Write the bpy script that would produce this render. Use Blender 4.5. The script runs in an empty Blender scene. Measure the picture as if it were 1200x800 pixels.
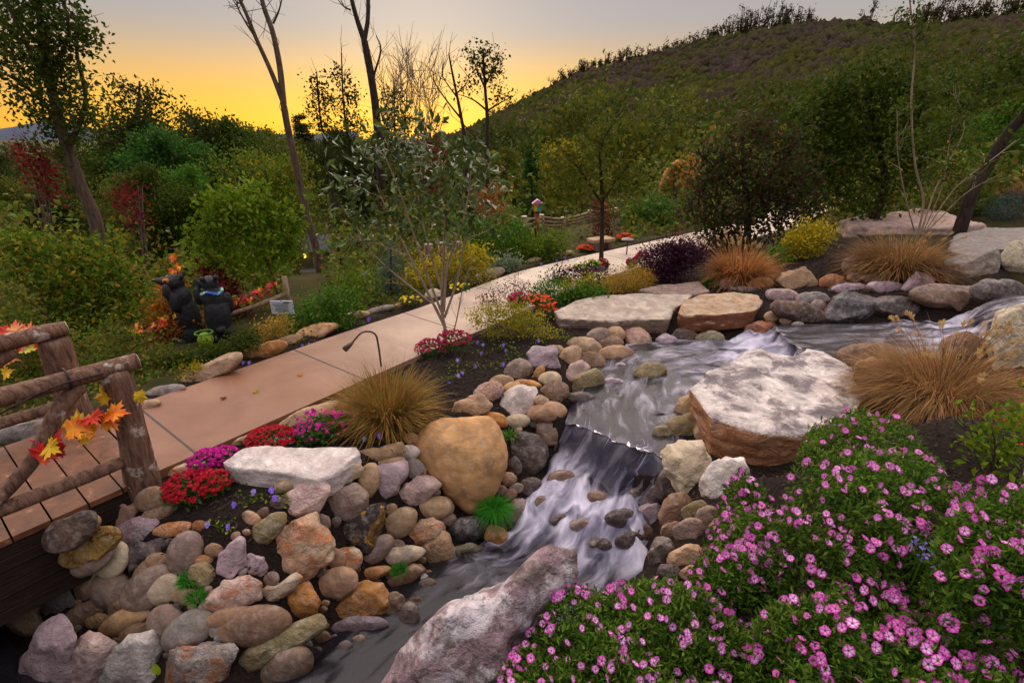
import bpy, bmesh, math, random
import numpy as np
from mathutils import Vector, Matrix

sc = bpy.context.scene
COL = sc.collection
R = math.radians
# ------------------------------------------------------------------ camera
PITCH = 22.6; CAMZ = 2.6
cam_d = bpy.data.cameras.new('camera'); cam_d.lens = 18.0; cam_d.sensor_width = 36.0
cam_d.clip_start = 0.05; cam_d.clip_end = 3000
cam = bpy.data.objects.new('camera', cam_d); COL.objects.link(cam)
cam.location = (0, 0, CAMZ); cam.rotation_euler = (R(90 - PITCH), 0, 0)
sc.camera = cam
# ------------------------------------------------------------------ sky, sun, exposure
SUN_AZ, SUN_EL = -9.0, 11.0          # the after-glow, left of the view axis
world = bpy.data.worlds.new('World'); sc.world = world; world.use_nodes = True
wt = world.node_tree; wn = wt.nodes; wl = wt.links
for n in list(wn): wn.remove(n)
def wnode(t, **k):
    n = wn.new(t)
    for a, b in k.items(): setattr(n, a, b)
    return n
wout = wnode('ShaderNodeOutputWorld')
sky = wnode('ShaderNodeTexSky', sky_type='NISHITA', sun_disc=False)
sky.sun_elevation = R(SUN_EL); sky.sun_rotation = R(SUN_AZ)
bg1 = wnode('ShaderNodeBackground'); bg1.inputs[1].default_value = 0.006
wl.new(sky.outputs[0], bg1.inputs[0])
tc = wnode('ShaderNodeTexCoord'); sep = wnode('ShaderNodeSeparateXYZ')
wl.new(tc.outputs['Generated'], sep.inputs[0])
def ramp(nodes, stops, interp='LINEAR'):
    n = nodes.new('ShaderNodeValToRGB'); cr = n.color_ramp; cr.interpolation = interp
    while len(cr.elements) < len(stops): cr.elements.new(0.5)
    for e, (p, c) in zip(cr.elements, stops):
        e.position = p; e.color = (c[0], c[1], c[2], 1)
    return n
# height above the horizon (sine of elevation): dusk band low down, bright cool dome overhead
rb = ramp(wn, [(0.0, (.52, .25, .085)), (.045, (.62, .34, .135)), (.10, (.54, .40, .27)), (.16, (.44, .39, .375)),
               (.22, (.40, .375, .40)), (.40, (.86, .80, .82)), (1.0, (1.0, .95, .96))])
wl.new(sep.outputs[2], rb.inputs[0])
glow = wnode('ShaderNodeVectorMath', operation='DOT_PRODUCT')
glow.inputs[1].default_value = (math.sin(R(SUN_AZ)), math.cos(R(SUN_AZ)), 0.0)
wl.new(tc.outputs['Generated'], glow.inputs[0])
gm = wnode('ShaderNodeMapRange', interpolation_type='SMOOTHSTEP'); gm.inputs[1].default_value = .58; gm.inputs[2].default_value = 1.0
wl.new(glow.outputs['Value'], gm.inputs[0])
gv = wnode('ShaderNodeMapRange', interpolation_type='SMOOTHSTEP'); gv.inputs[1].default_value = .16; gv.inputs[2].default_value = -.01
wl.new(sep.outputs[2], gv.inputs[0])
gmul = wnode('ShaderNodeMath', operation='MULTIPLY'); wl.new(gm.outputs[0], gmul.inputs[0]); wl.new(gv.outputs[0], gmul.inputs[1])
mixg = wnode('ShaderNodeMix', data_type='RGBA'); wl.new(gmul.outputs[0], mixg.inputs[0]); wl.new(rb.outputs[0], mixg.inputs[6])
mixg.inputs[7].default_value = (1.2, .60, .012, 1)
bg2 = wnode('ShaderNodeBackground')
tw = wnode('ShaderNodeMapRange'); tw.inputs[1].default_value = -.8; tw.inputs[2].default_value = .9; wl.new(glow.outputs['Value'], tw.inputs[0])
tint = wnode('ShaderNodeMix', data_type='RGBA'); wl.new(tw.outputs[0], tint.inputs[0]); tint.inputs[6].default_value = (.92, .96, 1.06, 1); tint.inputs[7].default_value = (1.10, .98, .84, 1)   # cool east, warm west
tm = wnode('ShaderNodeMix', data_type='RGBA', blend_type='MULTIPLY'); tm.inputs[0].default_value = 1; wl.new(mixg.outputs[2], tm.inputs[6]); 
hi = wnode('ShaderNodeMapRange', interpolation_type='SMOOTHSTEP'); hi.inputs[1].default_value = .2; hi.inputs[2].default_value = .45; wl.new(sep.outputs[2], hi.inputs[0])
t2 = wnode('ShaderNodeMix', data_type='RGBA'); wl.new(hi.outputs[0], t2.inputs[0]); t2.inputs[6].default_value = (.83, .83, .83, 1); wl.new(tint.outputs[2], t2.inputs[7]); wl.new(t2.outputs[2], tm.inputs[7]); wl.new(tm.outputs[2], bg2.inputs[0])
sm = wnode('ShaderNodeMapRange', interpolation_type='SMOOTHSTEP'); sm.inputs[1].default_value = .2; sm.inputs[2].default_value = .75
sm.inputs[3].default_value = 1.0; sm.inputs[4].default_value = 1.35      # the open sky overhead is brighter than the low band
wl.new(sep.outputs[2], sm.inputs[0])
side_ = wnode('ShaderNodeMapRange'); side_.inputs[1].default_value = -1; side_.inputs[2].default_value = 1; side_.inputs[3].default_value = .30; side_.inputs[4].default_value = 2.15
wl.new(glow.outputs['Value'], side_.inputs[0])           # the western half of the dome is the bright one
lowm = wnode('ShaderNodeMapRange', interpolation_type='SMOOTHSTEP'); lowm.inputs[1].default_value = .2; lowm.inputs[2].default_value = .45; wl.new(sep.outputs[2], lowm.inputs[0])
mxs = wnode('ShaderNodeMix', data_type='FLOAT'); wl.new(lowm.outputs[0], mxs.inputs[0]); mxs.inputs[2].default_value = .92; wl.new(side_.outputs[0], mxs.inputs[3])
mstr = wnode('ShaderNodeMath', operation='MULTIPLY'); wl.new(sm.outputs[0], mstr.inputs[0]); wl.new(mxs.outputs[0], mstr.inputs[1]); wl.new(mstr.outputs[0], bg2.inputs[1])
add = wnode('ShaderNodeAddShader'); wl.new(bg1.outputs[0], add.inputs[0]); wl.new(bg2.outputs[0], add.inputs[1])
wl.new(add.outputs[0], wout.inputs[0])
sun_d = bpy.data.lights.new('sun', 'SUN'); sun_d.energy = 0.8; sun_d.angle = R(45); sun_d.color = (1.0, .80, .58)
sun = bpy.data.objects.new('sun', sun_d); COL.objects.link(sun); sun.location = (0, 30, 40)
_d = Vector((math.sin(R(SUN_AZ)) * math.cos(R(SUN_EL)), math.cos(R(SUN_AZ)) * math.cos(R(SUN_EL)), math.sin(R(SUN_EL))))
sun.rotation_euler = _d.to_track_quat('Z', 'Y').to_euler()
sc.view_settings.view_transform = 'Standard'; sc.view_settings.look = 'None'
sc.view_settings.exposure = 0.36; sc.view_settings.gamma = 1.0
sc.render.engine = 'CYCLES'
cy = sc.cycles
cy.max_bounces = 6; cy.diffuse_bounces = 3; cy.glossy_bounces = 3; cy.transmission_bounces = 3; cy.transparent_max_bounces = 4
cy.caustics_reflective = False; cy.caustics_refractive = False; cy.use_denoising = True

# ------------------------------------------------------------------ pixel <-> world (photo pixels, 1200 x 800)
SP, CP = math.sin(R(PITCH)), math.cos(R(PITCH))
FWD = np.array([0, CP, -SP]); UPV = np.array([0, SP, CP]); RGT = np.array([1.0, 0, 0]); CAM = np.array([0, 0, CAMZ])
def ray(px, py):
    return FWD + RGT * (px - 600) / 600.0 - UPV * (py - 400) / 600.0
def P_d(px, py, d): return CAM + ray(px, py) * d                     # at camera depth d
def P_y(px, py, Y): r = ray(px, py); return CAM + r * (Y / r[1])      # at world distance Y
def P_z(px, py, z): r = ray(px, py); return CAM + r * ((z - CAMZ) / r[2])   # on the level z

def lin(h, k=1.0):
    if isinstance(h, str):
        h = h.lstrip('#'); h = [int(h[i:i + 2], 16) / 255 for i in (0, 2, 4)]
        h = [c / 12.92 if c <= .04045 else ((c + .055) / 1.055) ** 2.4 for c in h]
    return (min(1, h[0] * k), min(1, h[1] * k), min(1, h[2] * k), 1)

# ------------------------------------------------------------------ numpy noise
def _hash(i, j, k, seed):
    h = (i * 374761393 + j * 668265263 + k * 2147483647 + seed * 1274126177) & 0xFFFFFFFF
    h = ((h ^ (h >> 13)) * 1274126177) & 0xFFFFFFFF
    h = (h ^ (h >> 16)) & 0xFFFFFFFF
    return h.astype(np.float64) / 0xFFFFFFFF * 2 - 1
def vnoise(P, seed=0):
    P = np.asarray(P, float); F = np.floor(P).astype(np.int64); f = P - F; f = f * f * (3 - 2 * f)
    x, y, z = F[:, 0], F[:, 1], F[:, 2]; r = 0
    for a in (0, 1):
        for b in (0, 1):
            for c in (0, 1):
                w = (f[:, 0] if a else 1 - f[:, 0]) * (f[:, 1] if b else 1 - f[:, 1]) * (f[:, 2] if c else 1 - f[:, 2])
                r = r + w * _hash(x + a, y + b, z + c, seed)
    return r
def fbm(P, seed=0, oct=4):
    r = 0; a = 1.0; P = np.asarray(P, float)
    for o in range(oct):
        r = r + a * vnoise(P * (2.03 ** o), seed + o * 17); a *= .5
    return r

# ------------------------------------------------------------------ object helpers
def mesh_np(name, V, F, smooth=True):
    """V (n,3); F list of index arrays / one (m,k) array or a list of such arrays"""
    me = bpy.data.meshes.new(name)
    if isinstance(F, np.ndarray): F = [F]
    V = np.asarray(V, np.float32)
    me.vertices.add(len(V)); me.vertices.foreach_set('co', V.ravel())
    loops = np.concatenate([np.asarray(f, np.int32).ravel() for f in F])
    tot = np.concatenate([np.full(len(f), f.shape[1], np.int32) for f in F])
    start = np.concatenate([[0], np.cumsum(tot)[:-1]]).astype(np.int32)
    me.loops.add(len(loops)); me.loops.foreach_set('vertex_index', loops)
    me.polygons.add(len(tot)); me.polygons.foreach_set('loop_start', start); me.polygons.foreach_set('loop_total', tot)
    me.polygons.foreach_set('use_smooth', np.full(len(tot), smooth, bool))
    me.update(calc_edges=True); me.validate()
    return me
def obj(name, me, mat=None, parent=None, loc=None):
    o = bpy.data.objects.new(name, me); COL.objects.link(o)
    if mat is not None and me is not None:
        if len(me.materials) == 0: me.materials.append(mat)
        elif me.materials[0] != mat:
            o.material_slots[0].link = 'OBJECT'; o.material_slots[0].material = mat
    if parent is not None: o.parent = parent
    if loc is not None: o.location = loc
    return o
def tag(o, label, cat, group=None, kind=None):
    if label: o['label'] = label
    if cat: o['category'] = cat
    if group: o['group'] = group
    if kind: o['kind'] = kind
    return o
def thing(name, label, cat, loc=(0, 0, 0), group=None):
    o = bpy.data.objects.new(name, None); COL.objects.link(o); o.location = loc; o.empty_display_size = .1
    return tag(o, label, cat, group)
def local(V, c): return np.asarray(V) - np.asarray(c)
def join_geo(parts):
    """parts: list of (V, F) with F one (m,k) array -> V, [F...]"""
    Vs = []; Fs = []; n = 0
    for V, F in parts:
        Vs.append(V); 
        for f in (F if isinstance(F, list) else [F]): Fs.append(np.asarray(f) + n)
        n += len(V)
    by = {}
    for f in Fs: by.setdefault(f.shape[1], []).append(f)
    return np.concatenate(Vs), [np.concatenate(v) for v in by.values()]

def tube(pts, rad, seg=8, cap=True, bump=0.0, seed=0):
    pts = np.asarray(pts, float); n = len(pts)
    rad = np.asarray(rad, float) if np.ndim(rad) else np.full(n, rad)
    T = np.gradient(pts, axis=0); T /= np.linalg.norm(T, axis=1)[:, None] + 1e-9
    ref = np.array([0.13, .21, 1.0]) if abs(T[0][2]) < .9 else np.array([1.0, .13, .2])
    A = np.cross(T, ref); A /= np.linalg.norm(A, axis=1)[:, None] + 1e-9; B = np.cross(T, A)
    th = np.linspace(0, 2 * np.pi, seg, endpoint=False)
    ring = (A[:, None, :] * np.cos(th)[None, :, None] + B[:, None, :] * np.sin(th)[None, :, None])
    rr = np.repeat(rad[:, None], seg, 1)
    if bump:
        q = (pts[:, None, :] + ring * rad[:, None, None])
        rr = rr * (1 + bump * fbm(q.reshape(-1, 3) * np.array([9, 9, 3]), seed, 3).reshape(n, seg))
    V = (pts[:, None, :] + ring * rr[:, :, None]).reshape(-1, 3)
    i = np.arange(n - 1)[:, None] * seg; j = np.arange(seg)[None, :]; j2 = (j + 1) % seg
    F = np.stack([i + j, i + j2, i + seg + j2, i + seg + j], -1).reshape(-1, 4)
    Fs = [F]
    if cap:
        V = np.concatenate([V, pts[:1], pts[-1:]])
        a = np.arange(seg); b = (a + 1) % seg
        Fs.append(np.stack([np.full(seg, n * seg), b, a], -1))
        e = (n - 1) * seg
        Fs.append(np.stack([np.full(seg, n * seg + 1), e + a, e + b], -1))
    return V, Fs
def smooth_line(pts, n):
    """Catmull-Rom through pts (k,d) -> (n,d)"""
    p = np.asarray(pts, float); k = len(p)
    q = np.concatenate([[2 * p[0] - p[1]], p, [2 * p[-1] - p[-2]]])
    t = np.linspace(0, k - 1 - 1e-6, n); i = t.astype(int); f = (t - i)[:, None]
    a, b, c, d = q[i], q[i + 1], q[i + 2], q[i + 3]
    return .5 * (2 * b + (c - a) * f + (2 * a - 5 * b + 4 * c - d) * f ** 2 + (3 * b - a - 3 * c + d) * f ** 3)
def geo(name, parts, mat, parent=None, smooth=True, base=None):
    V, F = join_geo(parts)
    if base is not None: V = V - np.asarray(base)
    return obj(name, mesh_np(name, V, F, smooth), mat, parent)
def box(c, s, rz=0.0, taper=1.0):
    c = np.asarray(c, float); s = np.asarray(s, float) / 2
    V = np.array([[x, y, z] for z in (-1, 1) for y in (-1, 1) for x in (-1, 1)], float) * s
    V[4:, :2] *= taper
    ca, sa = math.cos(rz), math.sin(rz)
    V = np.stack([V[:, 0] * ca - V[:, 1] * sa, V[:, 0] * sa + V[:, 1] * ca, V[:, 2]], 1) + c
    F = np.array([[0, 2, 3, 1], [4, 5, 7, 6], [0, 1, 5, 4], [2, 6, 7, 3], [0, 4, 6, 2], [1, 3, 7, 5]])
    return V, F
def remesh(V, F, voxel, smooth_it=2, disp=None):
    me = mesh_np('tmp', V, F); o = bpy.data.objects.new('tmp', me); COL.objects.link(o)
    m = o.modifiers.new('r', 'REMESH'); m.mode = 'VOXEL'; m.voxel_size = voxel
    if smooth_it:
        s = o.modifiers.new('s', 'SMOOTH'); s.iterations = smooth_it; s.factor = .5
    dg = bpy.context.evaluated_depsgraph_get(); dg.update()
    ev = bpy.data.meshes.new_from_object(o.evaluated_get(dg))
    bpy.data.objects.remove(o); bpy.data.meshes.remove(me)
    V = np.zeros(len(ev.vertices) * 3); ev.vertices.foreach_get('co', V); V = V.reshape(-1, 3)
    N = np.zeros(len(ev.vertices) * 3); ev.vertices.foreach_get('normal', N); N = N.reshape(-1, 3)
    if disp is not None:
        V = V + N * disp(V)[:, None]; ev.vertices.foreach_set('co', V.ravel())
    ev.polygons.foreach_set('use_smooth', np.ones(len(ev.polygons), bool)); ev.update()
    return ev
_ico = {}
def ico(sub):
    if sub not in _ico:
        b = bmesh.new(); bmesh.ops.create_icosphere(b, subdivisions=sub, radius=1.0)
        V = np.array([v.co[:] for v in b.verts]); F = np.array([[v.index for v in f.verts] for f in b.faces]); b.free()
        _ico[sub] = (V, F)
    return _ico[sub]
def ellipsoid(c, r, sub=3, rot=None):
    V, F = ico(sub); V = V * np.asarray(r)
    if rot is not None: V = V @ np.asarray(Matrix.Rotation(rot[1], 3, rot[0])).T
    return V + np.asarray(c), F
rng = np.random.default_rng(7)
# ------------------------------------------------------------------ materials
class NT:
    def __init__(s, name):
        s.m = bpy.data.materials.new(name); s.m.use_nodes = True; s.t = s.m.node_tree; s.n = s.t.nodes
        for n in list(s.n): s.n.remove(n)
        s.out = s.n.new('ShaderNodeOutputMaterial')
    def link(s, a, b): s.t.links.new(a, b)
    def node(s, t, **k):
        n = s.n.new(t)
        for a, b in k.items(): setattr(n, a, b)
        return n
    def setv(s, sock, v):
        if hasattr(v, 'is_output') or isinstance(v, bpy.types.NodeSocket): s.link(v, sock)
        elif isinstance(v, (int, float)): sock.default_value = v
        else:
            v = tuple(v); sock.default_value = v if len(v) == len(sock.default_value) else v[:len(sock.default_value)]
    def coord(s, which='Object', scale=(1, 1, 1), rnd=True):
        tc = s.node('ShaderNodeTexCoord'); mp = s.node('ShaderNodeMapping'); mp.inputs['Scale'].default_value = scale
        s.link(tc.outputs[which], mp.inputs[0])
        if rnd:
            oi = s.node('ShaderNodeObjectInfo'); m = s.node('ShaderNodeMath', operation='MULTIPLY'); m.inputs[1].default_value = 57.3
            s.link(oi.outputs['Random'], m.inputs[0]); s.link(m.outputs[0], mp.inputs[1])
        return mp.outputs[0]
    def noise(s, vec, scale, detail=4, rough=.55, dist=0.0):
        n = s.node('ShaderNodeTexNoise'); n.inputs['Scale'].default_value = scale; n.inputs['Detail'].default_value = detail
        n.inputs['Roughness'].default_value = rough; n.inputs['Distortion'].default_value = dist
        if vec is not None: s.link(vec, n.inputs['Vector'])
        return n.outputs['Fac']
    def rng(s, v, a, b, c=0.0, d=1.0):
        n = s.node('ShaderNodeMapRange'); n.inputs[1].default_value = a; n.inputs[2].default_value = b
        n.inputs[3].default_value = c; n.inputs[4].default_value = d; s.setv(n.inputs[0], v); return n.outputs[0]
    def mix(s, f, a, b, blend='MIX'):
        n = s.node('ShaderNodeMix', data_type='RGBA', blend_type=blend)
        s.setv(n.inputs[0], f); s.setv(n.inputs[6], a); s.setv(n.inputs[7], b); return n.outputs[2]
    def math(s, op, a, b=0.0):
        n = s.node('ShaderNodeMath', operation=op); s.setv(n.inputs[0], a); s.setv(n.inputs[1], b); return n.outputs[0]
    def bump(s, h, strength=.4, dist=.02, normal=None):
        n = s.node('ShaderNodeBump'); n.inputs['Strength'].default_value = strength; n.inputs['Distance'].default_value = dist
        s.link(h, n.inputs['Height'])
        if normal is not None: s.link(normal, n.inputs['Normal'])
        return n.outputs[0]
    def pbr(s, col, rough=.8, normal=None, spec=.3, **k):
        p = s.node('ShaderNodeBsdfPrincipled'); s.setv(p.inputs['Base Color'], col); s.setv(p.inputs['Roughness'], rough)
        p.inputs['Specular IOR Level'].default_value = spec
        for a, b in k.items(): s.setv(p.inputs[a], b)
        if normal is not None: s.link(normal, p.inputs['Normal'])
        return p.outputs[0]
    def done(s, sh): s.link(sh, s.out.inputs[0]); return s.m

def scaled(t, col, k):
    n = t.node('ShaderNodeMix', data_type='RGBA', blend_type='MULTIPLY'); n.inputs[0].default_value = 1
    t.setv(n.inputs[6], col); n.inputs[7].default_value = (k, k, k, 1); return n.outputs[2]

def rock_mat(name, stain=None, amount=.5, stain_scale=4.0, edge=.12, rough=.8, dark=None, dark_amt=.0, bump=.35, vein=None, vein_amt=.6, dscale=7, top=None, spec=.3, speck=.25):
    t = NT(name); v = t.coord('Object')
    oi = t.node('ShaderNodeObjectInfo'); base = oi.outputs['Color']
    n1 = t.noise(v, 7, 8, .66, .5); n2 = t.noise(v, stain_scale, 5, .6, .6); n3 = t.noise(v, 55, 3, .7); n4 = t.noise(v, 17, 5, .65)
    wm = t.coord('Object', (3, 3, 9)); n5 = t.noise(wm, 3, 6, .7, 1.0)
    c = t.mix(t.rng(n1, .3, .7), scaled(t, base, .50), scaled(t, base, 1.30))
    c = t.mix(t.rng(n5, .5, .68, 0, .5), c, scaled(t, base, .36))
    c = t.mix(t.rng(n4, .48, .75, 0, .5), c, lin('#dccdbd', .68))
    if stain is not None: c = t.mix(t.math('MULTIPLY', t.rng(n2, .5 - edge + .06, .5 + edge + .06), amount), c, stain)
    if vein is not None:
        n6 = t.noise(t.coord('Object', (2, 2, 5)), 4, 4, .6, 2.0)
        c = t.mix(t.rng(t.math('ABSOLUTE', t.math('SUBTRACT', n6, .5)), .0, .04, vein_amt, 0), c, vein)
    if dark is not None: c = t.mix(t.math('MULTIPLY', t.rng(t.noise(v, dscale, 8, .75, .4), .50, .57), dark_amt), c, dark)
    c = t.mix(t.rng(n3, .55, .75, 0, speck), c, scaled(t, base, .4))
    if top is not None:      # weathered crust on the faces that look up; other tones on the sides, fresh fracture on the boulder
        g = t.node('ShaderNodeNewGeometry'); sp = t.node('ShaderNodeSeparateXYZ'); t.link(g.outputs['True Normal'], sp.inputs[0])
        f = t.rng(t.math('ADD', sp.outputs[2], t.rng(n2, .3, .7, -.2, .2)), .25, .5)
        side = t.mix(t.rng(n1, .35, .65), top[0], top[1]); c = t.mix(f, side, c)
    h = t.math('ADD', t.math('MULTIPLY', n1, .9), t.math('ADD', t.math('MULTIPLY', n4, .55), t.math('MULTIPLY', n3, .22)))
    gp = t.node('ShaderNodeNewGeometry'); sp2 = t.node('ShaderNodeSeparateXYZ'); t.link(gp.outputs['Position'], sp2.inputs[0])
    wetz = t.rng(t.math('ADD', sp2.outputs[2], t.rng(n4, .3, .7, -.03, .03)), -.72, -.66, 1, 0); c = t.mix(t.math('MULTIPLY', wetz, .62), c, scaled(t, c, .3))     # soaked band along the lower pool
    return t.done(t.pbr(c, t.math('SUBTRACT', t.rng(n4, .3, .7, rough - .12, min(1, rough + .1)), t.math('MULTIPLY', wetz, .35)), t.bump(t.math('ADD', h, t.math('MULTIPLY', t.math('ABSOLUTE', t.math('SUBTRACT', t.noise(v, 11, 4, .6, .8), .5)), 1.6)), min(1, bump * 1.8), .035), spec))

M = {}
M['plain'] = rock_mat('stone_plain', lin('#9a6f4a', .8), .35)
M['smooth'] = rock_mat('stone_smooth', lin('#a8825c', .8), .35, bump=.16, speck=.35)
M['rust'] = rock_mat('stone_rust_stained', lin('#b4642a', .9), .85, 5.5, .1, vein=lin('#d6c4b4', .8))
M['white'] = rock_mat('stone_pale', lin('#a58d84', .8), .5, 6, .18, vein=lin('#a07a78', .6), vein_amt=.25)
M['pinkv'] = rock_mat('stone_pink_veined', lin('#8e5a66', .8), .6, 6, .12, vein=lin('#dccccb', .8))
M['lichen'] = rock_mat('stone_gold_crusted', lin('#c08a30', .9), 1.0, 7, .03, dark=lin('#241c18'), dark_amt=.8)
M['wet'] = rock_mat('stone_wet', lin('#3a2a22', .8), .5, rough=.32, spec=.5, bump=.25)
M['ochre'] = rock_mat('stone_ochre', lin('#a8703a', .9), .45, 2.2, .2, bump=.06, speck=.15)
M['crust'] = rock_mat('stone_lichen_crusted', lin('#77686e', .8), .75, 3.2, .12, dark=lin('#44383e'), dark_amt=.62, dscale=3.2, bump=.5, top=(lin('#b78a68', .9), lin('#a8673e', .8)))
M['mauve'] = rock_mat('stone_mauve_mossy', lin('#e4dadc', .8), .75, 4.5, .05, dark=lin('#3a3818', .8), dark_amt=.55, dscale=10, bump=.45, speck=.6)
M['slab'] = rock_mat('stone_layered_slab', lin('#8d7a70', .8), .6, 3, .12, bump=.4, top=(lin('#8a7464', .8), lin('#6f5a4a', .8)))
M['bslab'] = rock_mat('stone_brown_slab', lin('#dcc7b4', .8), .55, 5, .08, bump=.5, top=(lin('#7a4a32', .85), lin('#8f5a3c', .8)))
M['grain'] = rock_mat('stone_granite_pocked', lin('#cfc6bc', .7), .5, 9, .1, bump=.5, dark=lin('#42363a'), dark_amt=.6, speck=.5)

def leaf_mat(name, cols, trans=.35, rough=.6, spec=.08, hue=.0):
    t = NT(name); g = t.node('ShaderNodeNewGeometry')
    k = len(cols); r = ramp(t.n, [(i / max(1, k - 1), lin(c)) for i, c in enumerate(cols)])
    t.link(g.outputs['Random Per Island'], r.inputs[0])
    v = t.coord('Object', rnd=True); n = t.noise(v, 1.3, 3)
    c = t.mix(t.rng(n, .35, .65), scaled(t, r.outputs[0], .72), scaled(t, r.outputs[0], 1.2))
    p = t.pbr(c, rough, None, spec)
    tr = t.node('ShaderNodeBsdfTranslucent'); t.link(c, tr.inputs[0])
    m = t.node('ShaderNodeMixShader'); m.inputs[0].default_value = trans; t.link(p, m.inputs[1]); t.link(tr.outputs[0], m.inputs[2])
    return t.done(m.outputs[0])
def flat_mat(name, c, rough=.6, spec=.3, var=.15, scale=20, bump=.0, bscale=None, emit=0.0):
    t = NT(name); v = t.coord('Object'); n = t.noise(v, scale, 4)
    col = t.mix(t.rng(n, .3, .7), scaled(t, lin(c), 1 - var), scaled(t, lin(c), 1 + var))
    k = {}
    if emit: k = {'Emission Color': lin(c), 'Emission Strength': emit}
    nb = t.bump(t.noise(v, bscale or scale, 5, .65), bump, .02) if bump else None
    return t.done(t.pbr(col, rough, nb, spec, **k))
def bark_mat(name, a, b, stretch=(14, 14, 2.2), bump=.8, patch=None):
    t = NT(name); v = t.coord('Object', stretch); n = t.noise(v, 1.6, 6, .7, .6)
    n2 = t.noise(t.coord('Object'), 8, 5, .6)
    c = t.mix(t.rng(n, .35, .65), lin(a), lin(b))
    if patch: c = t.mix(t.rng(n2, .6, .68, 0, .75), c, lin(patch))
    return t.done(t.pbr(c, .85, t.bump(n, bump, .03), .2))
L = {}
L['forest'] = leaf_mat('leaves_forest', ['#2e4212', '#3e5216', '#585e1c', '#364a1a'])
L['forest_dark'] = leaf_mat('leaves_forest_dark', ['#26340f', '#344018', '#464a18'])
L['olive'] = leaf_mat('leaves_olive', ['#3e5016', '#566020', '#706e22', '#48581a'])
L['bright'] = leaf_mat('leaves_bright_green', ['#3e5a10', '#587618', '#7e8c20', '#4a6612'], .4)
L['yellow'] = leaf_mat('leaves_yellow_green', ['#8a7a18', '#b09a1e', '#6c7218', '#c8ac28'], .4)
L['autumn'] = leaf_mat('leaves_autumn_mixed', ['#42601a', '#587420', '#748224', '#9a7e22', '#4c661a', '#3e5816', '#62761e'], .4)
L['orange'] = leaf_mat('leaves_orange', ['#c0601a', '#d88a28', '#a8481a', '#e0a040'], .4)
L['red'] = leaf_mat('leaves_red', ['#5e1a20', '#82242a', '#4a161c', '#92342a'], .4)
L['redbrown'] = leaf_mat('leaves_red_brown', ['#5a2a1e', '#7a3a26', '#48261e', '#6a4a2a'])
L['green'] = leaf_mat('leaves_green', ['#2e5216', '#44701e', '#5c8426', '#385a1a'], .35)
L['deepgreen'] = leaf_mat('leaves_deep_green', ['#284c1a', '#386022', '#4c722c', '#30541e'])
L['magnolia'] = leaf_mat('leaves_magnolia', ['#34481e', '#4a5e2a', '#5e6e36', '#3a4c20'], .2, .35, .3)
L['magpale'] = leaf_mat('leaves_magnolia_pale', ['#8a8c86', '#a4a49e', '#767a6c'], .2, .4, .5)
L['blue'] = leaf_mat('needles_blue_spruce', ['#2c4446', '#3c5658', '#4a6462'], .1)
L['purple'] = leaf_mat('leaves_purple', ['#3a1e2e', '#4e2a3e', '#2c1822', '#5c3446'], .3)
L['grassgreen'] = leaf_mat('grass_bright_green', ['#2a6a18', '#3c8a20', '#1e5014'], .35)
L['straw'] = leaf_mat('grass_straw', ['#8a603a', '#a4784c', '#bc9464', '#764c32', '#84723e', '#94603c'], .35)
L['rustgrass'] = leaf_mat('grass_rust', ['#a86038', '#c47a48', '#d09c60', '#82502c', '#8a7038'], .35)
L['greenrust'] = leaf_mat('grass_green_rust', ['#8e5e30', '#a87440', '#6e7228', '#c08e50', '#5c6622', '#9a5a30'], .35)
L['plume'] = leaf_mat('grass_plume', ['#c0a06a', '#d6b884', '#a8875a'], .4)
L['petleaf'] = leaf_mat('leaves_petunia', ['#2a4614', '#3c5c18', '#567422', '#6e8430', '#304a18'], .35)
L['gold'] = leaf_mat('leaves_gold_mound', ['#a8802c', '#c29a3a', '#8c7a2a', '#d0ac50'], .4)
L['goldgreen'] = leaf_mat('leaves_gold_green', ['#8f8a1c', '#b4a42a', '#6c7a1e', '#cdb834'], .4)
L['under'] = leaf_mat('leaves_undergrowth', ['#42601e', '#5a7022', '#787828', '#4a5220', '#86682e'], .3)
L['mountain'] = leaf_mat('leaves_mountain', ['#3a3a18', '#4a4420', '#54482a', '#383c1c'], .2)
FL = {}
for k, cs in dict(red=['#a80a24', '#c4122c', '#8c0a1c'], magenta=['#c20a8c', '#e01ca4', '#a00a70'], orange=['#e0461a', '#f0642a', '#c8341a'],
                  cerise=['#b00a4a', '#d0145c', '#900a38'], violet=['#6a3cc4', '#8456e0', '#9a78ea'], yellow=['#d8b414', '#e8cc2a', '#c49a10'],
                  lavender=['#8a7ad0', '#a494e4', '#7466c0'], lime=['#b0c020', '#c8d430', '#98a818']).items():
    FL[k] = leaf_mat('petals_' + k, cs, .3, .6, .2)
BARK = bark_mat('bark_grey_brown', '#3a2e26', '#6a564a')
BARKD = bark_mat('bark_dark', '#241c18', '#453830')
BARKP = bark_mat('bark_pinkish', '#6e564c', '#a08878')
BARKY = bark_mat('bark_young_stem', '#7a6858', '#a8947e', (20, 20, 4), .4)
LOG = bark_mat('log_rustic_cedar', '#4a3228', '#8a6a58', (16, 16, 3), .9, '#c4b8ae')
LOGEND = flat_mat('log_cut_end', '#b09a86', .8, .2, .2, 30)
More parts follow.
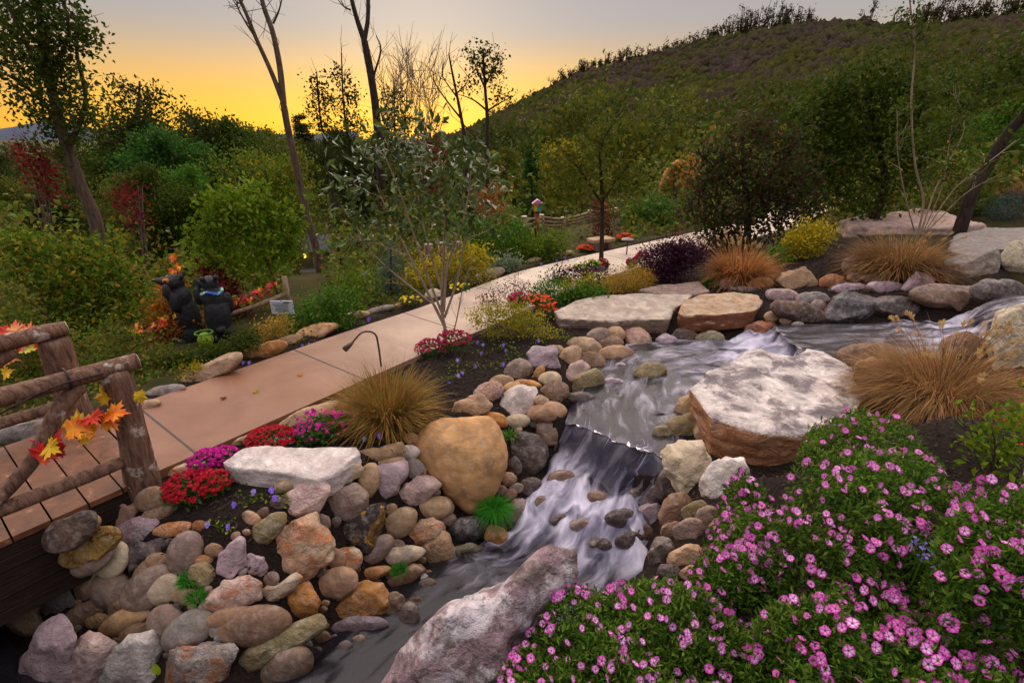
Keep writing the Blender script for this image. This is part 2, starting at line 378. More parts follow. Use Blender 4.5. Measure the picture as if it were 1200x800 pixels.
# ------------------------------------------------------------------ stream stations: far edge px, near edge px, water level, foam and painted pool sheen
ST = [((1290, 330), (1300, 372), .58, .2), ((1168, 350), (1182, 385), .50, .35), ((1122, 370), (1142, 402), .20, .8), ((1080, 374), (1080, 412), .14, .45),
      ((1000, 378), (1000, 426), .12, .18), ((940, 379), (960, 428), .12, .10), ((906, 379), (942, 416), .115, .25),
      ((895, 389), (930, 424), -.03, 1.0), ((866, 392), (890, 432), -.07, .9), ((820, 396), (860, 445), -.085, .50),
      ((740, 402), (830, 465), -.09, .34), ((688, 440), (815, 505), -.095, .30), ((670, 488), (784, 531), -.10, .12),
      ((668, 497), (779, 540), -.13, .2), ((652, 528), (765, 585), -.43, .42), ((632, 560), (757, 612), -.50, 1.0),
      ((606, 598), (752, 645), -.62, .95), ((580, 634), (735, 690), -.73, .65), ((525, 652), (690, 745), -.77, .22),
      ((466, 690), (600, 805), -.80, .03), ((395, 748), (480, 880), -.82, .05), ((310, 810), (380, 980), -.84, .02),
      ((130, 850), (180, 1040), -.86, .0), ((-20, 742), (-100, 930), -.88, .0), ((-230, 650), (-350, 820), -.90, .0)]
SA = np.array([P_z(*a, z) for a, b, z, f in ST]); SB = np.array([P_z(*b, z) for a, b, z, f in ST]); SF = np.array([s[3] for s in ST])
NROW = 420
row = smooth_line(np.concatenate([SA, SB, SF[:, None]], 1), NROW)
WA, WB, WF = row[:, :3].copy(), row[:, 3:6].copy(), np.clip(row[:, 6], 0, 1)
WA[:, 2] = WB[:, 2] = np.minimum.accumulate(row[:, 2])
WC = (WA + WB) / 2; WH = np.linalg.norm((WA - WB)[:, :2], axis=1) / 2
# ------------------------------------------------------------------ path centre line (world), 1.5 m wide
PATH_L = [(114, 491), (175, 470), (290, 430), (410, 388), (501, 358), (595, 323), (640, 311), (700, 297), (760, 284), (790, 272), (800, 264), (806, 258)]
pl = np.array([P_z(x, y, 0.02) for x, y in PATH_L])
d0 = pl[2] - pl[0]; d0 /= np.linalg.norm(d0); nrm0 = np.array([d0[1], -d0[0], 0])
pl_s = smooth_line(pl[:9], 90)                    # straight and gently bending part
end = pl_s[-1]; dirn = pl_s[-1] - pl_s[-6]; dirn /= np.linalg.norm(dirn)
ext = [end + dirn * s + np.array([-dirn[1], dirn[0], 0]) * (-.0) for s in (1.5, 3, 5)]
ext.append(ext[-1] + np.array([2.2, 2.2, .15])); ext.append(ext[-1] + np.array([3.0, 1.2, .2]))
edge_l = np.concatenate([pl_s, smooth_line(np.array([end] + ext), 40)[1:]])
T = np.gradient(edge_l, axis=0); T[:, 2] = 0; T /= np.linalg.norm(T, axis=1)[:, None]
NR = np.stack([T[:, 1], -T[:, 0], 0 * T[:, 0]], 1)
PW = 1.38
edge_r = edge_l + NR * PW
PC = (edge_l + edge_r) / 2
# ------------------------------------------------------------------ terrain
CP_ = np.array([(-5, 6, -.2), (-4.2, 6.6, -.22), (-7, 6, -.7), (-6, 4.2, -.5), (-5.2, 4.6, -.25), (-8, 10, -1.5), (-4, 10, -.7), (-1.2, 12, -.35), (-3, 14, -1.4), (-10, 16, -3), (0, 18, -1.2),
    (-6, 22, -3.6), (-16, 24, -5), (2, 20, -.8), (5.5, 17, .1), (4, 12, .02), (8, 10, .55), (6, 8.6, .48), (10, 8, .9), (8, 7, .8), (12, 14, .9), (4.5, 8, .24),
    (3, 8.5, .12), (2, 8, .06), (1.3, 7, .03), (0, 6.3, .02), (-.5, 5.3, .02), (-1.4, 4.1, .01), (-2, 3.2, .0), (-2.6, 3.0, -.1), (-1.6, 3.3, .0), (-.6, 4.3, .02), (.2, 5, .02), (1, 6, .02),
    (-4.5, 3.3, -.35), (-6, 2, -.6), (-3.4, 2.0, -.5),
    (2.4, 4.1, -.05), (2.1, 3.5, -.08), (1.75, 3.6, -.15), (2.55, 3.45, .12), (1.65, 3.2, -.05), (1.55, 2.85, .08), (1.9, 3.0, .3), (2.2, 2.7, .6), (2.2, 2.0, .78), (1.4, 2.3, .30), (1.5, 1.5, .5), (.45, 1.6, .28), (-.2, 1.5, .0), (3.2, 3, .72), (3.7, 4.2, .42), (4.6, 4.9, .42), (3, 1.5, 1.0),
    (1, 0, .8), (0, 0, .6), (3, 0, 1.1), (-2, 0, -.3), (-3, 1, -.5), (6, 4.5, .8), (8, 4, 1.0), (6, 0, 1.2), (5.6, 5.4, .45), (1.75, 4.35, -.05),
    (-30, 40, -9), (-12, 40, -8), (0, 40, -5), (15, 35, 0), (30, 30, 3), (40, 60, 3), (0, 70, -9), (-40, 15, -7), (-25, 3, -3), (-12, 2, -1.5), (25, 10, 2.5), (20, 0, 2), (-12, -8, -1), (10, -8, 1.5),
    (-60, 80, -14), (60, 100, 2), (0, 130, -10), (-80, 20, -12), (-12.2, 30, -5.2), (-10, 25, -4.5), (-8.2, 20, -3.4), (-6.1, 15, -1.9), (-14, 32, -5.4), (80, 20, 6), (120, 60, 8), (-5, 7.6, -.4), (-3, 8, -.25), (-7.5, 8, -1.0)], float)
pc_z = PC[::6]
CP_ = np.concatenate([CP_, np.stack([pc_z[:, 0], pc_z[:, 1], pc_z[:, 2] - .02], 1), np.stack([edge_l[::6, 0] - NR[::6, 0] * .35, edge_l[::6, 1] - NR[::6, 1] * .35, pc_z[:, 2] - .04], 1)])
def poly_dist(P, line, vals=None):
    """distance from (n,2) to a polyline (k,2+) sampled densely, with interpolated index"""
    out_d = np.empty(len(P)); out_i = np.empty(len(P), int)
    for a in range(0, len(P), 20000):
        D = ((P[a:a + 20000, None, :] - line[None, :, :2]) ** 2).sum(-1); i = D.argmin(1)
        out_i[a:a + 20000] = i; out_d[a:a + 20000] = np.sqrt(D[np.arange(len(i)), i])
    return out_d, out_i
def sstep(e0, e1, x): t = np.clip((x - e0) / (e1 - e0), 0, 1); return t * t * (3 - 2 * t)
WC2 = WC[::2]; WH2 = WH[::2]; WT2 = np.gradient(WC2[:, :2], axis=0)
def ground(x, y, stream=True):
    P = np.stack([np.ravel(x), np.ravel(y)], 1).astype(float); z = np.empty(len(P))
    for a in range(0, len(P), 20000):
        Q = P[a:a + 20000]
        D = ((Q[:, None, :] - CP_[None, :, :2]) ** 2).sum(-1)
        w = 1.0 / (D + .04) ** 1.6
        z[a:a + 20000] = (w * CP_[None, :, 2]).sum(1) / w.sum(1)
    r = np.hypot(P[:, 0], P[:, 1])
    far = sstep(90, 260, r); z = z * (1 - far) + far * (-14)
    if stream:
        d, i = poly_dist(P, WC2); h = WH2[i]; wz = WC2[i, 2]
        side = WT2[i, 0] * (P[:, 1] - WC2[i, 1]) - WT2[i, 1] * (P[:, 0] - WC2[i, 0])   # >0 left of the flow (near bank)
        bank = np.where(side > 0, .45, .80); bank = np.where(wz > -.2, .35, bank)
        t = sstep(h * .92, h + bank, d)
        bed = wz - .10 - .16 * (1 - np.clip(d / h, 0, 1) ** 2)
        lowz = np.minimum(bed, z)
        z = np.where(d < h + bank, lowz * (1 - t) + z * t, z)
    return z
def g1(x, y): return float(ground(np.array([x]), np.array([y]))[0])
def surf(x, y):
    z = ground(x, y); d, i = poly_dist(np.stack([x, y], 1), WC2)
    return np.where(d < WH2[i] * 1.0, np.maximum(z, WC2[i, 2] - .03), z)
def hit(px, py, tmax=60):
    r = ray(px, py); s = np.concatenate([np.arange(.6, 12, .02), np.arange(12, tmax, .1)])
    Q = CAM + r[None, :] * s[:, None]; z = surf(Q[:, 0], Q[:, 1]); k = np.nonzero(Q[:, 2] < z)[0]
    if len(k) == 0: return s[-1]
    k = k[0]
    if k == 0: return s[0]
    a = Q[k - 1, 2] - z[k - 1]; b = z[k] - Q[k, 2]
    return s[k - 1] + (s[k] - s[k - 1]) * a / (a + b + 1e-9)
def on(px, py):
    d = hit(px, py); return P_d(px, py, d)

def warp(lo, hi, step, far, n):
    a = np.arange(lo, hi + step / 2, step); g = np.geomspace(step * 2, far, n)
    g = np.cumsum(g / g.sum() * far)
    return np.concatenate([lo - g[::-1], a, hi + g])
gx = warp(-7.5, 9.0, .075, 900, 55); gy = warp(-.6, 13.0, .075, 900, 55)
X, Y = np.meshgrid(gx, gy); Z = ground(X, Y)
nx, ny = len(gx), len(gy)
rough = .018 * fbm(np.stack([X.ravel() * 6, Y.ravel() * 6, 0 * X.ravel()], 1), 3, 4)
dp, ip = poly_dist(np.stack([X.ravel(), Y.ravel()], 1), PC)
rr_ = np.hypot(X.ravel(), Y.ravel())
rough = rough * sstep(PW / 2, PW / 2 + .15, dp) + np.where(rr_ > 10, .15 * fbm(np.stack([X.ravel() * .6, Y.ravel() * .6, 0 * X.ravel()], 1), 5, 4), 0) * sstep(10, 25, rr_) 
Zt = Z + rough
onp = dp < PW / 2 + .12; Zt = np.where(onp, np.minimum(Zt, PC[ip, 2] - .05), Zt)
V = np.stack([X.ravel(), Y.ravel(), Zt], 1)
ii = (np.arange(ny - 1)[:, None] * nx + np.arange(nx - 1)[None, :]).ravel()
F = np.stack([ii, ii + 1, ii + nx + 1, ii + nx], 1)
me = mesh_np('ground', V, F)
# what the soil is: 0 = dark bark mulch of the planted beds, 1 = grassy forest floor
lf = (X.ravel() - np.interp(Y.ravel(), edge_l[:, 1], edge_l[:, 0])) < -.42
grass = np.clip(lf * 1.0 + (rr_ > 17) * 1.0 + (X.ravel() > 7.5) * .6, 0, 1)
at = me.attributes.new('grassy', 'FLOAT', 'POINT'); at.data.foreach_set('value', grass.astype(np.float32))
t = NT('soil'); v = t.coord('Object', rnd=False); a = t.node('ShaderNodeAttribute', attribute_name='grassy')
n1 = t.noise(v, 22, 6, .7, .5); n2 = t.noise(v, 2.2, 5, .6); n3 = t.noise(t.coord('Object', (30, 70, 30), False), 1, 5, .7, 1.5)
mul = t.mix(t.rng(n3, .35, .7), lin('#17120f'), lin('#3a2e28')); mul = t.mix(t.rng(n1, .62, .72, 0, .35), mul, lin('#6a5444'))
gr = t.mix(t.rng(n2, .35, .65), lin('#2c3314'), lin('#4c431e')); gr = t.mix(t.rng(n1, .5, .7, 0, .6), gr, lin('#4a3a22'))
c = t.mix(a.outputs['Fac'], mul, gr)
MSOIL = t.done(t.pbr(c, .95, t.bump(t.math('ADD', n1, n3), .9, .03), .15))
tag(obj('ground', me, MSOIL), None, None, kind='structure')

# ------------------------------------------------------------------ concrete walk
seg = []; u = np.linspace(0, 1, 9)
n = len(edge_l); G = edge_l[:, None, :] * (1 - u)[None, :, None] + edge_r[:, None, :] * u[None, :, None]
G = G.reshape(-1, 3); G[:, 2] += .012
i = (np.arange(n - 1)[:, None] * 9 + np.arange(8)[None, :]).ravel()
F = np.stack([i, i + 9, i + 10, i + 1], 1)
low = G.copy(); low[:, 2] -= .12
lef = np.arange(n) * 9; rig = lef + 8; N0 = len(G)
sideL = np.stack([lef[:-1], N0 + lef[:-1], N0 + lef[1:], lef[1:]], 1); sideR = np.stack([rig[:-1], rig[1:], N0 + rig[1:], N0 + rig[:-1]], 1)
me = mesh_np('path', np.concatenate([G, low]), np.concatenate([F, sideL, sideR]), False)
me.polygons.foreach_set('use_smooth', np.zeros(len(me.polygons), bool))
arc = np.concatenate([[0], np.cumsum(np.linalg.norm(np.diff(PC, axis=0), axis=1))])
at = me.attributes.new('along', 'FLOAT', 'POINT'); al = np.repeat(arc, 9); at.data.foreach_set('value', np.concatenate([al, al]).astype(np.float32))
t = NT('path_concrete'); a = t.node('ShaderNodeAttribute', attribute_name='along'); s = a.outputs['Fac']
v = t.coord('Object', rnd=False)
m = t.math('MODULO', t.math('ADD', s, .55), 1.75); joint = t.math('LESS_THAN', t.math('ABSOLUTE', t.math('SUBTRACT', m, .875)), .011)
cell = t.math('FLOOR', t.math('DIVIDE', t.math('ADD', s, .55), 1.75)); wn_ = t.node('ShaderNodeTexWhiteNoise', noise_dimensions='1D'); t.link(cell, wn_.inputs['W'])
n1 = t.noise(v, 1.1, 6, .6, .4); n2 = t.noise(v, 14, 6, .7); n3 = t.noise(v, 120, 2)
base = t.mix(t.rng(s, 1.6, 6.0), lin('#86583c', 1), lin('#dac4ae', 1))     # rust-brown by the bridge; further on the sky's glancing reflection is painted in paler
c = t.mix(t.rng(n1, .3, .7, 0, .85), base, scaled(t, base, .6)); c = t.mix(t.rng(wn_.outputs[0], 0, 1, 0, .22), c, lin('#5c4438'))
c = t.mix(t.rng(n2, .5, .8, 0, .35), c, lin('#6a5044')); c = t.mix(t.rng(n3, .6, .7, 0, .2), c, lin('#4a3a34'))
c = t.mix(joint, c, lin('#2a1e1a'))
MPATH = t.done(t.pbr(c, t.rng(n1, .3, .7, .42, .68), t.bump(t.math('SUBTRACT', t.math('MULTIPLY', n3, .25), joint), .35, .01), .45))
tag(obj('path', me, MPATH), None, None, kind='structure')

# ------------------------------------------------------------------ the stream: one ribbon of running water
NC = 56; u = np.linspace(-.06, 1.06, NC)
sarc = np.concatenate([[0], np.cumsum(np.linalg.norm(np.diff(WC, axis=0), axis=1))])
eA = -.09 * np.abs(fbm(np.stack([sarc * 2.6, 0 * sarc, 0 * sarc], 1), 81, 4)) * (WF > .3); eB = -.09 * np.abs(fbm(np.stack([sarc * 2.6, 0 * sarc + 9, 0 * sarc], 1), 82, 4)) * (WF > .3)      # ragged edges where it breaks over stones
uu = u[None, :] + eA[:, None] * (1 - u)[None, :] ** 3 - eB[:, None] * np.clip(u, 0, 2)[None, :] ** 3
G = WA[:, None, :] * (1 - uu)[:, :, None] + WB[:, None, :] * uu[:, :, None]
q = np.stack([np.repeat(sarc, NC), np.tile(u, NROW), np.zeros(NROW * NC)], 1)
wid = np.repeat(WH * 2, NC); Q = np.stack([q[:, 0], q[:, 1] * wid, 0 * wid], 1)
f = np.repeat(WF, NC)
G = G + (np.gradient(WC, axis=0) / (np.linalg.norm(np.gradient(WC, axis=0), axis=1)[:, None] + 1e-9))[:, None, :] * np.array([1, 1, 0]) * (.075 * fbm(np.stack([u * 5, 0 * u, 0 * u], 1), 71, 4))[None, :, None]
G = G.reshape(-1, 3)
lip = np.repeat(np.clip(1 - np.abs(np.arange(NROW) - np.abs(WC[:, 2] + .115).argmin()) / 7., 0, 1), NC)
calm = np.clip((np.repeat(WC[:, 2], NC) + .47) / .05, 0, 1) * np.clip((-.096 - np.repeat(WC[:, 2], NC)) / .008, 0, 1)      # the smooth sheet of the fall
amp = .008 + .105 * np.clip(f - .3, 0, 1) * (1 - calm)
G[:, 2] += amp * fbm(Q * np.array([3.4, 5.2, 1]), 11, 3) + .006 * fbm(Q * np.array([1.2, 7, 1]), 12, 2)
ed_ = np.tile(np.clip((.07 - np.minimum(u, 1 - u)) / .13, 0, 1) ** 1.5, NROW); G[:, 2] -= .16 * ed_ * np.clip(f * 2, .15, 1)      # the sheet dips under the stones at both sides
i = (np.arange(NROW - 1)[:, None] * NC + np.arange(NC - 1)[None, :]).ravel()
F = np.stack([i, i + NC, i + NC + 1, i + 1], 1)
me = mesh_np('stream', G, F)
nz_ = np.zeros(len(me.polygons) * 3); me.polygons.foreach_get('normal', nz_)
if nz_[2::3].mean() < 0: me.flip_normals()
uv = me.uv_layers.new(name='flow'); li = np.zeros(len(me.loops), np.int32); me.loops.foreach_get('vertex_index', li)
uv.data.foreach_set('uv', Q[li, :2].astype(np.float32).ravel())
at = me.attributes.new('foam', 'FLOAT', 'POINT'); at.data.foreach_set('value', f.astype(np.float32))
at = me.attributes.new('lip', 'FLOAT', 'POINT'); at.data.foreach_set('value', lip.astype(np.float32))
at = me.attributes.new('sheet', 'FLOAT', 'POINT'); at.data.foreach_set('value', calm.astype(np.float32))
t = NT('running_water'); uvn = t.node('ShaderNodeUVMap', uv_map='flow')
def sc_(x, y):
    mp = t.node('ShaderNodeMapping'); mp.inputs['Scale'].default_value = (x, y, 1); t.link(uvn.outputs[0], mp.inputs[0]); return mp.outputs[0]
fa = t.node('ShaderNodeAttribute', attribute_name='foam').outputs['Fac']; sh_ = t.node('ShaderNodeAttribute', attribute_name='sheet').outputs['Fac']
s1 = t.noise(sc_(1.5, 3.4), 1.9, 3, .5, .7); s2 = t.noise(sc_(1.6, 17), 1.0, 3, .55, .5); s0 = t.noise(sc_(.8, 2.0), 1.0, 2, .5, .5); s3 = t.noise(sc_(.8, 60), 1.0, 2, .5, .1)
k = t.math('ADD', t.math('MULTIPLY', s1, .80), t.math('MULTIPLY', s2, .20))       # ~.5 mean
thr = t.rng(fa, 0, 1, .74, .40)
mask = t.node('ShaderNodeMapRange', interpolation_type='SMOOTHSTEP')
t.link(t.math('SUBTRACT', k, thr), mask.inputs[0]); mask.inputs[1].default_value = -.22; mask.inputs[2].default_value = .24
lines = t.math('MULTIPLY', t.rng(s3, .66, .70), t.math('MULTIPLY', sh_, .9))
fm = t.math('MINIMUM', t.math('ADD', t.math('MULTIPLY', sh_, .16), t.math('ADD', t.math('MULTIPLY', mask.outputs[0], t.math('MULTIPLY', t.rng(fa, .0, .22, .12, 1), t.rng(fa, .15, .7, .5, .92))), lines)), .95)
# clear water over a dark bed, silky white where full of air; the pool's sky sheen is painted the same way
wat = t.pbr(lin('#1c1a20'), .5, t.bump(s1, .15, .05), .1)
tr = t.node('ShaderNodeBsdfTransparent'); tr.inputs[0].default_value = (.62, .56, .52, 1)
lw = t.node('ShaderNodeFresnel'); lw.inputs[0].default_value = 1.33
gl = t.node('ShaderNodeBsdfGlossy'); gl.inputs['Roughness'].default_value = .22; gl.inputs[0].default_value = (.95, .93, 1, 1)
t.link(t.bump(t.math('ADD', s1, t.math('MULTIPLY', s2, .15)), .10, .05), gl.inputs['Normal'])
mx0 = t.node('ShaderNodeMixShader'); mx0.inputs[0].default_value = .45; t.link(wat, mx0.inputs[1]); t.link(tr.outputs[0], mx0.inputs[2])
mx1 = t.node('ShaderNodeMixShader'); t.link(t.math('MINIMUM', t.math('ADD', t.math('MULTIPLY', lw.outputs[0], t.math('SUBTRACT', 1.15, t.math('MAXIMUM', sh_, t.math('MULTIPLY', t.node('ShaderNodeAttribute', attribute_name='lip').outputs['Fac'], 1.1)))), .0), .8), mx1.inputs[0]); t.link(mx0.outputs[0], mx1.inputs[1]); t.link(gl.outputs[0], mx1.inputs[2])
foam = t.pbr(t.mix(t.rng(t.math('ADD', t.math('MULTIPLY', s1, .6), t.math('MULTIPLY', s0, .4)), .40, .58), lin('#8e88a6', .8), lin('#d6d0e0', .92)), .6, t.bump(k, .3, .06), .2)  # blue-purple shadows of the billows painted into the foam colour
mx2 = t.node('ShaderNodeMixShader'); t.link(fm, mx2.inputs[0]); t.link(mx1.outputs[0], mx2.inputs[1]); t.link(foam, mx2.inputs[2])
tag(obj('stream', me, t.done(mx2.outputs[0])), None, None, kind='structure')

# ------------------------------------------------------------------ mountain and far hill, forested
RIDGE = [(380, 205), (470, 178), (540, 160), (575, 143), (620, 118), (680, 90), (740, 73), (800, 58), (860, 43), (930, 32), (1000, 29), (1060, 34), (1120, 30), (1200, 22), (1300, 10), (1420, 12), (1600, 40)]
rp = smooth_line(np.array(RIDGE, float), 150)
def mountain_pt(a, tt):
    """a: ridge parameter 0..149 (float), tt: 0 foot .. 1 ridge .. 1.3 behind"""
    x = np.interp(a, np.arange(150), rp[:, 0]); y = np.interp(a, np.arange(150), rp[:, 1])
    rx = RGT[None] * ((x - 600) / 600)[:, None] + FWD[None] - UPV[None] * ((y - 400) / 600)[:, None]
    hd = rx[:, :2] / np.linalg.norm(rx[:, :2], axis=1)[:, None]; el = rx[:, 2] / np.linalg.norm(rx[:, :2], axis=1)
    D = np.interp(x, [380, 600, 900, 1300, 1600], [430, 420, 380, 330, 300])
    hz = el * D + CAMZ
    dist = np.where(tt <= 1, 110 + (D - 110) * tt, D * (1 + (tt - 1) * .8))
    prof = np.where(tt <= 1, tt ** 1.35, 1 - (tt - 1) * 1.4)
    z = -12 + (hz + 12) * prof
    return np.stack([hd[:, 0] * dist, hd[:, 1] * dist, z], 1)
A, TT = np.meshgrid(np.arange(150.), np.concatenate([np.linspace(-.1, 1, 56), np.linspace(1.03, 1.6, 10)]))
V = mountain_pt(A.ravel(), np.maximum(TT.ravel(), 0)); V[:, 2] -= np.where(TT.ravel() < 0, 12, 0)
V[:, 2] += 5.0 * fbm(V * np.array([.018, .018, 0]), 4, 3) * np.clip(1 - np.abs(TT.ravel() - .5) * 2, 0, 1)
na, nt_ = 150, TT.shape[0]; i = (np.arange(nt_ - 1)[:, None] * na + np.arange(na - 1)[None, :]).ravel()
t = NT('hillside'); v = t.coord('Object', rnd=False); n1 = t.noise(v, .05, 5, .65); n2 = t.noise(v, .4, 5, .7)
MH = t.done(t.pbr(t.mix(t.rng(n1, .4, .6), lin('#3a3028'), lin('#45402a')), 1.0, t.bump(n2, 1, 2.0), .05))
tag(obj('mountain', mesh_np('mountain', V, np.stack([i, i + 1, i + na + 1, i + na], 1)), MH), None, None, kind='structure')
# leaf quads helper used by every plant
def leaves(Pt, size, r, aspect=.5, up=None, upw=.0, fold=.18, dirs=None):
    n = len(Pt); d = r.normal(size=(n, 3)) if dirs is None else dirs + .25 * r.normal(size=(n, 3))
    d /= np.linalg.norm(d, axis=1)[:, None] + 1e-9
    nrm = r.normal(size=(n, 3)) * (1 - upw) + (np.array([0, 0, 1.0]) if up is None else up) * upw * 1.6
    s = np.cross(d, nrm); s /= np.linalg.norm(s, axis=1)[:, None] + 1e-9; nn = np.cross(s, d)
    L_ = (np.asarray(size) * (.65 + .7 * r.random(n)))[:, None]; w = L_ * aspect
    V = np.stack([Pt, Pt + d * L_ * .5 + s * w * .5 + nn * w * fold, Pt + d * L_, Pt + d * L_ * .5 - s * w * .5 + nn * w * fold], 1).reshape(-1, 3)
    return V, np.arange(4 * n).reshape(n, 4)
def clump_mat(name, cols, scale):
    t = NT(name); g = t.node('ShaderNodeNewGeometry'); r = ramp(t.n, [(i / (len(cols) - 1), lin(c)) for i, c in enumerate(cols)])
    v = t.coord('Object', rnd=False); n = t.noise(v, scale, 5, .75); zn = t.noise(t.coord('Object', (1, 1, 2.2), False), .022, 4, .6, .6)
    t.link(t.math('ADD', t.math('MULTIPLY', g.outputs['Random Per Island'], .35), t.rng(zn, .40, .60, .0, .65)), r.inputs[0])
    gp = t.node('ShaderNodeNewGeometry'); sz_ = t.node('ShaderNodeSeparateXYZ'); t.link(gp.outputs['Position'], sz_.inputs[0]); up_ = t.rng(t.math('ADD', sz_.outputs[2], t.rng(zn, .3, .7, -22, 22)), 26, 58, 0, .6)     # burnt, leafless woods on the upper slope
    r2 = t.mix(up_, r.outputs[0], lin('#443a34'))
    return t.done(t.pbr(t.mix(t.rng(n, .4, .65), scaled(t, r2, .62), scaled(t, r2, 1.1)), .9, t.bump(n, .6, 1.2), .0))
r = np.random.default_rng(5); parts = []
aa = r.random(30000) * 149; tt = .05 + .94 * r.random(30000) ** .85
base = mountain_pt(aa, tt); keep = r.random(30000) < np.clip(1.25 - tt * .55 + .5 * fbm(base * np.array([.02, .02, 0]), 9, 3), .15, 1)
base = base[keep]; tk = tt[keep]
iv, jf = ico(1); rad = 1.9 + 2.8 * r.random(len(base)) ** 2; rad *= np.where(tk > .93, .7, 1)
Vc = base[:, None, :] + (iv[None] * (1 + .16 * r.normal(size=(len(base), len(iv), 1)))) * rad[:, None, None] * np.array([1, 1, 1.15]) + np.array([0, 0, 1.0])
Fc = (jf[None] + (np.arange(len(base)) * len(iv))[:, None, None]).reshape(-1, 3)
Vr, Fr = Vc.reshape(-1, 3), Fc
tag(obj('mountain_forest', mesh_np('mountain_forest', Vr, Fr, True), clump_mat('mountain_crowns', ['#30361a', '#3a3e1c', '#444220', '#3c3626', '#3e3430', '#483c38'], .6)),
    'wooded autumn slope of the long mountain on the right', 'forest', kind='stuff')
# thin open trees standing along the crest, sky between them
pts = []; tr_ = []
for q in range(620):
    a_ = r.uniform(24, 140); b = mountain_pt(np.array([a_]), np.array([1.0 - r.random() * .03]))[0]; dn = float(fbm(np.array([[a_ * .16, 0, 0]]), 77, 3)[0])
    if r.random() > .62 + dn * .9 + (.3 if a_ > 100 else 0): continue
    h = r.uniform(4.5, 11) * (1.35 if a_ > 95 else 1) * (1 + .45 * dn); b = b - np.array([0, 0, 1])
    tr_.append(tube([b, b + np.array([r.normal() * .4, 0, h * .6]), b + np.array([r.normal() * .6, 0, h])], [.3, .2, .1], 4, False))
    for c_ in range(r.integers(2, 6)):
        cc = b + np.array([r.normal() * 1.1, r.normal() * 1.0, h * r.uniform(.35, 1.0)]); pts.append(cc + r.normal(size=(22, 3)) * np.array([.8, .8, 1.1]) * r.uniform(.35, 1.0))
V, Fq = leaves(np.concatenate(pts), .8, r, .7)
tag(geo('ridge_woods', tr_ + [(V, Fq)], leaf_mat('leaves_ridge', ['#2c2c16', '#3a3a1c', '#4a4020'])), 'thin open trees in a row along the mountain crest', 'trees', kind='stuff')
# far hill at the left, the blue of distant haze painted into its colour
hp = []
for q, x in enumerate(np.linspace(-500, 420, 60)):
    y = 151 + 6 * math.sin(q * .31) + 3 * math.sin(q * .83) + (10 if x > 250 else 0)
    hp.append([P_y(x, y + 120, 700) * np.array([1, 1, 0]) + np.array([0, 0, -40]), P_y(x, y, 900), P_y(x, y, 1000) - np.array([0, 0, 40])])
hp = np.array(hp); n = len(hp); V = hp.reshape(-1, 3); i = np.arange(n - 1) * 3
F = np.concatenate([np.stack([i, i + 3, i + 4, i + 1], 1), np.stack([i + 1, i + 4, i + 5, i + 2], 1)])
tag(obj('hills', mesh_np('hills', V, F), flat_mat('far_hill', '#3a4252', 1, .1, .2, .02)), None, None, kind='structure')
# ------------------------------------------------------------------ rocks
PAL = {k: lin(v, .92) for k, v in dict(tan='#b3916f', brown='#8a6a54', taupe='#8a7266', grey='#8f857f', mauve='#b298a0', pink='#c8a898', white='#dfd2cb', cream='#cdb898',
       orange='#bb7f42', rust='#a2623a', ochre='#cfa06a', dark='#54443f', olive='#8c7c58', char='#564e52', salmon='#b28868', gold='#a8803e', black='#3a302c', bench='#bfae9c').items()}
ICON = {}
def outline(sh, n=360, soft=False):
    """silhouette radius per angle (pixels) and centre"""
    th = np.linspace(-np.pi, np.pi, n, endpoint=False)
    if isinstance(sh, tuple) and not isinstance(sh[0], tuple):
        cx, cy, rx, ry, rot = sh; a = th - R(rot); return (cx, cy), th, rx * ry / np.sqrt((ry * np.cos(a)) ** 2 + (rx * np.sin(a)) ** 2)
    P = np.array(sh, float); c = (P.min(0) + P.max(0)) / 2 * .4 + P.mean(0) * .6; Q = P - c; r = np.zeros(n)
    bd = np.concatenate([Q[i] + (Q[(i + 1) % len(Q)] - Q[i]) * np.linspace(0, 1, 60, endpoint=False)[:, None] for i in range(len(Q))])
    ba = np.arctan2(bd[:, 1], bd[:, 0]); o_ = np.argsort(ba); r = np.interp(th, ba[o_], np.hypot(bd[:, 0], bd[:, 1])[o_], period=2 * np.pi)
    k = 2 if not soft else 16; r = sum(np.roll(r, j) for j in range(-k, k + 1)) / (2 * k + 1)
    return tuple(c), th, r
RCOUNT = 0; BN0 = np.array([NR[0][0], NR[0][1], 0])
